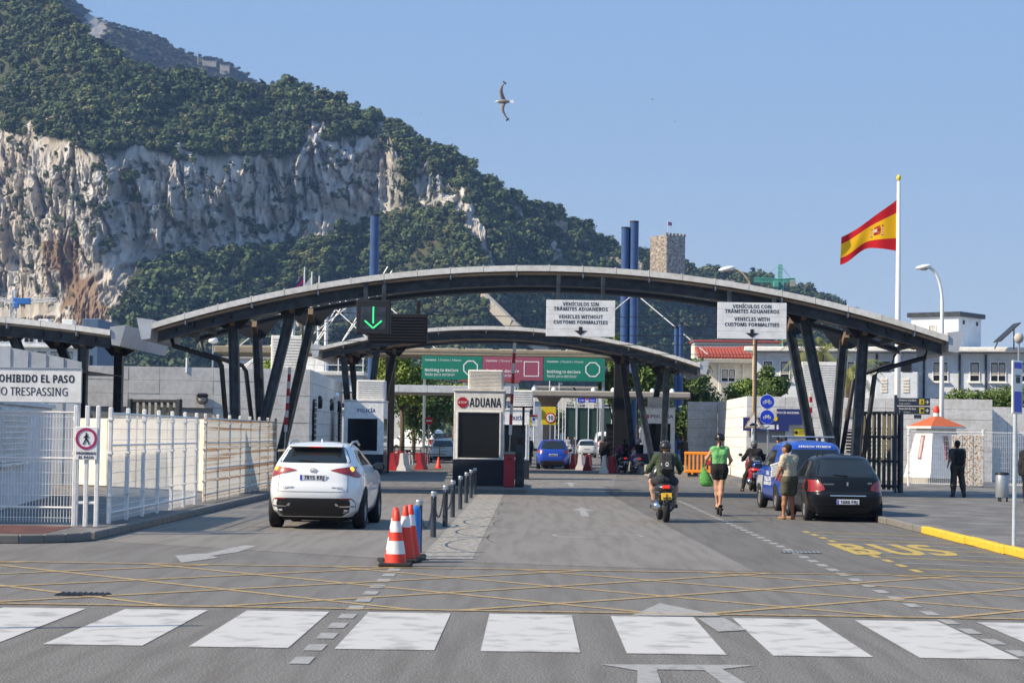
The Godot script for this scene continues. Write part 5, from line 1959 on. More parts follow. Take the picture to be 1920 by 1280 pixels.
	# green mesh compound at the far end
	o = thing("green_enclosure", "dark green netted enclosure closing the far end of the road", "fence", Vector3(5.2, 0, -186))
	var gm: StandardMaterial3D = mat("green_net", Color(0.010, 0.042, 0.032), 0.8)
	for i in 4:
		st = S()
		rbox(st, Vector3(-1.6 + i * 1.06, 2.7, 0), Vector3(1.02, 3.3, 0.05), 0.01)
		put("net_panel", st, gm, o)
	for i in 5:
		st = S()
		tube(st, [Vector3(-2.13 + i * 1.06, 0, 0.08), Vector3(-2.13 + i * 1.06, 4.7 + 0.9 * (i % 2), 0.08)], 0.045, 6)
		put("post", st, M.white_post, o)
	for y in [4.45, 4.75]:
		st = S()
		tube(st, [Vector3(-2.3, y, 0.1), Vector3(2.2, y, 0.1)], 0.04, 6)
		put("rail", st, M.white_post, o)
	for k in 12:
		var m := thing("lighting_mast", "slim white mast number among the far ones", "mast", Vector3([0.2, 1.7, 2.1, 2.5, 3.0, 7.9, 8.4, -0.4, 6.9, 1.2, 5.9, 4.4][k], 0, -190.0 - k * 9.0), 0.0, "slim white masts at the far end of the road")
		m.set_meta("label", "slim white lamp mast, " + ["nearest of all", "second nearest", "third nearest", "fourth nearest", "fifth nearest", "sixth nearest", "sixth from the back", "fifth from the back", "fourth from the back", "third from the back", "second from the back", "farthest of all"][k] + ", at the road's far end")
		st = S()
		tube(st, [Vector3.ZERO, Vector3(0, 6.5 + 1.2 * sin(k * 1.9), 0)], 0.06, 6)
		put("pole", st, M.white_post, m)
		st = S()
		rbox(st, Vector3(0.14, 6.4 + 1.2 * sin(k * 1.9), 0), Vector3(0.45, 0.10, 0.2), 0.03)
		put("lamp_head", st, M.galvanised, m)
	# grey shed beyond the second booth
	o = thing("grey_shed", "grey blue shed with a cream roof edge behind the second booth", "building", Vector3(-1.6, 0, -205))
	st = S()
	rbox(st, Vector3(0, 2.6, 0), Vector3(6.4, 5.2, 5), 0.05)
	put("wall", st, M.metal_shed, o)
	st = S()
	rbox(st, Vector3(0.2, 5.7, 0), Vector3(6.8, 1.1, 5.4), 0.05)
	put("roof_edge", st, M.wall_cream, o)
	st = S()
	box(st, Vector3(1.2, 3.6, 2.52), Vector3(0.9, 1.8, 0.04))
	put("door", st, M.glass_dark, o)


# ---------------------------------------------------------------- trees and shrubs near the road
func leaves(st: SurfaceTool, blobs: Array, n: int, size: float, r: RandomNumberGenerator, bias := 0.35) -> void:
	# folded leaf pairs spread through uneven blobs [centre, radii]
	var total := 0.0
	for b in blobs:
		total += b[1].x * b[1].y + b[1].z * b[1].y
	for b in blobs:
		var tone := r.randf_range(0.7, 1.2)
		for i in int(n * (b[1].x * b[1].y + b[1].z * b[1].y) / total):
			var d := Vector3(r.randfn(), r.randfn(), r.randfn()).normalized()
			var p: Vector3 = b[0] + d * b[1] * pow(r.randf(), bias) * r.randf_range(0.85, 1.12)
			var up := (d + Vector3(r.randfn(), r.randfn() + 0.6, r.randfn()) * 0.7).normalized()
			var f := frame_of(up)
			var a := r.randf() * TAU
			var x := f.x * cos(a) + f.z * sin(a)
			var z := f.x * -sin(a) + f.z * cos(a)
			var s := size * r.randf_range(0.6, 1.25)
			var t := tone * r.randf_range(0.65, 1.35)
			st.set_color(Color(t, t * r.randf_range(0.92, 1.05), t))
			var tip := p + z * s - up * s * 0.2
			quad(st, p - z * s * 0.4, p - x * s * 0.42 + up * s * 0.12, tip, p)
			quad(st, p, tip, p + x * s * 0.42 + up * s * 0.12, p - z * s * 0.4)


func tree(called: String, label: String, p: Vector3, h: float, blobs: Array, n: int, size: float, m: Material, sd: int, trunk_r := 0.16, forks := 5) -> void:
	var o := thing(called, label, "tree" if h > 2.4 else "shrub", p)
	var r := RandomNumberGenerator.new()
	r.seed = sd
	var st := S(true)
	var fork := h * 0.42
	tube(st, [Vector3.ZERO, Vector3(0.05, fork * 0.5, 0), Vector3(-0.03, fork, 0.04)], [trunk_r * 1.3, trunk_r, trunk_r * 0.8], 9)
	var tr := put("trunk", st, M.bark, o)
	for i in mini(forks, blobs.size()):
		st = S(true)
		var e: Vector3 = blobs[i][0]
		var mid := Vector3(0, fork, 0).lerp(e, 0.5) + Vector3(r.randf_range(-0.3, 0.3), 0.25, r.randf_range(-0.3, 0.3))
		tube(st, [Vector3(-0.03, fork - 0.1, 0.04), mid, e], [trunk_r * 0.6, trunk_r * 0.4, trunk_r * 0.15], 6)
		put("limb", st, M.bark, tr)
	st = S()
	leaves(st, blobs, n, size, r)
	put("crown", st, m, o)


func blob_set(c: Vector3, rad: Vector3, n: int, sd: int, small := 0.45) -> Array:
	var r := RandomNumberGenerator.new()
	r.seed = sd
	var o := []
	for i in n:
		var d := Vector3(r.randfn(), r.randfn() * 0.9, r.randfn()).normalized() * r.randf_range(0.35, 0.85)
		var s := r.randf_range(small * 0.7, small * 1.25)
		o.append([c + d * rad, rad * s])
	return o


func greenery() -> void:
	tree("leafy_tree", "tall light green tree behind the left half of the customs boards", Vector3(-8.6, 0, -134), 8.0, blob_set(Vector3(0, 5.6, 0), Vector3(2.3, 2.2, 2.2), 14, 3, 0.42), 7800, 0.20, M.leaf_light, 31)
	tree("clipped_tree", "dense dark clipped tree with a pale trunk left of the no entry sign", Vector3(-8.3, 0, -142), 5.4, blob_set(Vector3(0.5, 3.7, 0), Vector3(2.2, 1.9, 1.8), 22, 5, 0.45), 8400, 0.18, M.leaf_dark, 33, 0.14)
	tree("clipped_tree", "dense dark clipped tree behind the customs booth's left side", Vector3(-3.9, 0, -146), 5.4, blob_set(Vector3(-0.2, 3.6, 0), Vector3(2.6, 2.2, 1.8), 22, 6, 0.45), 8400, 0.18, M.leaf_dark, 34, 0.14)
	tree("leafy_tree", "yellow green hedge tree under the left customs board", Vector3(-4.6, 0, -150), 5.4, blob_set(Vector3(0, 4.9, 0), Vector3(3.6, 0.75, 1.4), 12, 8, 0.45), 5700, 0.16, M.leaf_light, 35)
	tree("leafy_tree", "bright green broad leaved tree behind the second canopy's right slope", Vector3(7.0, 0, -136), 8.8, blob_set(Vector3(0, 6.2, 0), Vector3(2.6, 2.6, 2.2), 16, 9, 0.42), 9300, 0.22, M.leaf, 36)
	tree("leafy_tree", "large leaved green tree just right of the right customs board", Vector3(5.15, 0, -128), 6.6, blob_set(Vector3(0.1, 5.0, 0), Vector3(1.25, 1.5, 1.2), 9, 10, 0.5), 3900, 0.24, M.leaf, 37, 0.1)
	tree("leafy_tree", "dark green tree between the low blue tubes and the red roofed house", Vector3(10.6, 0, -140), 7.4, blob_set(Vector3(0, 4.6, 0), Vector3(2.2, 2.3, 2.0), 14, 11, 0.45), 7500, 0.2, M.leaf_dark, 38)
	tree("narrow_tree", "narrow yellow green tree beside the dark green netting", Vector3(7.4, 0, -160), 6.2, blob_set(Vector3(0, 3.6, 0), Vector3(0.7, 2.2, 0.7), 9, 12, 0.55), 2850, 0.16, M.leaf_light, 39, 0.08)
	tree("garden_shrub", "rounded green shrub over the right building's roof beside the bike signs", Vector3(10.6, 0, -99), 4.2, blob_set(Vector3(0, 4.0, 0), Vector3(1.2, 0.75, 1.0), 11, 13, 0.5), 3900, 0.13, M.leaf, 40, 0.08)
	tree("garden_shrub", "darker shrub with purple flowers in front of the pale blue building", Vector3(12.1, 0, -102), 4.6, blob_set(Vector3(0, 4.5, 0), Vector3(0.9, 0.95, 0.9), 9, 14, 0.5), 3300, 0.14, M.leaf_dark, 41, 0.08)
	tree("hedge_tree", "flat topped green hedge tree above the boundary wall at the right edge", Vector3(22.6, 0, -101), 4.2, blob_set(Vector3(0, 3.75, 0), Vector3(2.3, 0.95, 1.4), 16, 15, 0.42), 7800, 0.12, M.leaf, 42, 0.12)
	tree("hedge_tree", "green hedge tree at the far right edge behind the bus stop sign", Vector3(25.4, 0, -102), 4.2, blob_set(Vector3(0, 3.7, 0), Vector3(1.6, 0.9, 1.3), 10, 16, 0.45), 3900, 0.12, M.leaf, 43, 0.12)
	tree("roof_shrub", "small dry yellow green shrub beside the left building's roof", Vector3(-11.6, 0, -92), 4.4, blob_set(Vector3(0, 4.4, 0), Vector3(0.9, 0.75, 0.8), 8, 17, 0.5), 2250, 0.12, M.leaf_light, 44, 0.06)
	tree("dark_tree", "dark bush low behind the second canopy's right legs", Vector3(8.9, 0, -118.5), 3.9, blob_set(Vector3(0, 2.6, 0), Vector3(1.6, 1.3, 1.2), 10, 18, 0.5), 3600, 0.16, M.leaf_dark, 45, 0.1)
	# belt of trees between the houses and the slope
	var nth := ["first", "second", "third", "fourth", "fifth", "sixth", "seventh", "eighth", "ninth", "tenth", "eleventh", "twelfth", "thirteenth", "fourteenth", "fifteenth", "sixteenth", "seventeenth", "eighteenth", "nineteenth", "twentieth", "last but one", "last"]
	for k in 22:
		var x := -66.0 + k * 6.4
		var z := -330.0 - 60.0 * absf(sin(k * 1.7))
		var hh := 7.0 + 4.0 * absf(sin(k * 2.3))
		tree("distant_tree", nth[k] + " tree from the left of the distant belt at the mountain's foot", Vector3(x, 0, z), hh, blob_set(Vector3(0, hh * 0.62, 0), Vector3(4.2, hh * 0.38, 3.4), 9, 60 + k, 0.5), 900, 0.55, [M.leaf_dark, M.leaf, M.leaf_dark][k % 3], 70 + k, 0.25, 3)
		get_child(get_child_count() - 1).set_meta("group", "belt of trees at the foot of the mountain")
	# the palm behind the right legs
	for q in [[15.9, -112.0, 6.5, 2.6, "palm tree with drooping fronds behind the long canopy's right legs", 5], [18.4, -118.0, 5.7, 2.4, "second darker palm right of the first one", 6]]:
		var o := thing("palm_tree", q[4], "palm", Vector3(q[0], 0, q[1]))
		var st := S(true)
		tube(st, [Vector3.ZERO, Vector3(0.1, q[2] * 0.5, 0), Vector3(0, q[2], 0)], [0.26, 0.22, 0.2], 10)
		put("trunk", st, M.bark, o)
		var r := RandomNumberGenerator.new()
		r.seed = q[5]
		for i in 26:
			st = S()
			var a := TAU * i / 26.0 + r.randf_range(-0.15, 0.15)
			var lift := r.randf_range(-0.2, 1.2)
			var d := Vector3(cos(a), 0, sin(a))
			var prev := Vector3(0, q[2], 0)
			var v := d * 0.9 + Vector3(0, lift, 0)
			var tone := r.randf_range(0.7, 1.3)
			st.set_color(Color(tone, tone, tone * 0.9))
			for j in 9:
				var nxt: Vector3 = prev + v.normalized() * q[3] / 8.0
				v.y -= 0.24
				var side := v.normalized().cross(Vector3.UP).normalized()
				var wd: float = 0.42 * sin(PI * (j + 0.8) / 9.5)
				for s in [-1.0, 1.0]:
					for u in 3:
						var b0 := prev.lerp(nxt, u / 3.0)
						var b1 := prev.lerp(nxt, (u + 0.6) / 3.0)
						var tip: Vector3 = b0 + side * s * wd + v.normalized() * wd * 0.7 - Vector3(0, wd * 0.35, 0)
						tri(st, b0, tip, b1)
				prev = nxt
			put("frond", st, M.palm_leaf, o)


# ---------------------------------------------------------------- signs, posts, cones, flags
func street_furniture() -> void:
	# hanging boards on the long canopy
	var hung := [["white board for vehicles without customs formalities hanging from the long canopy", 1.40, ["VEHÍCULOS SIN", "TRÁMITES ADUANEROS", "VEHICLES WITHOUT", "CUSTOMS FORMALITIES"], [1.06, 1.60, 1.31, 1.60], 6.86], ["white board for vehicles with customs formalities hanging near the canopy's right end", 6.47, ["VEHÍCULOS CON", "TRÁMITES ADUANEROS", "VEHICLES WITH", "CUSTOMS FORMALITIES"], [1.14, 1.60, 1.04, 1.60], 6.38]]
	var st: SurfaceTool
	var o: Node3D
	for h in hung:
		o = thing("lane_board", h[0], "sign", Vector3(h[1], 5.31, -59.9))
		for i in 5:
			st = S()
			rbox(st, Vector3(0, 0.432 - i * 0.216, 0), Vector3(2.04, 0.212, 0.06), 0.006)
			put("plank", st, M.sign_white, o)
		var ys := [0.42, 0.275, 0.045, -0.115]
		for i in 4:
			text(o, h[2][i], Vector3(0, ys[i], 0.032), 0.105, M.sign_black, true, h[3][i])
		st = S()
		prism(st, V2([-0.05, -0.25, 0.05, -0.25, 0.05, -0.36, 0.19, -0.36, 0.0, -0.50, -0.19, -0.36, -0.05, -0.36]), 0.01, Transform3D(Basis.IDENTITY, Vector3(0, 0, 0.040)))
		put("arrow", st, M.sign_black, o)
		for x in [-0.66, 0.66]:
			st = S()
			var top: float = 6.88 - 0.0136 * pow(h[1] + x - 0.4, 2) - 0.30 - 5.31
			rbox(st, Vector3(x, (0.50 + top) * 0.5, -0.10), Vector3(0.12, top - 0.5, 0.10), 0.012)
			put("hanger", st, M.steel_blue, o)
	# lane signal and its neighbour
	o = thing("lane_signal", "dark square lane signal showing a green downward arrow", "traffic signal", Vector3(-4.75, 5.27, -60.0))
	st = S()
	rbox(st, Vector3(0, 0, -0.1), Vector3(1.02, 1.02, 0.24), 0.03)
	put("case", st, M.steel_dark, o)
	st = S()
	rbox(st, Vector3(0, -0.03, 0.022), Vector3(0.74, 0.66, 0.01), 0.004)
	put("screen", st, M.steel_blue, o)
	var gm := mat("lamp_green", Color(0.03, 0.62, 0.18), 0.5)
	gm.emission_enabled = true
	gm.emission = Color(0.03, 0.60, 0.17).linear_to_srgb()
	gm.emission_energy_multiplier = 0.8
	st = S()
	for b in [[0.0, 0.06, 0.0, 0.50], [-0.125, -0.22, -0.85, 0.34], [0.125, -0.22, 0.85, 0.34]]:
		rbox(st, Vector3(b[0], b[1], 0.032), Vector3(0.045, b[3], 0.012), 0.005, Basis(Vector3.BACK, -b[2]))
	put("arrow_light", st, gm, o)
	for x in [-0.24, 0.30]:
		st = S()
		rbox(st, Vector3(x, 0.76, -0.1), Vector3(0.13, 0.56, 0.10), 0.012)
		put("hanger", st, M.steel_blue, o)
	o = thing("signal_cabinet", "dark brown slatted back of a lane signal hung from the rear girder", "traffic signal", Vector3(-4.65, 5.42, -69.4))
	st = S()
	rbox(st, Vector3.ZERO, Vector3(2.05, 1.02, 0.26), 0.03)
	put("case", st, M.steel_black, o)
	for i in 9:
		st = S()
		rbox(st, Vector3(0, 0.4 - i * 0.1, 0.14), Vector3(1.95, 0.05, 0.03), 0.008)
		put("slat", st, M.steel_dark, o)
	st = S()
	rbox(st, Vector3(0.7, 0.72, 0), Vector3(0.14, 0.5, 0.1), 0.01)
	put("hanger", st, M.steel_black, o)
	# bollards and their chain
	var zs := [-31.5, -36.2, -40.4, -45.0, -49.8, -54.4, -58.6, -62.2]
	var first: Node3D
	var words := ["nearest", "second", "third", "fourth", "fifth", "sixth", "seventh", "farthest"]
	for i in 8:
		var p := Vector3(-1.73 + (0.03 if i == 2 else 0.0), 0, zs[i])
		if i == 0:
			first = thing("bollard", "", "bollard", p, 0.0, "grey bollards along the lane divider")
			st = S(true)
			lathe(st, [Vector2(0.052, 0), Vector2(0.050, 0.74)], Vector3.ZERO, 16)
			put("shaft", st, M.steel_blue, first)
			st = S()
			lathe(st, [Vector2(0.0, 0.735), Vector2(0.058, 0.735), Vector2(0.058, 0.80), Vector2(0.05, 0.815), Vector2(0, 0.818)], Vector3.ZERO, 16)
			put("cap", st, M.galvanised, first)
			st = S()
			ring_plate(st, 0.022, 0.034, 0.012, Transform3D(Basis(Vector3.UP, PI / 2), Vector3(0.004, 0.70, 0.07)), 10)
			put("eyelet", st, M.galvanised, first)
		else:
			copy(first, p, 0.0, "", "grey bollards along the lane divider")
		get_child(get_child_count() - 1).set_meta("label", ["grey steel bollard nearest the camera, behind the traffic cones", "second grey bollard from the camera, with a chain on both sides", "third grey bollard from the camera, leaning slightly", "fourth grey bollard from the camera along the pale strip", "fifth grey bollard, midway to the customs booth", "sixth grey bollard, third from the customs booth", "seventh grey bollard, second from the customs booth", "farthest grey bollard, right before the customs booth"][i])
	for i in 3:
		var a := Vector3(-1.73, 0.70, zs[i] - 0.06)
		var b := Vector3(-1.73, 0.70, zs[i + 1] + 0.06)
		o = thing("chain", ["sagging chain between the nearest and second bollards", "sagging chain between the second and third bollards", "sagging chain between the third and fourth bollards"][i], "chain", Vector3.ZERO)
		st = S()
		var prev := a
		for k in range(1, 41):
			var t := k / 40.0
			var q := a.lerp(b, t) - Vector3(0, 0.42 * 4 * t * (1 - t), 0)
			var f := frame_of(q - prev)
			rbox(st, (q + prev) * 0.5, Vector3(0.035 if k % 2 else 0.012, q.distance_to(prev) * 1.1, 0.012 if k % 2 else 0.035), 0.004, f)
			prev = q
		stuff(put("link_run", st, M.steel_dark, o))
	# traffic cones, two nested pairs
	var cones := [[-1.86, -28.15, 0.0, "front left traffic cone, red with two white bands, on a black base"], [-1.93, -29.05, 12.0, "traffic cone just behind the front one"], [-1.80, -29.2, -6.0, "right hand traffic cone with one white band near its top, beside the blue post"], [-1.76, -29.75, 4.0, "rearmost traffic cone half hidden by the right hand one"]]
	for i in 4:
		o = thing("traffic_cone", cones[i][3], "traffic cone", Vector3(cones[i][0], 0, cones[i][1]), cones[i][2], "traffic cones at the end of the bollards")
		st = S()
		rbox(st, Vector3(0, 0.03, 0), Vector3(0.46, 0.06, 0.46), 0.02)
		put("base", st, M.rubber, o)
		var bands := [[0.05, 0.18, 0], [0.18, 0.36, 1], [0.36, 0.48, 0], [0.48, 0.63, 1], [0.63, 0.78, 0]]
		if i >= 2:
			bands = [[0.05, 0.50, 0], [0.50, 0.66, 1], [0.66, 0.80, 0]]
		for b in bands:
			st = S(true)
			var r0: float = lerpf(0.155, 0.034, (b[0] - 0.05) / 0.74)
			var r1: float = lerpf(0.155, 0.034, (b[1] - 0.05) / 0.74)
			var prof := [Vector2(r0, b[0]), Vector2(r1, b[1])]
			if b[1] > 0.7:
				prof.append(Vector2(r1 * 0.7, b[1] + 0.008))
				prof.append(Vector2(r1 * 0.55, b[1] - 0.05))
			lathe(st, prof, Vector3.ZERO, 24)
			put("band", st, M.cone_white if b[2] else M.cone_red, o)
	o = thing("blue_post", "round topped blue plastic post beside the traffic cones", "post", Vector3(-1.73, 0, -30.4))
	st = S(true)
	lathe(st, [Vector2(0.11, 0.0), Vector2(0.085, 0.03), Vector2(0.085, 0.70), Vector2(0.072, 0.74), Vector2(0.04, 0.76), Vector2(0, 0.765)], Vector3.ZERO, 20)
	put("post", st, M.plastic_blue, o)
	st = S()
	rbox(st, Vector3(0, 0.02, 0), Vector3(0.34, 0.04, 0.34), 0.015)
	put("base", st, M.rubber, o)
	# flag of Spain
	o = thing("flagpole", "tall white flagpole behind the right building", "flagpole", Vector3(17.1, 0, -95))
	st = S(true)
	tube(st, [Vector3.ZERO, Vector3(0, 7, 0), Vector3(0, 14.0, 0)], [0.17, 0.13, 0.08], 12)
	put("pole", st, M.white_post, o)
	st = S(true)
	lathe(st, [Vector2(0.02, 14.0), Vector2(0.10, 14.1), Vector2(0.11, 14.2), Vector2(0.03, 14.32), Vector2(0, 14.34)], Vector3.ZERO, 12)
	put("finial", st, M.sign_yellow, o)
	flag()
	# street lamps
	street_lamp("curved white street lamp behind the small lighthouse", Vector3(17.15, 0, -85), 9.1, -0.75, M.white_post, 0.11)
	street_lamp("brown street lamp leaning its head over the long canopy", Vector3(8.75, 0, -80.1), 8.5, -1.05, M.rusty_post, 0.062)
	o = thing("roof_lamp", "small round lamp on a thin pole behind the left building's roof", "street lamp", Vector3(-13.3, 0, -84))
	st = S()
	tube(st, [Vector3.ZERO, Vector3(0, 5.6, 0)], 0.035, 8)
	put("pole", st, M.galvanised, o)
	st = S(true)
	lathe(st, [Vector2(0.05, 5.45), Vector2(0.2, 5.5), Vector2(0.19, 5.62), Vector2(0.1, 5.72), Vector2(0, 5.75)], Vector3.ZERO, 14)
	put("lamp_head", st, M.white_enamel, o)
	o = thing("globe_lamp", "round globe lamp on a pole at the right edge", "street lamp", Vector3(23.0, 0, -96))
	st = S()
	tube(st, [Vector3.ZERO, Vector3(0, 6.6, 0)], 0.05, 8)
	put("pole", st, M.galvanised, o)
	st = S(true)
	lathe(st, [Vector2(0.06, 6.5), Vector2(0.2, 6.6), Vector2(0.24, 6.78), Vector2(0.15, 6.96), Vector2(0, 7.02)], Vector3.ZERO, 14)
	put("globe", st, M.curtain, o)
	# bus stop sign
	o = thing("bus_stop_sign", "blue and white bus stop sign on a pale pole at the right kerb", "sign", Vector3(7.98, 0.13, -33.6))
	st = S()
	tube(st, [Vector3(0, 0, 0), Vector3(0.02, 3.05, 0)], 0.034, 12)
	put("pole", st, M.steel_pale, o)
	st = S()
	var bb := Basis(Vector3.UP, 0.95)
	rbox(st, Vector3(0.03, 2.62, 0.05), Vector3(0.40, 0.88, 0.035), 0.012, bb)
	var bd := put("board", st, M.sign_white, o)
	st = S()
	box(st, Vector3(0.03, 2.38, 0.05) + bb.z * 0.019, Vector3(0.31, 0.34, 0.006), bb)
	put("blue_field", st, M.sign_blue, bd)
	st = S()
	box(st, Vector3(0.03, 2.98, 0.05) + bb.z * 0.019, Vector3(0.31, 0.10, 0.006), bb)
	put("blue_field", st, M.sign_blue, bd)
	st = S()
	rbox(st, Vector3(0.03, 2.74, 0.05) + bb.z * 0.02, Vector3(0.16, 0.10, 0.008), 0.003, bb)
	rbox(st, Vector3(0.03, 2.81, 0.05) + bb.z * 0.02, Vector3(0.22, 0.02, 0.008), 0.003, bb)
	put("bus_symbol", st, M.sign_black, bd)
	# litter bin
	o = thing("litter_bin", "round steel litter bin with a dark lid at the right edge", "litter bin", Vector3(13.55, 0.13, -58.5))
	st = S(true)
	lathe(st, [Vector2(0.18, 0.12), Vector2(0.19, 0.14), Vector2(0.19, 0.78), Vector2(0.18, 0.80)], Vector3.ZERO, 20)
	put("drum", st, M.galvanised, o)
	st = S(true)
	lathe(st, [Vector2(0.2, 0.77), Vector2(0.21, 0.80), Vector2(0.19, 0.83), Vector2(0.0, 0.85)], Vector3.ZERO, 20)
	put("lid", st, M.steel_black, o)
	st = S()
	for a in 3:
		tube(st, [Vector3(cos(a * 2.1) * 0.14, 0, sin(a * 2.1) * 0.14), Vector3(cos(a * 2.1) * 0.14, 0.14, sin(a * 2.1) * 0.14)], 0.025, 6)
	put("feet", st, M.steel_dark, o)
	# wayfinding sign
	o = thing("wayfinding_sign", "pair of dark slate direction boards with yellow pictograms near the lighthouse", "sign", Vector3(11.95, 0.13, -66.6))
	st = S()
	rbox(st, Vector3(-0.02, 1.6, 0), Vector3(0.09, 3.2, 0.09), 0.012)
	put("post", st, M.sign_slate, o)
	for k in 2:
		var y := 2.98 - k * 0.28
		st = S()
		rbox(st, Vector3(0.55, y, 0.02), Vector3(1.10, 0.25, 0.04), 0.006)
		var b := put("direction_board", st, M.sign_slate, o)
		text(b, ["Centro Ciudad", "Estación de Bus"][k], Vector3(0.36, y + 0.05, 0.042), 0.055, M.sign_white, true, 0.55)
		text(b, ["City centre", "Bus station"][k], Vector3(0.27, y - 0.06, 0.042), 0.04, M.sign_white, false, 0.36)
		st = S()
		rbox(st, Vector3(0.83, y, 0.045), Vector3(0.16, 0.18, 0.01), 0.003)
		var pic := put("pictogram", st, M.sign_yellow, b)
		if k == 0:
			walker(pic, Vector3(0.83, y, 0.058), 0.13, M.sign_slate)
		else:
			st = S()
			rbox(st, Vector3(0.83, y, 0.055), Vector3(0.09, 0.10, 0.008), 0.003)
			put("figure", st, M.sign_slate, pic)
		st = S()
		prism(st, V2([0.95, y + 0.012, 1.02, y + 0.012, 0.985, y + 0.05, 1.005, y + 0.06, 1.06, y, 1.005, y - 0.06, 0.985, y - 0.05, 1.02, y - 0.012, 0.95, y - 0.012]), 0.006, Transform3D(Basis.IDENTITY, Vector3(0, 0, 0.048)))
		put("arrow", st, M.sign_white, b)
	st = S()
	rbox(st, Vector3(0.70, 2.50, 0.0), Vector3(0.24, 0.12, 0.04), 0.006)
	put("small_plate", st, M.sign_slate, o)
	# the two round bicycle signs
	o = thing("bicycle_sign", "two round blue bicycle signs one above the other on a grey pole", "sign", Vector3(9.27, 0.13, -80.0))
	st = S()
	tube(st, [Vector3(0.08, 0, -0.05), Vector3(0, 3.5, -0.05)], 0.035, 10)
	put("pole", st, M.galvanised, o)
	for k in 2:
		var y := 3.16 - k * 0.60
		st = S()
		prism(st, circle(0.29, 28, Vector2(0, y)), 0.015, Transform3D(Basis.IDENTITY, Vector3(0, 0, 0.0)))
		var d := put("disc_rim", st, M.sign_white, o)
		st = S()
		prism(st, circle(0.27, 28, Vector2(0, y)), 0.008, Transform3D(Basis.IDENTITY, Vector3(0, 0, 0.008)))
		put("blue_disc", st, M.sign_blue, d)
		bicycle(d, Vector3(0, y, 0.018), 1.0 if k == 0 else 0.9, k == 1)
	st = S()
	rbox(st, Vector3(0.02, 2.16, 0.0), Vector3(0.56, 0.17, 0.015), 0.02)
	var ap := put("arrow_plate", st, M.sign_white, o)
	st = S()
	prism(st, V2([-0.09, -0.045, -0.075, 0.005, -0.055, -0.01, 0.08, 0.05, 0.09, 0.03, -0.045, -0.03, -0.03, -0.045]), 0.006, Transform3D(Basis.IDENTITY, Vector3(0.02, 2.16, 0.015)))
	put("arrow", st, M.sign_black, ap)
	# speed hump warning on a lamp pole
	o = thing("hump_sign", "white triangular speed hump sign on the brown lamp post below the right white board", "sign", Vector3(8.73, 0.0, -80.0))
	st = S()
	tube(st, [Vector3(0.02, 0, -0.1), Vector3(0.02, 2.3, -0.1)], 0.085, 12)
	put("pole_sleeve", st, M.steel_pale, o)
	st = S()
	prism(st, V2([-0.35, 2.24, 0.35, 2.24, 0.34, 2.28, 0.03, 2.87, 0.0, 2.88, -0.03, 2.87, -0.34, 2.28]), 0.015, Transform3D(Basis.IDENTITY, Vector3(0, 0, 0.075)))
	var tri_o := put("triangle", st, M.rusty_post, o)
	st = S()
	prism(st, V2([-0.275, 2.29, 0.275, 2.29, 0.0, 2.78]), 0.006, Transform3D(Basis.IDENTITY, Vector3(0, 0, 0.083)))
	put("white_field", st, M.sign_white, tri_o)
	st = S()
	prism(st, V2([-0.16, 2.33, 0.16, 2.33, 0.16, 2.365, 0.115, 2.395, 0.055, 2.44, -0.055, 2.44, -0.115, 2.395, -0.16, 2.365]), 0.006, Transform3D(Basis.IDENTITY, Vector3(0, 0, 0.091)))
	put("hump_symbol", st, M.sign_black, tri_o)
	# distant signs
	round_sign("round red no entry sign beside the dark clipped trees", Vector3(-6.0, 0, -118), 2.58, 0.24, 0)
	round_sign("round ten speed limit sign on a yellow board beyond the blue people carrier", Vector3(1.03, 0, -112.5), 2.80, 0.30, 1)
	o = thing("lane_direction_sign", "white and yellow direction board with a red heading beyond the booth", "sign", Vector3(-0.1, 0, -150))
	st = S()
	rbox(st, Vector3(0, 2.92, 0), Vector3(1.04, 0.86, 0.04), 0.01)
	put("board", st, M.sign_white, o)
	st = S()
	box(st, Vector3(0, 3.26, 0.024), Vector3(1.0, 0.15, 0.01))
	put("red_heading", st, M.sign_red, o)
	st = S()
	box(st, Vector3(-0.22, 2.84, 0.024), Vector3(0.56, 0.64, 0.01))
	put("yellow_field", st, M.sign_yellow, o)
	st = S()
	prism(st, V2([-0.42, 2.68, -0.28, 2.80, -0.28, 2.72, -0.06, 2.72, -0.06, 2.64, -0.28, 2.64, -0.28, 2.56]), 0.008, Transform3D(Basis.IDENTITY, Vector3(0, 0, 0.038)))
	put("arrow", st, M.sign_black, o)
	st = S()
	prism(st, circle(0.10, 14, Vector2(0.22, 3.0)), 0.008, Transform3D(Basis.IDENTITY, Vector3(0, 0, 0.034)))
	put("blue_dot", st, M.sign_blue, o)
	for x in [-0.3, 0.3]:
		st = S()
		tube(st, [Vector3(x, 0, -0.05), Vector3(x, 3.3, -0.05)], 0.04, 8)
		put("post", st, M.galvanised, o)
	o = thing("overhead_sign", "blue overhead direction sign above the dark green netting", "sign", Vector3(4.6, 4.92, -170))
	st = S()
	rbox(st, Vector3.ZERO, Vector3(1.56, 0.56, 0.05), 0.01)
	put("board", st, M.sign_blue, o)
	st = S()
	box(st, Vector3(0, 0, 0.03), Vector3(0.26, 0.50, 0.012))
	put("white_field", st, M.sign_white, o)
	st = S()
	prism(st, circle(0.11, 16), 0.01, Transform3D(Basis.IDENTITY, Vector3(0, 0, 0.05)))
	put("emblem", st, M.sign_red, o)
	for w in [["SPAIN", -0.44, 0.1], ["LA LÍNEA", -0.44, -0.12], ["EXIT", 0.44, 0.1], ["FRONTIER", 0.44, -0.12]]:
		text(o, w[0], Vector3(w[1], w[2], 0.028), 0.09, M.sign_white, true, 0.42)
	st = S()
	for x in [-0.9, 0.9]:
		tube(st, [Vector3(x, -4.9, -0.1), Vector3(x, 0.3, -0.1)], 0.05, 8)
	put("posts", st, M.galvanised, o)
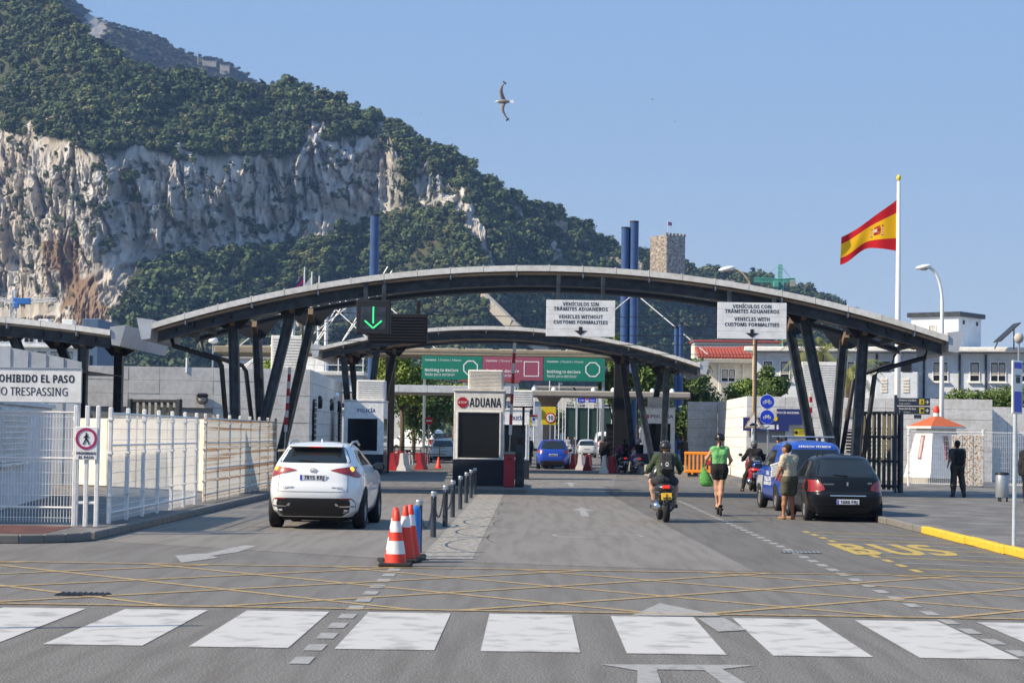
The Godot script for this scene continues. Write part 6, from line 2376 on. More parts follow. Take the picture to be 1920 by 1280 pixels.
	for c in [["left red and white chevron board beyond the blue car", 1.75, -165.0], ["right red and white chevron board beyond the blue car", 2.75, -165.0]]:
		o = thing("chevron_board", c[0], "sign", Vector3(c[1], 0.85, c[2]))
		st = S()
		rbox(st, Vector3.ZERO, Vector3(0.86, 0.52, 0.04), 0.01)
		put("board", st, M.sign_white, o)
		for i in 2:
			st = S()
			var x := -0.34 + i * 0.36
			prism(st, V2([x, 0, x + 0.2, 0.2, x + 0.34, 0.2, x + 0.14, 0, x + 0.34, -0.2, x + 0.2, -0.2]), 0.008, Transform3D(Basis.IDENTITY, Vector3(0, 0, 0.036)))
			put("chevron", st, M.sign_magenta, o)
		st = S()
		for x in [-0.3, 0.3]:
			tube(st, [Vector3(x, -0.85, -0.03), Vector3(x, 0.2, -0.03)], 0.03, 6)
		put("legs", st, M.galvanised, o)


func bicycle(o: Node3D, c: Vector3, k: float, moped: bool) -> void:
	var st := S()
	var xf := Transform3D(Basis.from_scale(Vector3(k, k, 1)), c)
	for x in [-0.105, 0.105]:
		ring_plate(st, 0.045, 0.063, 0.005, xf * Transform3D(Basis.IDENTITY, Vector3(x, -0.03, 0)), 18)
	for l in [[-0.105, -0.03, -0.05, 0.06], [-0.105, -0.03, 0.0, -0.03], [0.0, -0.03, -0.05, 0.05], [0.0, -0.03, 0.075, 0.05], [-0.05, 0.05, 0.075, 0.05], [0.105, -0.03, 0.07, 0.085], [0.05, 0.09, 0.085, 0.085], [-0.08, 0.07, -0.03, 0.07]]:
		var a := Vector2(l[0], l[1])
		var b := Vector2(l[2], l[3])
		var n := (b - a).normalized().orthogonal() * (0.009 if not moped else 0.014)
		prism(st, PackedVector2Array([a + n, b + n, b - n, a - n]), 0.005, xf)
	put("bicycle_symbol", st, M.sign_white, o)


func street_lamp(label: String, p: Vector3, h: float, reach: float, m: Material, r: float) -> void:
	var o := thing("street_lamp", label, "street lamp", p)
	var st := S(true)
	var pts := [Vector3.ZERO, Vector3(0, h * 0.5, 0), Vector3(0, h - 1.5, 0)]
	var rad := [r, r * 0.85, r * 0.7]
	for i in 8:
		var a := PI * 0.5 * (i + 1) / 8.0
		pts.append(Vector3(reach * 0.8 * (1.0 - cos(a)), h - 1.5 + 1.5 * sin(a), 0))
		rad.append(r * 0.55)
	tube(st, pts, rad, 12)
	put("pole", st, m, o)
	st = S(true)
	lathe(st, [Vector2(0.03, -0.34), Vector2(0.13, -0.24), Vector2(0.17, 0.0), Vector2(0.13, 0.24), Vector2(0.03, 0.32)], Vector3(reach * 1.05, h + 0.02, 0), 14, Basis(Vector3(0, 0, 1), Vector3(1, 0.18 * signf(-reach), 0), Vector3(0, 0.65, 0)))
	var hd := put("lamp_head", st, M.white_enamel, o)
	st = S(true)
	lathe(st, [Vector2(0.02, -0.2), Vector2(0.11, -0.1), Vector2(0.11, 0.12), Vector2(0.02, 0.2)], Vector3(reach * 1.07, h - 0.05, 0), 12, Basis(Vector3(0, 0, 1), Vector3(1, 0, 0), Vector3(0, 0.6, 0)))
	put("lens", st, M.concrete_brown, hd)


func round_sign(label: String, p: Vector3, y: float, r: float, kind: int) -> void:
	var o := thing("round_sign", label, "sign", p)
	var st := S()
	tube(st, [Vector3(0, 0, -0.06), Vector3(0, y + 0.3, -0.06)], 0.04, 8)
	put("pole", st, M.galvanised, o)
	if kind == 1:
		st = S()
		rbox(st, Vector3(-0.1, y + 0.12, -0.03), Vector3(0.8, 1.0, 0.03), 0.01)
		put("yellow_board", st, M.sign_yellow, o)
	st = S()
	prism(st, circle(r, 24, Vector2(0, y)), 0.015)
	var d := put("disc", st, M.sign_red, o)
	st = S()
	if kind == 0:
		box(st, Vector3(0, y, 0.004), Vector3(r * 1.5, r * 0.36, 0.008))
	else:
		prism(st, circle(r * 0.76, 24, Vector2(0, y)), 0.008, Transform3D(Basis.IDENTITY, Vector3(0, 0, 0.008)))
	put("white_field", st, M.sign_white, d)
	if kind == 1:
		text(o, "10", Vector3(0, y, 0.012), r * 0.8, M.sign_black, true, r * 0.95)


func flag() -> void:
	var W := 36
	var H := 20
	# printed cloth: red, yellow, red, with the arms as printed shapes
	var im := Image.create(384, 256, false, Image.FORMAT_RGBA8)
	im.fill(Color(0.78, 0.02, 0.10))
	im.fill_rect(Rect2i(0, 64, 384, 128), Color(0.98, 0.74, 0.0))
	var red := Color(0.66, 0.08, 0.10)
	var dk := Color(0.45, 0.16, 0.22)
	var gr := Color(0.45, 0.46, 0.42)
	for x in 384:
		for y in range(64, 192):
			var p := Vector2(x - 132, y - 132)
			var c = null
			if absf(p.x) < 24 and p.y > -22 and p.y < 26 and (p.y < 10 or p.length() < 30):
				var qx := int(p.x > 0)
				var qy := int(p.y > 2)
				c = red if (qx + qy) % 2 == 0 else (Color(0.86, 0.80, 0.78) if qx else Color(0.80, 0.55, 0.10))
				if qx == 1 and qy == 1 and int(p.x) % 6 < 3 or qx == 0 and qy == 1 and int(p.x + 100) % 8 < 4:
					c = red
			elif absf(p.x) < 20 and p.y > -42 and p.y <= -24:
				c = red if p.y > -34 or int(absf(p.x)) % 8 < 4 else null
			elif absf(absf(p.x) - 36) < 4 and p.y > -26 and p.y < 30:
				c = Color(0.82, 0.80, 0.76) if absf(fmod(p.y + 60 + p.x * 0.3, 18) - 9) > 3 else dk
			elif absf(absf(p.x) - 36) < 9 and p.y >= 28 and p.y < 36:
				c = gr
			elif absf(absf(p.x) - 36) < 7 and p.y > -34 and p.y <= -27:
				c = dk
			if c != null:
				im.set_pixel(x, y, c)
	var m := StandardMaterial3D.new()
	m.albedo_texture = ImageTexture.create_from_image(im)
	m.roughness = 0.8
	m.backlight_enabled = true
	m.backlight = Color(0.55, 0.55, 0.55)
	var st := S(true)
	var pt := func(i: int, j: int) -> Vector3:
		var u := float(i) / W
		var v := float(j) / H
		var x := -2.62 * u
		var wave := sin(u * 7.0 + v * 1.2) * 0.20 * u + sin(u * 13.0 - v * 2.0) * 0.06 * u
		var top := 13.15 - 1.82 * pow(u, 0.85) + sin(u * 6.0) * 0.05
		var bot := 10.72 + 0.02 * u - 0.72 * smoothstep(0.45, 1.0, u) + 0.12 * sin(u * 3.2)
		return Vector3(17.02 + x + v * u * -0.05, lerpf(top, bot, v), -95.0 + wave)
	for i in W:
		for j in H:
			var q := [[i, j], [i + 1, j], [i + 1, j + 1], [i, j + 1]]
			for k in [0, 2, 1, 0, 3, 2]:
				st.set_uv(Vector2(float(q[k][0]) / W, float(q[k][1]) / H))
				st.add_vertex(pt.call(q[k][0], q[k][1]))
	var f := put("flag", st, m)
	tag(f, "large red and yellow Spanish flag blowing left from the tall pole", "flag")


# ---------------------------------------------------------------- vehicles
# A body is a stack of level outlines: rows of [height, half width, rear z, front z, squareness]; the rear is +z.
func slice(P: Array, y: float) -> Array:
	var i := 0
	while i < P.size() - 2 and P[i + 1][0] < y:
		i += 1
	var t := clampf((y - P[i][0]) / (P[i + 1][0] - P[i][0]), 0.0, 1.0)
	var o := []
	for k in range(1, 5):
		var p: float = P[maxi(i - 1, 0)][k]
		var a: float = P[i][k]
		var b: float = P[i + 1][k]
		var q: float = P[mini(i + 2, P.size() - 1)][k]
		var ma := (b - p) * 0.5 * 0.8
		var mb := (q - a) * 0.5 * 0.8
		var t2 := t * t
		o.append(a * (2 * t2 * t - 3 * t2 + 1) + ma * (t2 * t - 2 * t2 + t) + b * (3 * t2 - 2 * t2 * t) + mb * (t2 * t - t2))
	return o


func car_shell(P: Array, levels := 44, n := 56) -> SurfaceTool:
	var st := S(true)
	var rings := []
	for i in levels + 1:
		var y := lerpf(P[0][0], P[-1][0], float(i) / levels)
		var s := slice(P, y)
		var zc: float = (s[1] + s[2]) * 0.5
		var l: float = absf(s[1] - s[2]) * 0.5
		var ring := []
		for k in n:
			var a := TAU * k / n
			var ca := cos(a)
			var sa := sin(a)
			var e: float = 2.0 / s[3]
			ring.append(Vector3(s[0] * signf(ca) * pow(absf(ca), e), y, zc + l * signf(sa) * pow(absf(sa), e)))
		rings.append(ring)
	for i in levels:
		for k in n:
			quad(st, rings[i][(k + 1) % n], rings[i + 1][(k + 1) % n], rings[i + 1][k], rings[i][k])
	for e in [0, levels]:
		var c := Vector3.ZERO
		for v in rings[e]:
			c += v / n
		if e > 0:
			c.y += 0.004
		for k in n:
			if e:
				tri(st, rings[e][(k + 1) % n], c, rings[e][k])
			else:
				tri(st, rings[e][k], c, rings[e][(k + 1) % n])
	return st


func rear_z(P: Array, x: float, y: float) -> float:
	var s := slice(P, y)
	var r := clampf(absf(x) / s[0], 0.0, 0.995)
	return (s[1] + s[2]) * 0.5 + absf(s[1] - s[2]) * 0.5 * pow(1.0 - pow(r, s[3]), 1.0 / s[3])


func side_x(P: Array, y: float, z: float) -> float:
	var s := slice(P, y)
	var r := clampf(absf(z - (s[1] + s[2]) * 0.5) / (absf(s[1] - s[2]) * 0.5), 0.0, 0.995)
	return s[0] * pow(1.0 - pow(r, s[3]), 1.0 / s[3])


func rear_patch(P: Array, rows: Array, off := 0.006, nx := 10) -> SurfaceTool:
	# rows of [height, left x, right x] laid over the rear of the body
	var st := S(true)
	var g := []
	var fine := []
	for i in rows.size() - 1:
		for k in 3:
			var t := k / 3.0
			fine.append([lerpf(rows[i][0], rows[i + 1][0], t), lerpf(rows[i][1], rows[i + 1][1], t), lerpf(rows[i][2], rows[i + 1][2], t)])
	fine.append(rows[-1])
	for r in fine:
		var line := []
		for k in nx + 1:
			var x := lerpf(r[1], r[2], float(k) / nx)
			line.append(Vector3(x, r[0], rear_z(P, x, r[0]) + off))
		g.append(line)
	for i in g.size() - 1:
		for k in nx:
			quad(st, g[i][k], g[i + 1][k], g[i + 1][k + 1], g[i][k + 1])
	return st


func side_patch(P: Array, sgn: float, rows: Array, off := 0.006, nz := 8) -> SurfaceTool:
	# rows of [height, front z, rear z] laid over one flank
	var st := S(true)
	var g := []
	for r in rows:
		var line := []
		for k in nz + 1:
			var z := lerpf(r[1], r[2], float(k) / nz)
			line.append(Vector3(sgn * (side_x(P, r[0], z) + off), r[0], z))
		g.append(line)
	for i in g.size() - 1:
		for k in nz:
			if sgn < 0:
				quad(st, g[i][k], g[i + 1][k], g[i + 1][k + 1], g[i][k + 1])
			else:
				quad(st, g[i][k + 1], g[i + 1][k + 1], g[i + 1][k], g[i][k])
	return st


func wheel(parent: Node3D, x: float, z: float, r: float, w: float, rim_m: Material, spokes := 5) -> void:
	var o := Node3D.new()
	o.name = "wheel"
	parent.add_child(o, true)
	o.position = Vector3(x, r, z)
	var side := signf(x)
	var b := Basis(Vector3(0, 1, 0), Vector3(side, 0, 0), Vector3(0, 0, 1))
	b = Basis(Vector3(0, side, 0), Vector3(side, 0, 0), Vector3(0, 0, -1))
	var st := S(true)
	var h := w * 0.5
	lathe(st, [Vector2(r * 0.62, -h), Vector2(r * 0.9, -h), Vector2(r * 0.985, -h * 0.8), Vector2(r, -h * 0.4), Vector2(r, h * 0.4), Vector2(r * 0.985, h * 0.8), Vector2(r * 0.9, h), Vector2(r * 0.66, h), Vector2(r * 0.62, h * 0.6)], Vector3.ZERO, 28, b)
	put("tyre", st, M.rubber, o)
	st = S()
	lathe(st, [Vector2(0.0, -h * 0.3), Vector2(r * 0.63, -h * 0.3), Vector2(r * 0.66, h * 0.85), Vector2(r * 0.60, h * 0.9), Vector2(r * 0.58, h * 0.2), Vector2(0.0, h * 0.2)], Vector3.ZERO, 24, b)
	for k in spokes:
		var a := TAU * k / spokes
		var d := Vector3(0, cos(a), sin(a))
		box(st, d * r * 0.32 + Vector3(side * h * 0.6, 0, 0), Vector3(0.03, r * 0.58, r * 0.16), Basis(Vector3.RIGHT, a))
	lathe(st, [Vector2(r * 0.14, h * 0.1), Vector2(r * 0.14, h * 0.85), Vector2(0, h * 0.9)], Vector3.ZERO, 12, b)
	put("rim", st, rim_m, o)


func arch_rows(yc: float, zc: float, r: float, lo: float) -> Array:
	var rows := []
	for i in 10:
		var y := lerpf(lo, yc + r - 0.004, i / 9.0)
		var d := sqrt(maxf(r * r - pow(maxf(y - yc, 0.0), 2), 0.0))
		rows.append([y, zc - d, zc + d])
	return rows


func plate(parent: Node3D, P: Array, y: float, s: String, back: Material, w := 0.50, h := 0.11) -> void:
	var z := rear_z(P, 0, y) + 0.012
	var st := S()
	rbox(st, Vector3(0, y, z), Vector3(w, h, 0.02), 0.006)
	var o := put("number_plate", st, back, parent)
	var sb := S()
	box(sb, Vector3(-w * 0.46, y, z + 0.011), Vector3(w * 0.075, h * 0.9, 0.003))
	put("blue_band", sb, M.sign_blue, o)
	text(o, s, Vector3(0.02, y, z + 0.011), h * 0.66, M.sign_black, true, w * 0.76)


func paint(called: String, c: Color) -> StandardMaterial3D:
	var m := mat(called, c, 0.32, 0.0)
	m.clearcoat_enabled = true
	m.clearcoat = 0.8
	m.clearcoat_roughness = 0.06
	return m


func mirror(parent: Node3D, x: float, y: float, z: float, m: Material) -> void:
	var st := S(true)
	var b := Basis.from_scale(Vector3(0.13, 0.085, 0.09))
	lathe(st, [Vector2(0.02, -1), Vector2(0.75, -0.75), Vector2(1, -0.1), Vector2(0.95, 0.5), Vector2(0.5, 0.95), Vector2(0.02, 1)], Vector3(x, y, z), 14, b)
	var o := put("mirror", st, m, parent)
	var sg := S()
	rbox(sg, Vector3(x, y, z + 0.085), Vector3(0.17, 0.11, 0.02), 0.008)
	put("mirror_glass", sg, M.glass_car, o)


func car(called: String, label: String, cat: String, P: Array, place: Vector3, turn: float, body: Material, o: Dictionary) -> Node3D:
	var c := thing(called, label, cat, place, turn)
	put("body", car_shell(P), body, c)
	var lo: float = P[0][0]
	if o.has("window"):
		var rw := put("rear_window", rear_patch(P, o.window, 0.006, 16), M.glass_car, c)
		var st := S()
		var ya: float = o.window[0][0] + 0.03
		tube(st, [Vector3(0.02, ya, rear_z(P, 0, ya) + 0.02), Vector3(-0.30, ya + 0.02, rear_z(P, -0.3, ya + 0.02) + 0.02)], 0.012, 6)
		put("wiper", st, M.steel_black, rw)
	if o.has("bumper"):
		put("lower_bumper", rear_patch(P, o.bumper, 0.008, 14), o.get("bumper_m", M.plastic_black), c)
	for s in [-1.0, 1.0]:
		if o.has("light"):
			var rows := []
			for r in o.light:
				rows.append([r[0], r[1] * s, r[2] * s] if s > 0 else [r[0], -r[2], -r[1]])
			var tl := put("tail_light", rear_patch(P, rows, 0.012, 8), M.tail_red, c)
			if o.has("lit"):
				var sl := S(true)
				var q: Array = o.lit
				lathe(sl, [Vector2(0.045, -0.01), Vector2(0.04, 0.012), Vector2(0, 0.016)], Vector3(s * q[0], q[1], rear_z(P, q[0], q[1]) + 0.014), 10, Basis(Vector3.RIGHT, PI / 2))
				put("lit_bulb", sl, M.lamp_orange, tl)
		if o.has("side"):
			for w in o.side:
				put("side_window", side_patch(P, s, w), M.glass_car, c)
		for z in o.axles:
			put("wheel_arch", side_patch(P, s, arch_rows(o.r + 0.02, z, o.r + 0.07, lo + 0.01), 0.005, 10), M.rubber, c)
			wheel(c, s * (o.track - o.tw * 0.5), z, o.r, o.tw, M.alloy)
		var my: float = o.mirror[0]
		mirror(c, s * (side_x(P, my, o.mirror[1]) + 0.13), my, o.mirror[1], o.get("mirror_m", body))
	if o.has("plate"):
		plate(c, P, o.plate[0], o.plate[1], o.plate[2])
	if o.has("seam"):
		for r in o.seam:
			put("panel_gap", rear_patch(P, r, 0.003, 12), M.rubber, c)
	# underside with axle and silencer
	var su := S()
	rbox(su, Vector3(0, lo - 0.02, 0), Vector3(1.3, 0.12, absf(o.axles[0] - o.axles[1]) + 0.9), 0.03)
	tube(su, [Vector3(-0.7, o.r, o.axles[0]), Vector3(0.7, o.r, o.axles[0])], 0.05, 8)
	tube(su, [Vector3(0.1, lo - 0.03, o.axles[0] + 0.35), Vector3(0.5, lo - 0.03, o.axles[0] + 0.45)], 0.09, 10)
	put("underside", su, M.rubber, c)
	return c


func vehicles() -> void:
	mat("plastic_black", Color(0.014, 0.014, 0.016), 0.5)
	mat("alloy", Color(0.45, 0.46, 0.48), 0.35, 0.7)
	mat("chrome", Color(0.7, 0.7, 0.72), 0.15, 1.0)
	var tr := mat("tail_red", Color(0.27, 0.008, 0.010), 0.15)
	tr.clearcoat_enabled = true
	tr.clearcoat = 1.0
	for l in [["lamp_orange", Color(1.0, 0.30, 0.02), 2.6], ["lamp_red", Color(0.75, 0.03, 0.015), 0.45]]:
		var m := mat(l[0], l[1], 0.4)
		m.emission_enabled = true
		m.emission = l[1].linear_to_srgb()
		m.emission_energy_multiplier = l[2]
	mat("plate_white", Color(0.66, 0.68, 0.72), 0.4)
	mat("plate_yellow", Color(0.70, 0.42, 0.02), 0.4)
	var white := paint("paint_car_white", Color(0.76, 0.78, 0.80))
	var black := paint("paint_car_black", Color(0.006, 0.007, 0.010))
	black.clearcoat = 0.3
	black.metallic_specular = 0.3
	var blue := paint("paint_car_blue", Color(0.010, 0.055, 0.42))
	var vanblue := paint("paint_van_blue", Color(0.010, 0.065, 0.40))
	var pale := paint("paint_car_pale", Color(0.55, 0.56, 0.56))
	# white crossover
	var P := [[0.24, 0.76, 2.12, -2.10, 6.0], [0.36, 0.86, 2.24, -2.25, 6.0], [0.60, 0.905, 2.31, -2.31, 6.0], [0.76, 0.915, 2.31, -2.30, 6.0], [0.95, 0.90, 2.25, -2.22, 6.0], [1.08, 0.87, 2.21, -1.85, 6.0], [1.20, 0.815, 2.15, -1.05, 6.0], [1.28, 0.775, 2.08, -0.78, 6.0], [1.40, 0.705, 1.94, -0.45, 6.0], [1.53, 0.64, 1.80, -0.1, 5.0], [1.60, 0.585, 1.70, 0.2, 4.5], [1.64, 0.47, 1.52, 0.35, 4.0], [1.66, 0.22, 1.15, 0.5, 3.0]]
	var c := car("white_crossover", "white crossover car with lit tail lights driving in the left lane", "car", P, Vector3(-4.06, 0, -40.55), -1.5, white, {
		"window": [[1.262, -0.66, 0.66], [1.30, -0.675, 0.675], [1.40, -0.625, 0.625], [1.50, -0.575, 0.575], [1.555, -0.52, 0.52]],
		"bumper": [[0.25, -0.60, 0.60], [0.34, -0.78, 0.78], [0.50, -0.80, 0.80], [0.575, -0.76, 0.76], [0.60, -0.70, 0.70]],
		"light": [[0.985, 0.80, 0.845], [1.03, 0.68, 0.86], [1.09, 0.46, 0.855], [1.125, 0.31, 0.845], [1.16, 0.45, 0.825], [1.19, 0.66, 0.81]], "lit": [0.71, 1.145],
		"side": [[[1.22, -0.7, 0.45], [1.32, -0.45, 0.45], [1.50, 0.05, 0.45]], [[1.22, 0.52, 1.35], [1.32, 0.52, 1.5], [1.50, 0.52, 1.2]]],
		"axles": [1.38, -1.28], "r": 0.365, "tw": 0.235, "track": 0.92, "mirror": [1.16, -0.70], "mirror_m": black,
		"plate": [0.985, "7815 KRJ", M.plate_white],
		"seam": [[[0.715, -0.66, 0.66], [0.723, -0.66, 0.66]], [[0.72, -0.668, -0.66], [1.05, -0.655, -0.647]], [[0.72, 0.66, 0.668], [1.05, 0.647, 0.655]]]})
	for s in [-1.0, 1.0]:
		var rows := [[0.43, 0.50, 0.77], [0.455, 0.52, 0.79]] if s > 0 else [[0.43, -0.77, -0.50], [0.455, -0.79, -0.52]]
		var v := put("silver_trim", rear_patch(P, rows, 0.02, 6), M.chrome, c)
		var q := [[0.45, 0.44, 0.50], [0.50, 0.42, 0.46]] if s > 0 else [[0.45, -0.50, -0.44], [0.50, -0.46, -0.42]]
		put("trim_end", rear_patch(P, q, 0.02, 3), M.chrome, v)
		put("reflector", rear_patch(P, [[0.575, 0.52, 0.74], [0.598, 0.52, 0.74]] if s > 0 else [[0.575, -0.74, -0.52], [0.598, -0.74, -0.52]], 0.018, 4), M.tail_red, c)
		var sr := S(true)
		tube(sr, [Vector3(s * 0.60, 1.60, 1.3), Vector3(s * 0.60, 1.655, 1.05), Vector3(s * 0.60, 1.67, 0.3), Vector3(s * 0.60, 1.60, -0.1)], 0.022, 8)
		put("roof_rail", sr, M.galvanised, c)
	var sp := S()
	rbox(sp, Vector3(0, 1.585, 1.80), Vector3(1.04, 0.035, 0.26), 0.015, Basis(Vector3.RIGHT, 0.12))
	var spo := put("roof_spoiler", sp, white, c)
	sp = S()
	rbox(sp, Vector3(0, 1.565, 1.915), Vector3(0.26, 0.022, 0.03), 0.008)
	put("brake_light", sp, M.lamp_red, spo)
	var em := S()
	ring_plate(em, 0.043, 0.058, 0.012, Transform3D(Basis.from_scale(Vector3(1.15, 0.85, 1)), Vector3(0, 1.115, rear_z(P, 0, 1.115) + 0.018)), 20)
	box(em, Vector3(-0.005, 1.115, rear_z(P, 0, 1.115) + 0.014), Vector3(0.014, 0.075, 0.008), Basis(Vector3.BACK, -0.45))
	box(em, Vector3(0.018, 1.09, rear_z(P, 0, 1.09) + 0.014), Vector3(0.05, 0.014, 0.008))
	put("emblem", em, M.chrome, c)
	text(c, "LEXUS", Vector3(-0.46, 0.80, rear_z(P, -0.46, 0.80) + 0.008), 0.035, M.galvanised, true, 0.20)
	text(c, "NX 300h", Vector3(0.47, 0.80, rear_z(P, 0.47, 0.80) + 0.008), 0.03, M.galvanised, true, 0.21)
	var fin := S()
	prism(fin, V2([-0.09, 0, 0.09, 0, 0.07, 0.05, -0.02, 0.012]), 0.03, Transform3D(Basis(Vector3.UP, -PI / 2), Vector3(0.015, 1.655, 1.2)))
	put("aerial", fin, white, c)
	# black hatchback
	P = [[0.20, 0.74, 1.98, -1.95, 6.0], [0.34, 0.83, 2.07, -2.05, 6.0], [0.50, 0.87, 2.10, -2.10, 6.0], [0.62, 0.875, 2.10, -2.10, 6.0], [0.69, 0.868, 2.05, -2.05, 6.0], [0.80, 0.86, 2.03, -1.95, 6.0], [0.93, 0.835, 1.98, -1.35, 6.0], [1.02, 0.79, 1.90, -0.98, 6.0], [1.20, 0.70, 1.70, -0.55, 6.0], [1.37, 0.625, 1.50, -0.15, 5.0], [1.44, 0.56, 1.38, 0.05, 4.5], [1.485, 0.42, 1.15, 0.2, 4.0], [1.505, 0.2, 0.8, 0.3, 3.0]]
	c = car("black_hatchback", "black hatchback parked at the kerb with round orange red tail lights", "car", P, Vector3(7.04, 0, -47.45), 1.0, black, {
		"window": [[1.005, -0.60, 0.60], [1.04, -0.675, 0.675], [1.15, -0.645, 0.645], [1.30, -0.58, 0.58], [1.385, -0.52, 0.52]],
		"light": [[0.675, 0.66, 0.86], [0.72, 0.51, 0.868], [0.80, 0.53, 0.858], [0.88, 0.60, 0.845], [0.935, 0.70, 0.83]],
		"side": [[[1.0, -0.85, 0.35], [1.2, -0.42, 0.35], [1.35, 0.0, 0.35]], [[1.0, 0.42, 1.45], [1.2, 0.42, 1.35], [1.35, 0.42, 1.1]]],
		"axles": [1.30, -1.31], "r": 0.315, "tw": 0.2, "track": 0.87, "mirror": [1.0, -0.82],
		"plate": [0.455, "1680 FRJ", M.plate_white],
		"seam": [[[0.655, -0.84, 0.84], [0.662, -0.84, 0.84]]]})
	put("chrome_strip", rear_patch(P, [[0.585, -0.40, 0.40], [0.605, -0.40, 0.40]], 0.012, 10), M.chrome, c)
	put("plastic_strip", rear_patch(P, [[0.30, -0.82, 0.82], [0.325, -0.82, 0.82]], 0.01, 12), M.plastic_black, c)
	em = S()
	var ez := rear_z(P, 0, 0.85) + 0.012
	prism(em, V2([-0.03, 0.04, 0.0, 0.055, 0.03, 0.04, 0.01, 0.02, 0.03, -0.05, 0.012, -0.05, 0.0, -0.01, -0.02, -0.05, -0.038, -0.05, -0.012, 0.015]), 0.012, Transform3D(Basis.IDENTITY, Vector3(0, 0.84, ez)))
	put("emblem", em, M.chrome, c)
	text(c, "PEUGEOT", Vector3(-0.42, 0.845, rear_z(P, -0.42, 0.845) + 0.008), 0.03, M.galvanised, true, 0.24)
	text(c, "307", Vector3(0.5, 0.87, rear_z(P, 0.5, 0.87) + 0.008), 0.035, M.galvanised, true, 0.10)
	var an := S()
	tube(an, [Vector3(0, 1.49, 1.0), Vector3(0.0, 1.52, 1.02), Vector3(0.48, 1.60, 1.05)], 0.008, 6)
	put("aerial", an, M.steel_black, c)
	for s in [-0.52, -0.40]:
		var sb := S()
		rbox(sb, Vector3(s, 1.50, 0.9), Vector3(0.03, 0.10, 0.05), 0.01)
		put("roof_clamp", sb, M.steel_dark, c)
	# blue service van
	P = [[0.28, 0.74, 1.95, -1.95, 7.0], [0.40, 0.82, 2.0, -2.05, 7.0], [0.62, 0.85, 2.02, -2.10, 7.0], [0.95, 0.85, 2.0, -2.0, 7.0], [1.10, 0.83, 1.97, -1.35, 7.0], [1.30, 0.79, 1.93, -0.95, 7.0], [1.52, 0.735, 1.87, -0.55, 7.0], [1.66, 0.69, 1.80, -0.25, 6.0], [1.75, 0.60, 1.68, -0.05, 5.0], [1.80, 0.40, 1.4, 0.1, 4.0], [1.81, 0.2, 1.2, 0.3, 3.0]]
	c = car("blue_service_van", "blue service van with roof bars parked in front of the black hatchback", "van", P, Vector3(7.02, 0, -53.2), 4.0, vanblue, {
		"window": [[0.90, -0.72, 0.72], [1.10, -0.72, 0.72], [1.30, -0.69, 0.69], [1.55, -0.63, 0.63], [1.585, -0.60, 0.60]],
		"bumper": [[0.29, -0.70, 0.70], [0.50, -0.80, 0.80], [0.60, -0.80, 0.80]],
		"light": [[0.75, 0.76, 0.845], [1.05, 0.75, 0.835], [1.12, 0.76, 0.825]],
		"side": [[[1.12, -1.15, -0.25], [1.35, -0.8, -0.25], [1.55, -0.4, -0.25]], [[1.12, -0.18, 0.75], [1.35, -0.18, 0.75], [1.55, -0.18, 0.7]]],
		"axles": [1.10, -1.15], "r": 0.31, "tw": 0.2, "track": 0.85, "mirror": [1.12, -1.0]})
	text(c, "SERVICIO TÉCNICO", Vector3(0.02, 1.655, rear_z(P, 0.3, 1.66) + 0.02), 0.055, M.sign_white, true, 0.82).rotation_degrees.x = -25
	for r in [["TALLER", 0.80, 0.9, 0.11], ["SERVICIO", 0.68, 1.0, 0.08], ["24 h", 0.95, 0.35, 0.10]]:
		var tx := text(c, r[0], Vector3(-side_x(P, r[1], 0.2) - 0.008, r[1], 0.1), r[3], M.sign_white, true, r[2], -90)
		tx.name = "side_lettering"
	var sw := side_patch(P, -1.0, [[0.42, -1.6, -0.8], [0.7, -1.5, -0.6], [0.88, -1.2, -0.5]], 0.009)
	put("pale_decal", sw, pale, c)
	for z in [0.95, -0.1]:
		var sb := S()
		rbox(sb, Vector3(0, 1.90, z), Vector3(1.42, 0.04, 0.07), 0.012)
		var bar := put("roof_bar", sb, M.galvanised, c)
		for s in [-0.55, 0.55]:
			var sf := S()
			rbox(sf, Vector3(s, 1.84, z), Vector3(0.07, 0.10, 0.08), 0.012)
			put("bar_foot", sf, M.steel_black, bar)
	# blue people carrier under the second canopy
	P = [[0.24, 0.76, 2.10, -2.10, 6.0], [0.36, 0.86, 2.18, -2.18, 6.0], [0.60, 0.91, 2.20, -2.2, 6.0], [0.80, 0.91, 2.17, -2.1, 6.0], [0.98, 0.88, 2.10, -1.6, 6.0], [1.10, 0.83, 2.02, -1.1, 6.0], [1.30, 0.74, 1.85, -0.6, 6.0], [1.50, 0.65, 1.68, -0.1, 5.0], [1.57, 0.58, 1.55, 0.1, 4.5], [1.61, 0.4, 1.3, 0.3, 4.0], [1.625, 0.2, 1.0, 0.4, 3.0]]
	c = car("blue_car", "bright blue people carrier waiting at the raised barrier beyond the booth", "car", P, Vector3(1.17, 0, -112.1), 0.0, blue, {
		"window": [[1.10, -0.70, 0.70], [1.16, -0.735, 0.735], [1.35, -0.66, 0.66], [1.50, -0.585, 0.585], [1.535, -0.52, 0.52]],
		"bumper": [[0.25, -0.66, 0.66], [0.40, -0.80, 0.80], [0.46, -0.80, 0.80]],
		"light": [[0.88, 0.56, 0.885], [0.96, 0.55, 0.88], [1.05, 0.62, 0.855]],
		"side": [[[1.1, -0.9, 0.4], [1.3, -0.5, 0.4], [1.45, -0.1, 0.4]], [[1.1, 0.5, 1.6], [1.3, 0.5, 1.5], [1.45, 0.5, 1.2]]],
		"axles": [1.3, -1.35], "r": 0.325, "tw": 0.215, "track": 0.90, "mirror": [1.02, -0.95], "mirror_m": black,
		"plate": [0.78, "GB26 KLR", M.plate_white]})
	sp = S()
	rbox(sp, Vector3(0, 1.55, 1.68), Vector3(0.30, 0.025, 0.03), 0.008)
	put("brake_light", sp, M.tail_red, c)
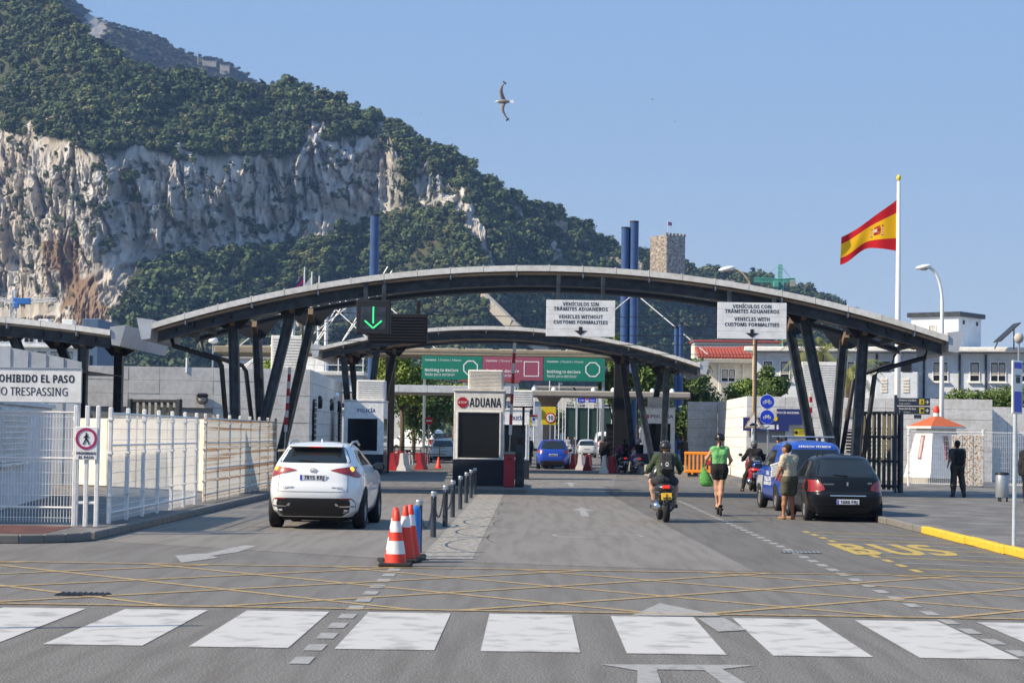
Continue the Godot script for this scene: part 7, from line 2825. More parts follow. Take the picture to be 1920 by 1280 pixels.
	# pale hatchbacks beyond
	var small := {
		"window": [[1.02, -0.62, 0.62], [1.06, -0.66, 0.66], [1.25, -0.60, 0.60], [1.40, -0.53, 0.53]],
		"bumper": [[0.25, -0.66, 0.66], [0.36, -0.78, 0.78], [0.40, -0.78, 0.78]],
		"light": [[0.78, 0.72, 0.85], [0.92, 0.72, 0.84], [1.0, 0.76, 0.82]],
		"side": [[[1.05, -0.9, 0.4], [1.3, -0.5, 0.4], [1.4, -0.1, 0.4]]],
		"axles": [1.2, -1.2], "r": 0.31, "tw": 0.2, "track": 0.85, "mirror": [0.98, -0.8], "mirror_m": black, "plate": [0.72, "3204 GHB", M.plate_white]}
	P = [[0.22, 0.74, 1.92, -1.92, 6.0], [0.36, 0.83, 2.0, -2.0, 6.0], [0.60, 0.865, 2.02, -2.02, 6.0], [0.85, 0.86, 1.97, -1.9, 6.0], [0.98, 0.83, 1.92, -1.3, 6.0], [1.08, 0.78, 1.84, -0.9, 6.0], [1.28, 0.69, 1.66, -0.5, 6.0], [1.42, 0.61, 1.5, -0.1, 5.0], [1.49, 0.52, 1.35, 0.1, 4.5], [1.53, 0.35, 1.1, 0.25, 4.0], [1.54, 0.15, 0.9, 0.35, 3.0]]
	car("silver_hatchback", "pale silver hatchback half hidden behind the customs booth", "car", P, Vector3(-5.75, 0, -131.5), 3.0, pale, small)
	car("grey_hatchback", "pale grey small car in the far lane behind the red and white barriers", "car", P, Vector3(4.65, 0, -172.0), 0.0, pale, small)
	car("white_hatchback", "white car far down the lane left of the blue people carrier", "car", P, Vector3(-0.75, 0, -172.0), 8.0, white, small)
	# white van and pickup in the distance
	P = [[0.3, 0.8, 2.5, -2.5, 8.0], [0.6, 0.95, 2.6, -2.6, 8.0], [1.1, 0.97, 2.6, -2.4, 8.0], [1.4, 0.95, 2.58, -1.9, 8.0], [1.8, 0.88, 2.52, -1.3, 8.0], [2.1, 0.8, 2.45, -1.0, 7.0], [2.2, 0.6, 2.3, -0.7, 5.0], [2.22, 0.3, 2.0, -0.2, 4.0]]
	var vo := {"window": [[1.35, -0.75, 0.75], [1.85, -0.68, 0.68]], "light": [[0.8, 0.84, 0.95], [1.3, 0.82, 0.94]], "axles": [1.6, -1.7], "r": 0.34, "tw": 0.22, "track": 0.95, "mirror": [1.4, -1.5], "mirror_m": black, "bumper": [[0.35, -0.85, 0.85], [0.55, -0.9, 0.9]]}
	car("white_van", "white panel van far off beside the dark green fence", "van", P, Vector3(6.45, 0, -178.0), 0.0, white, vo)
	car("white_van", "white van parked under the far clipped trees on the left", "van", P, Vector3(-10.6, 0, -188.0), 55.0, white, vo)
	bikes()


func spoke_wheel(parent: Node3D, z: float, r: float, w: float) -> void:
	var o := Node3D.new()
	o.name = "wheel"
	parent.add_child(o, true)
	o.position = Vector3(0, r, z)
	var b := Basis(Vector3(0, 1, 0), Vector3(1, 0, 0), Vector3(0, 0, -1))
	var st := S(true)
	var k := w * 0.5
	lathe(st, [Vector2(r - w * 0.75, -k * 0.6), Vector2(r - k * 0.9, -k), Vector2(r - k * 0.25, -k * 0.75), Vector2(r, 0), Vector2(r - k * 0.25, k * 0.75), Vector2(r - k * 0.9, k), Vector2(r - w * 0.75, k * 0.6)], Vector3.ZERO, 26, b)
	put("tyre", st, M.rubber, o)
	st = S()
	lathe(st, [Vector2(r * 0.55, -k * 0.5), Vector2(r - w * 0.7, -k * 0.55), Vector2(r - w * 0.7, k * 0.55), Vector2(r * 0.55, k * 0.5)], Vector3.ZERO, 20, b)
	lathe(st, [Vector2(0, -k), Vector2(r * 0.2, -k), Vector2(r * 0.2, k), Vector2(0, k)], Vector3.ZERO, 10, b)
	for i in 5:
		var a := TAU * i / 5
		box(st, Vector3(0, cos(a), sin(a)) * r * 0.4, Vector3(k * 0.7, r * 0.6, r * 0.12), Basis(Vector3.RIGHT, a))
	put("rim", st, M.alloy, o)


func motorbike(called: String, label: String, place: Vector3, turn: float, body: Material, lean: float, seat: float, plate_m: Material, plate_s: String, big: bool) -> Node3D:
	var c := thing(called, label, "motorbike" if big else "scooter", place, turn)
	c.rotation_degrees.z = lean
	var r := 0.31 if big else 0.25
	spoke_wheel(c, 0.0, r, 0.15 if big else 0.11)
	spoke_wheel(c, -1.40, r, 0.12 if big else 0.10)
	var st := S(true)
	# tail: a tapering shell above the rear wheel, body and leg shield
	lathe(st, [Vector2(0.02, -0.42), Vector2(0.11, -0.36), Vector2(0.15, -0.15), Vector2(0.17, 0.15), Vector2(0.13, 0.45), Vector2(0.05, 0.62)], Vector3(0, seat - 0.10, -0.32), 14, Basis(Vector3(1.5, 0, 0), Vector3(0, -0.12, -1), Vector3(0, 0.95, -0.1)))
	put("tail_fairing", st, body, c)
	st = S()
	rbox(st, Vector3(0, seat - 0.22, -0.30), Vector3(0.44 if big else 0.32, 0.30, 0.70), 0.09)
	rbox(st, Vector3(0, seat - 0.42, -0.62), Vector3(0.50 if big else 0.36, 0.34, 0.66), 0.10)
	put("side_fairing", st, body, c)
	st = S(true)
	lathe(st, [Vector2(0.05, -0.28), Vector2(0.16, -0.2), Vector2(0.19, 0.0), Vector2(0.16, 0.2), Vector2(0.06, 0.3)], Vector3(0, r + 0.16, -0.70), 12, Basis(Vector3(1, 0, 0), Vector3(0, 1, 0), Vector3(0, 0, 1.7)))
	put("engine", st, M.steel_dark, c)
	st = S(true)
	lathe(st, [Vector2(0.10, -0.3), Vector2(0.22, -0.1), Vector2(0.25, 0.15), Vector2(0.14, 0.36), Vector2(0.06, 0.4)], Vector3(0, seat + 0.02, -1.16), 12, Basis(Vector3(1, 0, 0), Vector3(0, 0.95, 0.3), Vector3(0, 0, 0.7)))
	put("front_fairing", st, body, c)
	st = S()
	rbox(st, Vector3(0, seat, -0.40), Vector3(0.27, 0.09, 0.66), 0.035, Basis(Vector3.RIGHT, 0.06))
	put("saddle", st, M.plastic_black, c)
	st = S()
	for s in [-1.0, 1.0]:
		tube(st, [Vector3(s * 0.09, r, -1.40), Vector3(s * 0.09, seat + 0.18, -1.12)], 0.026, 8)
		tube(st, [Vector3(s * 0.10, r, 0.0), Vector3(s * 0.13, r + 0.06, -0.5)], 0.03, 8)
	put("fork", st, M.galvanised, c)
	st = S()
	tube(st, [Vector3(-0.38, seat + 0.24, -1.0), Vector3(-0.2, seat + 0.28, -1.1), Vector3(0.2, seat + 0.28, -1.1), Vector3(0.38, seat + 0.24, -1.0)], 0.016, 8)
	var hb := put("handlebar", st, M.steel_black, c)
	for s in [-1.0, 1.0]:
		st = S(true)
		tube(st, [Vector3(s * 0.34, seat + 0.25, -1.03), Vector3(s * 0.40, seat + 0.43, -1.0)], 0.008, 6)
		lathe(st, [Vector2(0.02, -0.02), Vector2(0.075, -0.012), Vector2(0.075, 0.012), Vector2(0.0, 0.02)], Vector3(s * 0.42, seat + 0.46, -0.99), 14, Basis(Vector3(1, 0, 0), Vector3(0, 0, 1), Vector3(0, -0.7, 0)))
		put("mirror", st, M.glass_car, hb)
	st = S(true)
	tube(st, [Vector3(-0.15, r + 0.02, -0.5), Vector3(-0.19, r + 0.0, -0.2), Vector3(-0.22, r + 0.06, 0.14)], [0.05, 0.095, 0.10], 12)
	put("exhaust", st, M.chrome, c)
	st = S()
	rbox(st, Vector3(0, seat - 0.03, 0.18), Vector3(0.17, 0.07, 0.06), 0.02, Basis(Vector3.RIGHT, -0.3))
	put("tail_light", st, M.lamp_red, c)
	st = S()
	tube(st, [Vector3(0, seat - 0.12, 0.05), Vector3(0, r + 0.32, 0.22), Vector3(0, r + 0.12, 0.33)], 0.03, 6)
	rbox(st, Vector3(0, r + 0.22, 0.24), Vector3(0.15, 0.30, 0.02), 0.008, Basis(Vector3.RIGHT, -0.35))
	var mg := put("rear_mudguard", st, M.plastic_black, c)
	for s in [-1.0, 1.0]:
		st = S(true)
		tube(st, [Vector3(0, seat - 0.19, 0.16), Vector3(s * 0.15, seat - 0.19, 0.17)], [0.012, 0.028], 8)
		put("indicator", st, M.steel_dark, c)
	st = S()
	var pb := Basis(Vector3.RIGHT, -0.3)
	rbox(st, Vector3(0, r + 0.26, 0.275), Vector3(0.23, 0.155, 0.012), 0.005, pb)
	var np := put("number_plate", st, plate_m, c)
	var parts := plate_s.split(" ")
	for i in parts.size():
		var t := text(np, parts[i], Vector3(0, r + 0.29 - 0.062 * i, 0.282 + 0.02 * i), 0.042, M.sign_black, true, 0.035 * parts[i].length())
		t.rotation_degrees.x = -17
	return c


func bikes() -> void:
	var green := paint("paint_bike_dark", Color(0.014, 0.016, 0.016))
	motorbike("motorbike", "dark maxi scooter with a yellow plate ridden by the person in a green jacket", Vector3(2.93, 0, -43.95), 2.0, green, 2.0, 0.80, M.plate_yellow, "G 1941B", true)
	motorbike("motorbike", "black and red motorbike with a top box halted beside the blue van", Vector3(7.75, 0, -70.2), 0.0, paint("paint_bike_red", Color(0.30, 0.015, 0.02)), 0.0, 0.80, M.plate_white, "8206 KJC", true)
	motorbike("scooter", "red and white scooter ridden by the person with a white helmet", Vector3(5.42, 0, -101.6), 4.0, M.paint_car_white, 3.0, 0.76, M.plate_yellow, "G 6034", false)
	motorbike("scooter", "dark scooter beside the second canopy's right legs", Vector3(4.75, 0, -103.2), 10.0, green, 0.0, 0.76, M.plate_white, "C 3391", false)
	# top box of the black motorbike
	var st := S(true)
	lathe(st, [Vector2(0.05, -0.14), Vector2(0.19, -0.13), Vector2(0.21, 0.0), Vector2(0.18, 0.13), Vector2(0.05, 0.17)], Vector3(7.75, 1.06, -70.05), 18)
	var tb := put("top_box", st, M.plastic_black)
	tag(tb, "rounded black top box on the halted black and red motorbike", "top box")
	st = S()
	rbox(st, Vector3(7.75, 1.06, -69.855), Vector3(0.26, 0.05, 0.04), 0.015)
	put("reflector", st, M.chrome, tb)
	# kick scooter under the standing rider
	var c := thing("kick_scooter", "small black electric kick scooter under the rider in a green top", "kick scooter", Vector3(4.47, 0, -47.85), -1.5)
	for z in [0.0, -0.88]:
		var w := Node3D.new()
		w.name = "wheel"
		c.add_child(w, true)
		w.position = Vector3(0, 0.11, z)
		st = S(true)
		var b := Basis(Vector3(0, 1, 0), Vector3(1, 0, 0), Vector3(0, 0, -1))
		lathe(st, [Vector2(0.06, -0.025), Vector2(0.09, -0.03), Vector2(0.11, -0.012), Vector2(0.11, 0.012), Vector2(0.09, 0.03), Vector2(0.06, 0.025)], Vector3.ZERO, 20, b)
		put("tyre", st, M.rubber, w)
		st = S()
		lathe(st, [Vector2(0, -0.02), Vector2(0.065, -0.02), Vector2(0.065, 0.02), Vector2(0, 0.02)], Vector3.ZERO, 14, b)
		put("rim", st, M.galvanised, w)
	st = S()
	rbox(st, Vector3(0, 0.155, -0.42), Vector3(0.16, 0.05, 0.60), 0.015)
	put("deck", st, M.steel_black, c)
	st = S()
	rbox(st, Vector3(0, 0.235, -0.02), Vector3(0.10, 0.02, 0.24), 0.008, Basis(Vector3.RIGHT, -0.25))
	put("mudguard", st, M.steel_dark, c)
	st = S()
	tube(st, [Vector3(0, 0.11, -0.88), Vector3(0, 0.25, -0.86), Vector3(0, 1.20, -0.72)], 0.025, 10)
	put("stem", st, M.steel_dark, c)
	st = S()
	tube(st, [Vector3(-0.24, 1.20, -0.69), Vector3(0, 1.21, -0.72), Vector3(0.24, 1.20, -0.69)], 0.017, 8)
	put("handlebar", st, M.steel_black, c)


# ---------------------------------------------------------------- people
# Bones are [from, to, radius there, radius here]; their distances are joined smoothly and meshed as one skin.
func skin_mesh(bones: Array, cell: float, k := 46.0) -> ArrayMesh:
	var lo := Vector3.ONE * 1e9
	var hi := -lo
	for b in bones:
		for e in 2:
			var r: float = b[2 + e] + cell * 2.5
			lo = lo.min(b[e] - Vector3.ONE * r)
			hi = hi.max(b[e] + Vector3.ONE * r)
	var n := Vector3i(((hi - lo) / cell).ceil()) + Vector3i.ONE
	var sy := n.x
	var sz := n.x * n.y
	var f := PackedFloat32Array()
	f.resize(sz * n.z)
	for b in bones:
		var a: Vector3 = b[0]
		var d: Vector3 = b[1] - a
		var dd := maxf(d.length_squared(), 1e-9)
		var ra: float = b[2]
		var rb: float = b[3]
		var m := maxf(ra, rb) + 4.0 / k
		var p0 := Vector3i(((a.min(b[1]) - Vector3.ONE * m - lo) / cell).floor()).max(Vector3i.ZERO)
		var p1 := Vector3i(((a.max(b[1]) + Vector3.ONE * m - lo) / cell).ceil()).min(n - Vector3i.ONE)
		for z in range(p0.z, p1.z + 1):
			for y in range(p0.y, p1.y + 1):
				var at0 := z * sz + y * sy
				for x in range(p0.x, p1.x + 1):
					var q := lo + Vector3(x, y, z) * cell - a
					var t := clampf(q.dot(d) / dd, 0.0, 1.0)
					f[at0 + x] += exp(-k * ((q - d * t).length() - lerpf(ra, rb, t)))
	for i in f.size():
		f[i] = log(maxf(f[i], 1e-7))
	var P := PackedVector3Array()
	var N := PackedVector3Array()
	var I := PackedInt32Array()
	var id := PackedInt32Array()
	id.resize(f.size())
	id.fill(-1)
	var off := [0, 1, sy, sy + 1, sz, sz + 1, sz + sy, sz + sy + 1]
	var edges := [[0, 1], [2, 3], [4, 5], [6, 7], [0, 2], [1, 3], [4, 6], [5, 7], [0, 4], [1, 5], [2, 6], [3, 7]]
	for z in n.z - 1:
		for y in n.y - 1:
			for x in n.x - 1:
				var i := z * sz + y * sy + x
				var a0 := f[i] > 0.0
				if a0 == (f[i + 1] > 0.0) and a0 == (f[i + sy] > 0.0) and a0 == (f[i + sz] > 0.0) and a0 == (f[i + sy + 1] > 0.0) and a0 == (f[i + sz + 1] > 0.0) and a0 == (f[i + sz + sy] > 0.0) and a0 == (f[i + sz + sy + 1] > 0.0):
					continue
				var s := Vector3.ZERO
				var c := 0
				for e in edges:
					var u := f[i + off[e[0]]]
					var v := f[i + off[e[1]]]
					if (u > 0.0) != (v > 0.0):
						var t := u / (u - v)
						var pa := Vector3(e[0] & 1, (e[0] >> 1) & 1, e[0] >> 2)
						var pb := Vector3(e[1] & 1, (e[1] >> 1) & 1, e[1] >> 2)
						s += pa.lerp(pb, t)
						c += 1
				id[i] = P.size()
				P.append(lo + (Vector3(x, y, z) + s / c) * cell)
				N.append(-Vector3(f[i + 1] - f[i] + f[i + sy + sz + 1] - f[i + sy + sz], f[i + sy] - f[i] + f[i + sy + sz + 1] - f[i + sz + 1], f[i + sz] - f[i] + f[i + sy + sz + 1] - f[i + sy + 1]).normalized())
	for z in range(1, n.z - 1):
		for y in range(1, n.y - 1):
			for x in range(1, n.x - 1):
				var i := z * sz + y * sy + x
				var inside := f[i] > 0.0
				for ax in 3:
					var st: int = [1, sy, sz][ax]
					if inside == (f[i + st] > 0.0):
						continue
					var u: int = [sy, sz, 1][ax]
					var v: int = [sz, 1, sy][ax]
					var q := [id[i], id[i - u], id[i - u - v], id[i - v]]
					if q.min() < 0:
						continue
					if inside:
						I.append_array([q[0], q[3], q[2], q[0], q[2], q[1]])
					else:
						I.append_array([q[0], q[1], q[2], q[0], q[2], q[3]])
	var arr := []
	arr.resize(Mesh.ARRAY_MAX)
	arr[Mesh.ARRAY_VERTEX] = P
	arr[Mesh.ARRAY_NORMAL] = N
	arr[Mesh.ARRAY_INDEX] = I
	var mesh := ArrayMesh.new()
	mesh.add_surface_from_arrays(Mesh.PRIMITIVE_TRIANGLES, arr)
	return mesh


func pose(J: Dictionary) -> Dictionary:
	# a standing figure 1.72 m tall that looks along -z; J moves its joints
	var d := {
		"pelvis": Vector3(0, 0.94, 0), "waist": Vector3(0, 1.10, -0.005), "chest": Vector3(0, 1.29, 0.0), "neck": Vector3(0, 1.46, 0.0), "head": Vector3(0, 1.605, -0.02),
		"hip_l": Vector3(-0.09, 0.90, 0), "hip_r": Vector3(0.09, 0.90, 0), "knee_l": Vector3(-0.10, 0.48, -0.02), "knee_r": Vector3(0.10, 0.48, -0.02),
		"ankle_l": Vector3(-0.105, 0.085, 0.02), "ankle_r": Vector3(0.105, 0.085, 0.02), "toe_l": Vector3(-0.12, 0.03, -0.15), "toe_r": Vector3(0.12, 0.03, -0.15),
		"sh_l": Vector3(-0.175, 1.40, 0.0), "sh_r": Vector3(0.175, 1.40, 0.0), "el_l": Vector3(-0.22, 1.12, 0.02), "el_r": Vector3(0.22, 1.12, 0.02),
		"wr_l": Vector3(-0.23, 0.87, -0.03), "wr_r": Vector3(0.23, 0.87, -0.03), "look": Vector3(0, 0, -1)}
	d.merge(J, true)
	return d


func bones_of(d: Dictionary, names: Array, fat: float) -> Array:
	var o := []
	for s in ["l", "r"]:
		var sx := -1.0 if s == "l" else 1.0
		var w := Vector3(sx, 0, 0)
		var across: Vector3 = (d.sh_r - d.sh_l).normalized() * sx
		for n in names:
			match n:
				"torso":
					o.append([d.pelvis + across * 0.075, d.waist + across * 0.065, 0.098 + fat, 0.085 + fat])
					o.append([d.waist + across * 0.065, d.chest + across * 0.075, 0.085 + fat, 0.098 + fat])
					o.append([d.chest + across * 0.07, d["sh_" + s] - across * 0.03, 0.090 + fat, 0.058 + fat])
					o.append([d["sh_" + s], d.neck - Vector3(0, 0.03, 0), 0.052 + fat, 0.045 + fat])
				"seat":
					o.append([d.pelvis + across * 0.07, d["hip_" + s], 0.105 + fat, 0.098 + fat])
				"waistband":
					o.append([d.pelvis + across * 0.075, d.waist.lerp(d.pelvis, 0.35) + across * 0.066, 0.098 + fat, 0.09 + fat])
				"thigh":
					o.append([d["hip_" + s], d["knee_" + s], 0.088 + fat, 0.058 + fat])
				"half_thigh":
					o.append([d["hip_" + s], d["hip_" + s].lerp(d["knee_" + s], 0.62), 0.090 + fat, 0.082 + fat])
				"short_thigh":
					o.append([d["hip_" + s], d["hip_" + s].lerp(d["knee_" + s], 0.30), 0.090 + fat, 0.084 + fat])
				"shin":
					o.append([d["knee_" + s], d["knee_" + s].lerp(d["ankle_" + s], 0.35), 0.054 + fat, 0.055 + fat])
					o.append([d["knee_" + s].lerp(d["ankle_" + s], 0.35), d["ankle_" + s], 0.055 + fat, 0.036 + fat])
				"foot":
					o.append([d["ankle_" + s] + Vector3(0, -0.03, 0.02), d["toe_" + s], 0.042 + fat, 0.030 + fat])
				"upper_arm":
					o.append([d["sh_" + s], d["el_" + s], 0.050 + fat, 0.038 + fat])
				"sleeve":
					o.append([d["sh_" + s], d["sh_" + s].lerp(d["el_" + s], 0.62), 0.054 + fat, 0.052 + fat])
				"forearm":
					o.append([d["el_" + s], d["wr_" + s], 0.040 + fat, 0.026 + fat])
				"neck":
					if s == "l":
						o.append([d.neck - Vector3(0, 0.03, 0), d.head - Vector3(0, 0.06, 0), 0.052 + fat, 0.050 + fat])
	return o


func head_bones(d: Dictionary) -> Array:
	var f: Vector3 = d.look.normalized()
	var r := f.cross(Vector3.UP).normalized()
	var u := r.cross(f)
	var c: Vector3 = d.head
	var o := [[c + u * 0.035 - f * 0.025, c + u * 0.03 + f * 0.03, 0.083, 0.076], [c + f * 0.04, c - u * 0.075 + f * 0.06, 0.062, 0.038],
		[c - u * 0.01 + f * 0.095, c - u * 0.03 + f * 0.112, 0.009, 0.013], [c - u * 0.055 + f * 0.085 - r * 0.018, c - u * 0.055 + f * 0.085 + r * 0.018, 0.009, 0.009]]
	for s in [-1.0, 1.0]:
		o.append([c + r * s * 0.082 + u * 0.015, c + r * s * 0.080 - u * 0.025, 0.014, 0.010])
		o.append([c + r * s * 0.03 + u * 0.028 + f * 0.082, c + r * s * 0.034 + u * 0.028 + f * 0.08, 0.012, 0.012])
	return o


func hand(st: SurfaceTool, wrist: Vector3, dir: Vector3, palm: Vector3, side: float) -> void:
	# palm, four unequal bent fingers and a thumb from the side of the palm
	dir = dir.normalized()
	var across := dir.cross(palm).normalized() * side
	palm = across.cross(dir).normalized() * side
	var f := Basis(across, dir, across.cross(dir))
	rbox(st, wrist + dir * 0.045, Vector3(0.078, 0.095, 0.03), 0.012, f)
	var lens := [0.068, 0.078, 0.072, 0.056]
	for i in 4:
		var b := wrist + dir * 0.088 + across * (0.03 - 0.02 * i)
		var l: float = lens[i]
		var k1 := b + (dir + palm * 0.35).normalized() * l * 0.45
		var k2 := k1 + (dir * 0.7 + palm * 0.8).normalized() * l * 0.32
		var k3 := k2 + (dir * 0.25 + palm).normalized() * l * 0.26
		tube(st, [b, k1, k2, k3], [0.0095, 0.009, 0.0085, 0.006], 6)
	var t0 := wrist + dir * 0.025 + across * 0.038
	var t1 := t0 + (dir * 0.6 + across * 0.7 + palm * 0.3).normalized() * 0.036
	tube(st, [t0, t1, t1 + (dir + palm * 0.6).normalized() * 0.03], [0.013, 0.011, 0.008], 6)


var cloth := {}
var folds := ntex(31, 256, 0.025, 4, Color(0.78, 0.78, 0.78), Color.WHITE, 0.3, 0.7)
func fabric(c: Color) -> StandardMaterial3D:
	if not cloth.has(c):
		cloth[c] = mat("cloth_%d" % cloth.size(), c, 0.9, 0.0, folds, 2.2)
		bumpy(cloth[c], folds, 2.5)
	return cloth[c]


func person(label: String, place: Vector3, turn: float, J: Dictionary, wear: Array, skin: Color, hair: Color, o := {}) -> Node3D:
	# wear: [name, colour, bone names, looseness]
	var d := pose(J)
	var cell: float = o.get("cell", 0.022)
	var p := thing("person", label, "person", place, turn)
	var sm: StandardMaterial3D = fabric(skin)
	sm.roughness = 0.6
	sm.albedo_texture = null
	sm.heightmap_enabled = false
	var st := S(true)
	var add := func(m: ArrayMesh) -> void: st.append_from(m, 0, Transform3D.IDENTITY)
	add.call(skin_mesh(bones_of(d, ["torso", "seat", "thigh", "shin", "foot", "upper_arm", "forearm", "neck"], -0.004), cell))
	add.call(skin_mesh(head_bones(d), cell * 0.5, 90.0))
	for s in ["l", "r"]:
		var fd: Vector3 = d["wr_" + s] - d["el_" + s]
		var hd: Vector3 = o.get("hand_" + s, fd)
		hand(st, d["wr_" + s], hd, o.get("palm", Vector3(1.0 if s == "l" else -1.0, 0, 0.2)), -1.0 if s == "l" else 1.0)
	put("body", st, sm, p)
	for w in wear:
		var mi := MeshInstance3D.new()
		mi.mesh = skin_mesh(bones_of(d, w[2], w[3]), cell)
		mi.material_override = fabric(w[1])
		hang(w[0], mi, p)
	var f: Vector3 = d.look.normalized()
	var c: Vector3 = d.head
	if o.has("helmet"):
		var r2 := f.cross(Vector3.UP).normalized()
		var hb := Basis(r2, r2.cross(f), -f)
		var sh := S(true)
		var full: bool = o.get("full_face", false)
		var low := -0.13 if full else -0.035
		var prof := []
		for i in 10:
			var a := lerpf(asin(clampf(low / 0.145, -1, 1)), PI / 2, i / 9.0)
			prof.append(Vector2(cos(a) * 0.128 + 0.004, sin(a) * 0.145))
		prof.push_front(Vector2(prof[0].x - 0.02, prof[0].y + 0.005))
		lathe(sh, prof, c + hb.y * 0.035 - f * 0.01, 20, Basis(hb.x * 0.95, hb.y, hb.z * 1.12))
		var hm := put("helmet", sh, fabric(o.helmet), p)
		(hm.material_override as StandardMaterial3D).roughness = 0.3
		var sv := S()
		for i in 5:
			var a := (i - 2) * 0.42
			var dir := hb * Vector3(sin(a) * 0.9, cos(a), 0.25)
			rbox(sv, c + hb.y * 0.035 - f * 0.01 + dir.normalized() * 0.142, Vector3(0.022, 0.012, 0.11), 0.005, Basis(hb.z.cross(dir).normalized(), dir.normalized(), hb.z))
		put("helmet_stripe", sv, fabric(o.get("stripe", o.helmet * 2.5)), hm)
	else:
		var hs := S(true)
		var bs := [[c + Vector3(0, 0.055, 0) - f * 0.03, c + Vector3(0, 0.065, 0) + f * 0.02, 0.085, 0.074], [c + Vector3(0, 0.03, 0) - f * 0.05, c - Vector3(0, 0.03, 0) - f * 0.05, 0.075, 0.06]]
		if o.has("long_hair"):
			bs.append([c - Vector3(0, 0.03, 0) - f * 0.06, c - Vector3(0, 0.30, 0) - f * 0.09, 0.085, 0.06])
		hs.append_from(skin_mesh(bs, cell * 0.5, 90.0), 0, Transform3D.IDENTITY)
		put("hair", hs, fabric(hair), p)
	if o.has("ponytail"):
		var sp := S(true)
		tube(sp, [c - f * 0.10 - Vector3(0, 0.05, 0), c - f * 0.13 - Vector3(0, 0.11, 0), c - f * 0.10 - Vector3(0, 0.18, 0)], [0.03, 0.034, 0.01], 8)
		put("ponytail", sp, fabric(hair), p)
	for s in ["l", "r"]:
		if o.has("shoes"):
			var ss := S()
			var a: Vector3 = d["ankle_" + s]
			var t: Vector3 = d["toe_" + s]
			var fd := (t - a)
			fd.y = 0
			var fb := Basis.looking_at(fd if fd.length() > 0.03 else Vector3(0, 0, -1), Vector3.UP)
			rbox(ss, a.lerp(t, 0.45) + Vector3(0, -0.022, 0), Vector3(0.10, 0.075, 0.27), 0.03, fb)
			rbox(ss, a.lerp(t, 0.45) + Vector3(0, -0.062, 0), Vector3(0.105, 0.022, 0.285), 0.008, fb)
			put("shoe", ss, fabric(o.shoes), p)
	if o.has("backpack"):
		var b: Vector3 = d.chest.lerp(d.waist, 0.35)
		var back: Vector3 = (d.chest - d.waist).cross(d.sh_r - d.sh_l).normalized() * -1.0
		if back.z < 0:
			back = -back
		var up: Vector3 = (d.chest - d.waist).normalized()
		var bb := Basis(back.cross(up).normalized() * -1.0, up, back)
		var sp := S()
		rbox(sp, b + back * 0.185, Vector3(0.31, 0.46, 0.16), 0.05, bb)
		rbox(sp, b + back * 0.275 - up * 0.08, Vector3(0.24, 0.22, 0.05), 0.02, bb)
		var bk := put("backpack", sp, fabric(o.backpack), p)
		for s in [-1.0, 1.0]:
			var sl := S(true)
			var shv: Vector3 = d.sh_l if s < 0 else d.sh_r
			var q := shv.lerp(d.neck, 0.35)
			tube(sl, [b + back * 0.12 + up * 0.2 + bb.x * s * 0.09, q + Vector3(0, 0.06, 0), q - back * 0.11 - up * 0.08, b - back * 0.06 - up * 0.12 + bb.x * s * 0.16], 0.018, 6)
			put("strap", sl, fabric(o.backpack), bk)
		if o.has("mark"):
			for x in [0.0, -0.12]:
				var sm2 := S()
				ring_plate(sm2, 0.024 if x == 0.0 else 0.01, 0.046 if x == 0.0 else 0.03, 0.004, Transform3D(Basis(bb.x * (0.85 if x == 0.0 else 0.5), bb.y * 1.15, bb.z), b + back * 0.304 - up * 0.06 + bb.x * x), 8, PI / 8)
				put("badge", sm2, fabric(Color(0.7, 0.7, 0.7)), bk)
	return p


func riding(seat: float, wide := 0.36, reach := -0.50, foot_y := 0.32) -> Dictionary:
	# seated on a two-wheeler, hands on the bar
	var y := seat + 0.10
	return {
		"pelvis": Vector3(0, y + 0.03, 0.06), "waist": Vector3(0, y + 0.20, 0.03), "chest": Vector3(0, y + 0.39, -0.03), "neck": Vector3(0, y + 0.55, -0.08), "head": Vector3(0, y + 0.69, -0.13),
		"hip_l": Vector3(-0.11, y, 0.02), "hip_r": Vector3(0.11, y, 0.02), "knee_l": Vector3(-0.27, y - 0.03, -0.40), "knee_r": Vector3(0.27, y - 0.03, -0.40),
		"ankle_l": Vector3(-0.22, foot_y + 0.06, -0.34), "ankle_r": Vector3(0.22, foot_y + 0.06, -0.34), "toe_l": Vector3(-0.24, foot_y, -0.50), "toe_r": Vector3(0.24, foot_y, -0.50),
		"sh_l": Vector3(-0.19, y + 0.49, -0.05), "sh_r": Vector3(0.19, y + 0.49, -0.05), "el_l": Vector3(-0.34, y + 0.26, -0.18), "el_r": Vector3(0.34, y + 0.26, -0.18),
		"wr_l": Vector3(-wide, seat + 0.27, reach), "wr_r": Vector3(wide, seat + 0.27, reach)}


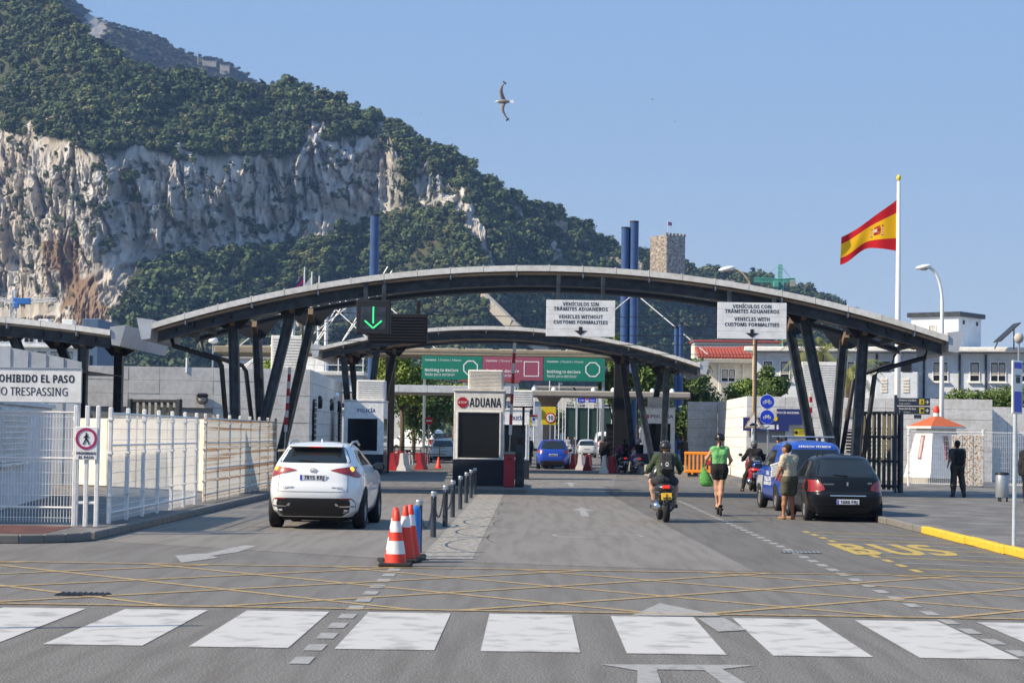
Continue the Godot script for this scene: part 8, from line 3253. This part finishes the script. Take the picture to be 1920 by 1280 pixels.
func people() -> void:
	var fair := Color(0.50, 0.27, 0.17)
	var tan_skin := Color(0.33, 0.15, 0.08)
	var brown := Color(0.06, 0.03, 0.015)
	var dark := Color(0.012, 0.010, 0.009)
	var black := Color(0.010, 0.010, 0.012)
	var full := ["seat", "waistband", "thigh", "shin"]
	var top := ["torso", "upper_arm", "forearm"]
	var tee := ["torso", "sleeve"]
	# the rider in green on the maxi scooter
	var J := riding(0.80)
	J.merge({"ankle_r": Vector3(0.24, 0.40, -0.30), "toe_r": Vector3(0.27, 0.33, -0.45)}, true)
	person("motorbike rider in a green jacket and striped black helmet with a black backpack", Vector3(2.93, 0, -44.25), 2.0, J,
		[["jacket", Color(0.055, 0.085, 0.038), top, 0.026], ["shorts", Color(0.03, 0.035, 0.045), ["seat", "waistband", "half_thigh"], 0.02]], fair, brown,
		{"helmet": Color(0.03, 0.03, 0.036), "stripe": Color(0.62, 0.62, 0.68), "backpack": Color(0.035, 0.036, 0.04), "mark": true, "shoes": black})
	# the standing rider of the kick scooter
	person("person in a green sleeveless top and black shorts standing on a kick scooter", Vector3(4.47, 0.155, -48.2), -1.5, {
		"hip_l": Vector3(-0.08, 0.90, 0), "hip_r": Vector3(0.08, 0.90, 0), "knee_l": Vector3(-0.055, 0.49, -0.03), "knee_r": Vector3(0.05, 0.49, 0.04), "ankle_l": Vector3(-0.035, 0.085, -0.10), "ankle_r": Vector3(-0.0, 0.085, 0.12),
		"toe_l": Vector3(-0.03, 0.03, -0.27), "toe_r": Vector3(0.01, 0.03, -0.04), "sh_l": Vector3(-0.17, 1.41, 0.0), "sh_r": Vector3(0.17, 1.41, 0.0), "el_l": Vector3(-0.30, 1.19, -0.06), "el_r": Vector3(0.27, 1.16, -0.02), "wr_l": Vector3(-0.33, 1.02, -0.22), "wr_r": Vector3(0.24, 1.04, -0.26), "neck": Vector3(0, 1.48, -0.01), "head": Vector3(0, 1.63, -0.03)},
		[["tank_top", Color(0.20, 0.56, 0.19), ["torso"], 0.010], ["shorts", black, ["seat", "waistband", "short_thigh"], 0.022]], fair, brown,
		{"helmet": Color(0.012, 0.012, 0.014), "stripe": Color(0.12, 0.12, 0.13), "ponytail": true, "shoes": Color(0.02, 0.02, 0.022)})
	# the man beside the parked cars
	person("man in a cream tee shirt and olive shorts standing beside the blue van", Vector3(5.90, 0, -46.45), 38.0, {
		"head": Vector3(0.0, 1.585, -0.08), "neck": Vector3(0, 1.46, -0.02), "look": Vector3(-0.2, -0.6, -1), "el_l": Vector3(-0.25, 1.14, -0.04), "wr_l": Vector3(-0.30, 0.90, -0.14), "el_r": Vector3(0.20, 1.13, -0.10), "wr_r": Vector3(0.02, 1.06, -0.32),
		"knee_l": Vector3(-0.11, 0.49, -0.03), "ankle_l": Vector3(-0.15, 0.085, -0.03)},
		[["tee_shirt", Color(0.60, 0.52, 0.38), ["torso", "sleeve", "waistband"], 0.024], ["shorts", Color(0.105, 0.105, 0.065), ["seat", "half_thigh"], 0.036]], tan_skin, Color(0.035, 0.02, 0.012),
		{"shoes": Color(0.32, 0.20, 0.12), "palm": Vector3(0, 0.3, 1)})
	var st := S()
	for i in 6:
		var a := Vector3(-0.02 + 0.012 * sin(i * 2.0), 0.90 + i * 0.05, 0.0)
		rbox(st, a, Vector3(0.20 + 0.03 * sin(i * 1.7), 0.055, 0.05), 0.012, Basis(Vector3.BACK, 0.3 + 0.1 * sin(i * 3.1)))
	var paper := put("white_bundle", st, M.cone_white)
	paper.position = Vector3(5.64, 0.10, -46.78)
	tag(paper, "crumpled white bundle held by the man in the cream tee shirt", "bundle")
	# the halted motorcyclist, left foot on the ground
	J = riding(0.80)
	J.merge({"knee_l": Vector3(-0.30, 0.52, -0.12), "ankle_l": Vector3(-0.40, 0.085, 0.0), "toe_l": Vector3(-0.42, 0.03, -0.16)}, true)
	person("motorcyclist in black with a grey helmet, left foot planted on the road", Vector3(7.75, 0, -70.55), 0.0, J,
		[["jacket", Color(0.012, 0.012, 0.015), top, 0.03], ["trousers", Color(0.014, 0.015, 0.02), full, 0.022]], fair, dark,
		{"helmet": Color(0.14, 0.15, 0.17), "full_face": true, "shoes": black})
	# riders by the second canopy
	person("scooter rider in a white helmet, black vest and pink patterned leggings", Vector3(5.42, 0, -101.95), 4.0, riding(0.76),
		[["vest", black, ["torso"], 0.02], ["leggings", Color(0.36, 0.14, 0.26), full, 0.014]], fair, brown,
		{"helmet": Color(0.72, 0.72, 0.74), "shoes": Color(0.5, 0.5, 0.5), "cell": 0.03})
	person("rider in a pink top with a dark bag under the second canopy", Vector3(4.75, 0, -103.5), 10.0, riding(0.76),
		[["top", Color(0.42, 0.09, 0.26), top, 0.022], ["trousers", Color(0.02, 0.02, 0.024), full, 0.016]], fair, dark, {"shoes": black, "backpack": Color(0.02, 0.03, 0.012), "cell": 0.03})
	# pedestrians
	person("man in grey with a black backpack standing before the small lighthouse", Vector3(13.08, 0.13, -62.4), 8.0, {
		"el_l": Vector3(-0.26, 1.14, 0.03), "wr_l": Vector3(-0.31, 0.90, -0.03), "knee_r": Vector3(0.16, 0.48, -0.02), "ankle_r": Vector3(0.20, 0.085, 0.04), "toe_r": Vector3(0.24, 0.03, -0.11), "knee_l": Vector3(-0.12, 0.48, 0), "ankle_l": Vector3(-0.14, 0.085, 0.02)},
		[["tee_shirt", Color(0.09, 0.09, 0.10), tee, 0.022], ["trousers", Color(0.012, 0.012, 0.014), full, 0.03]], tan_skin, dark, {"backpack": Color(0.010, 0.010, 0.012), "shoes": black})
	person("person in dark clothes and pale shoes walking at the right edge", Vector3(13.22, 0.13, -54.0), -20.0, {
		"knee_l": Vector3(-0.10, 0.49, -0.14), "ankle_l": Vector3(-0.10, 0.085, -0.20), "toe_l": Vector3(-0.10, 0.04, -0.38), "knee_r": Vector3(0.09, 0.50, 0.08), "ankle_r": Vector3(0.09, 0.15, 0.34), "toe_r": Vector3(0.09, 0.04, 0.22)},
		[["jacket", Color(0.022, 0.022, 0.03), top, 0.03], ["trousers", Color(0.012, 0.012, 0.015), full, 0.02]], fair, dark, {"shoes": Color(0.5, 0.48, 0.48)})
	person("person with long brown hair standing behind the blue van", Vector3(8.35, 0.13, -68.3), 30.0, {},
		[["top", Color(0.02, 0.018, 0.018), tee, 0.02], ["trousers", Color(0.03, 0.035, 0.05), full, 0.018]], fair, Color(0.07, 0.03, 0.012), {"long_hair": true, "shoes": black})
	person("person dressed in black in the doorway beside the orange barrier", Vector3(7.3, 0.13, -97.0), 60.0, {
		"el_l": Vector3(-0.24, 1.2, -0.18), "wr_l": Vector3(-0.12, 1.42, -0.25)}, [["coat", Color(0.008, 0.008, 0.010), ["torso", "upper_arm", "forearm", "seat", "half_thigh"], 0.035], ["trousers", black, full, 0.025]], tan_skin, dark, {"shoes": black, "cell": 0.028})
	person("person in a black jacket standing behind the white red edged barrier", Vector3(3.85, 0, -107.0), -10.0, {}, [["jacket", black, top, 0.035], ["trousers", Color(0.016, 0.016, 0.02), full, 0.03]], fair, dark, {"shoes": black, "cell": 0.03})
	person("person in dark green standing left of the blue people carrier", Vector3(-0.15, 0, -122.0), 160.0, {}, [["jacket", Color(0.015, 0.03, 0.012), top, 0.03], ["trousers", Color(0.012, 0.018, 0.012), full, 0.025]], fair, dark, {"shoes": black, "cell": 0.032})
	var far := [["person in a dark waistcoat walking between the far lanes", 3.75, -176.0, 170.0, Color(0.02, 0.02, 0.03), Color(0.12, 0.16, 0.26)], ["person in a red shirt far down the right hand lane", 5.55, -186.0, 0.0, Color(0.40, 0.05, 0.05), Color(0.5, 0.48, 0.46)],
		["person in a pink and white shirt near the far white van", 5.85, -168.0, 20.0, Color(0.6, 0.26, 0.28), Color(0.2, 0.2, 0.25)], ["person in a white shirt beside the dark green fence", 3.35, -186.0, 190.0, Color(0.55, 0.56, 0.58), Color(0.1, 0.12, 0.2)]]
	for q in far:
		person(q[0], Vector3(q[1], 0, q[2]), q[3], {}, [["shirt", q[4], top, 0.025], ["trousers", q[5], full, 0.02]], fair, dark, {"shoes": black, "cell": 0.04})
	# the plastic bag hanging from the scooter rider's left hand
	st = S(true)
	lathe(st, [Vector2(0.02, -0.44), Vector2(0.13, -0.43), Vector2(0.165, -0.34), Vector2(0.14, -0.22), Vector2(0.075, -0.08), Vector2(0.03, 0.0), Vector2(0.012, 0.03)], Vector3.ZERO, 13, Basis(Vector3(1, 0, 0.1), Vector3(-0.22, 1, 0), Vector3(0, 0, 0.7)))
	var bagm := fabric(Color(0.13, 0.46, 0.10))
	bagm.backlight_enabled = true
	bagm.backlight = Color(0.5, 0.5, 0.5)
	var bag := put("carrier_bag", st, bagm)
	bag.position = Vector3(4.10, 1.12, -48.35)
	tag(bag, "full green plastic carrier bag hanging from the scooter rider's left hand", "bag")
	var sb := S()
	for s in [-1.0, 1.0]:
		tube(sb, [Vector3(s * 0.02, 0.01, 0), Vector3(s * 0.03, 0.07, 0), Vector3(0, 0.10, 0)], 0.012, 5)
	put("handle", sb, bagm, bag)


# ---------------------------------------------------------------- birds, wires and other small things
func gull(label: String, p: Vector3, s: float, roll: float, yaw: float, spread := 1.0) -> void:
	var o := thing("gull", label, "bird", p)
	o.rotation = Vector3(0.1, yaw, roll)
	o.scale = Vector3.ONE * s
	var st := S(true)
	lathe(st, [Vector2(0.004, -0.24), Vector2(0.03, -0.21), Vector2(0.045, -0.15), Vector2(0.075, -0.05), Vector2(0.07, 0.06), Vector2(0.035, 0.17), Vector2(0.012, 0.2)], Vector3.ZERO, 12, Basis(Vector3(0, 0, 1), Vector3(1, 0, 0), Vector3(0, 1, 0)))
	for k in 2:
		# each wing: an arm and a swept hand, cambered, a solid blade
		var sg := -1.0 if k else 1.0
		var rows := []
		for i in 11:
			var t := i / 10.0
			var span: float = 0.05 + 0.66 * t * spread
			var sweep: float = -0.05 * sin(t * PI) * 2.0 + 0.20 * pow(t, 2.2)
			var lift: float = 0.16 * sin(t * 2.3) - 0.10 * t * t
			var chord: float = lerpf(0.145, 0.012, pow(t, 1.6))
			var line := []
			for j in 6:
				var a := [0.0, 0.3, 1.0, 1.0, 0.3, 0.0][j] as float
				var th := [0.004, 0.014, 0.001, -0.001, -0.004, -0.004][j] as float
				line.append(Vector3(-0.06 + sweep + chord * a, lift + th * (1.0 - t * 0.8), span * sg))
			rows.append(line)
		for i in 10:
			for j in 6:
				quad(st, rows[i][j], rows[i + 1][j], rows[i + 1][(j + 1) % 6], rows[i][(j + 1) % 6])
	var body := put("body", st, mat("feather_%s" % o.name, Color(0.24, 0.21, 0.19), 0.8), o)
	st = S(true)
	lathe(st, [Vector2(0.0, -0.30), Vector2(0.008, -0.27), Vector2(0.03, -0.23), Vector2(0.042, -0.19), Vector2(0.03, -0.15)], Vector3(0, 0.012, 0), 10, Basis(Vector3(0, 0, 1), Vector3(1, 0, 0), Vector3(0, 1, 0)))
	put("head", st, M.wall_white, body)
	st = S()
	prism(st, V2([0.16, -0.02, 0.30, -0.06, 0.32, 0.0, 0.30, 0.06, 0.16, 0.02]), 0.008, Transform3D(Basis(Vector3.RIGHT, PI / 2), Vector3(0, 0.006, 0)))
	put("tail", st, M.wall_white, body)
	for k in 2:
		var sg := -1.0 if k else 1.0
		st = S()
		rbox(st, Vector3(0.075, 0.045, sg * 0.655 * spread), Vector3(0.05, 0.012, 0.13), 0.005, Basis(Vector3.UP, -sg * 0.75))
		put("wing_tip", st, M.steel_dark, body)


func small_things() -> void:
	gull("grey brown gull banking with long wings in the open sky", Vector3(-0.98, 11.75, -60), 0.95, 0.35, 0.35)
	get_child(get_child_count() - 1).rotation = Vector3(1.22, 0.25, 0.12)
	for g in [["white gull gliding against the dark woods at the far left", 68, 219, 300.0, 2.6], ["white gull with raised wings against the woods above the cliff", 217, 229, 300.0, 2.4], ["small pale gull right of the other two above the cliff", 318, 246, 300.0, 1.7], ["tiny gull high in the sky right of the large one", 1209, 186, 300.0, 0.9], ["tiny dark bird in the sky over the castle side", 1252, 228, 300.0, 0.7], ["tiny gull in the sky left of the large one", 772, 212, 300.0, 0.6]]:
		var places := {68: Vector3(-72.7, 48.0, -300), 217: Vector3(-60.9, 47.4, -300), 318: Vector3(-53.0, 46.2, -300), 1209: Vector3(17.3, 52.0, -300), 1252: Vector3(20.7, 48.7, -300), 772: Vector3(-17.2, 49.4, -300)}
		gull(g[0], places[g[1]], g[4], -0.25 if g[1] % 2 else 0.2, -0.5)
	# overhead wires between the long canopy's legs and the far masts
	for k in 5:
		var st := S()
		var y := 6.55 - k * 0.36
		tube(st, [Vector3(-8.9, y - 0.1, -78.0), Vector3(0, y - 0.16, -78.0), Vector3(8.6, y - 0.05, -78.0)], 0.014, 5)
		tag(put("overhead_wire", st, M.steel_dark), ["topmost overhead wire below the long canopy", "second overhead wire from the top", "middle overhead wire of the five", "fourth overhead wire from the top", "lowest overhead wire of the five"][k], "wire", "overhead wires behind the long canopy")
	var w := thing("wire_posts", "two thin dark posts that hold the overhead wires", "post", Vector3.ZERO)
	for x in [-8.9, 8.6]:
		var st := S()
		tube(st, [Vector3(x, 0, -78), Vector3(x, 6.6, -78)], 0.04, 6)
		put("post", st, M.steel_dark, w)
	# railing and cameras left of the police booth
	var o := thing("railing", "low grey tubular railing behind the red and white barriers on the left", "railing", Vector3(-7.0, 0, -108))
	for x in [-0.9, 0.1, 1.1, 2.1]:
		var st := S()
		tube(st, [Vector3(x, 0, 0), Vector3(x, 1.1, 0)], 0.03, 6)
		put("post", st, M.steel_dark, o)
	for y in [0.4, 0.75, 1.1]:
		var st := S()
		tube(st, [Vector3(-1.6, y, 0), Vector3(2.4, y, 0)], 0.022, 6)
		put("rail", st, M.steel_dark, o)
	o = thing("security_camera", "white security camera on a short arm above the left police booth", "camera", Vector3(-8.35, 3.3, -85.6))
	var sc := S()
	rbox(sc, Vector3(0.1, 0.1, 0.15), Vector3(0.14, 0.13, 0.42), 0.03, Basis(Vector3.RIGHT, 0.3))
	put("case", sc, M.white_enamel, o)
	sc = S()
	tube(sc, [Vector3(-0.2, -0.3, 0), Vector3(0, 0, 0), Vector3(0.1, 0.08, 0.1)], 0.025, 6)
	put("arm", sc, M.galvanised, o)
	# dark louvred screen by the right booth
	o = thing("dark_screen", "black louvred screen left of the right police booth", "screen", Vector3(4.45, 0, -108.5))
	sc = S()
	rbox(sc, Vector3(0, 1.25, 0), Vector3(0.95, 2.5, 0.1), 0.02)
	put("frame", sc, M.steel_black, o)
	for i in 8:
		sc = S()
		rbox(sc, Vector3(-0.1, 0.4 + i * 0.27, 0.06), Vector3(0.6, 0.05, 0.05), 0.01)
		put("slat", sc, M.steel_dark, o)
	o = thing("dark_screen", "black louvred screen right of the left police booth", "screen", Vector3(-6.95, 0, -93.0))
	sc = S()
	rbox(sc, Vector3(0, 1.35, 0), Vector3(0.85, 2.7, 0.1), 0.02)
	put("frame", sc, M.steel_black, o)
	for i in 7:
		sc = S()
		rbox(sc, Vector3(-0.3 + i * 0.1, 1.3, 0.06), Vector3(0.04, 2.2, 0.05), 0.01)
		put("slat", sc, M.deck, o)
	# thick dark pillars of the second canopy
	for q in [["broad black pillar under the second canopy's right side", 4.75, -108.2, 5.9, 0.8], ["broad black pillar under the second canopy's left side", -7.6, -108.0, 5.9, 0.5]]:
		o = thing("pillar", q[0], "pillar", Vector3(q[1], 0, q[2]))
		sc = S()
		rbox(sc, Vector3(0, q[3] * 0.5, 0), Vector3(q[4], q[3], 0.4), 0.03)
		put("shaft", sc, M.steel_black, o)
	# small cone by the left barriers
	o = thing("small_cone", "small red cone beside the silver hatchback's left wheel", "traffic cone", Vector3(-4.9, 0, -107))
	sc = S(true)
	lathe(sc, [Vector2(0.16, 0.02), Vector2(0.03, 0.62), Vector2(0, 0.63)], Vector3.ZERO, 16)
	put("shell", sc, M.cone_red, o)
	sc = S()
	rbox(sc, Vector3(0, 0.02, 0), Vector3(0.36, 0.04, 0.36), 0.01)
	put("base", sc, M.cone_red, o)
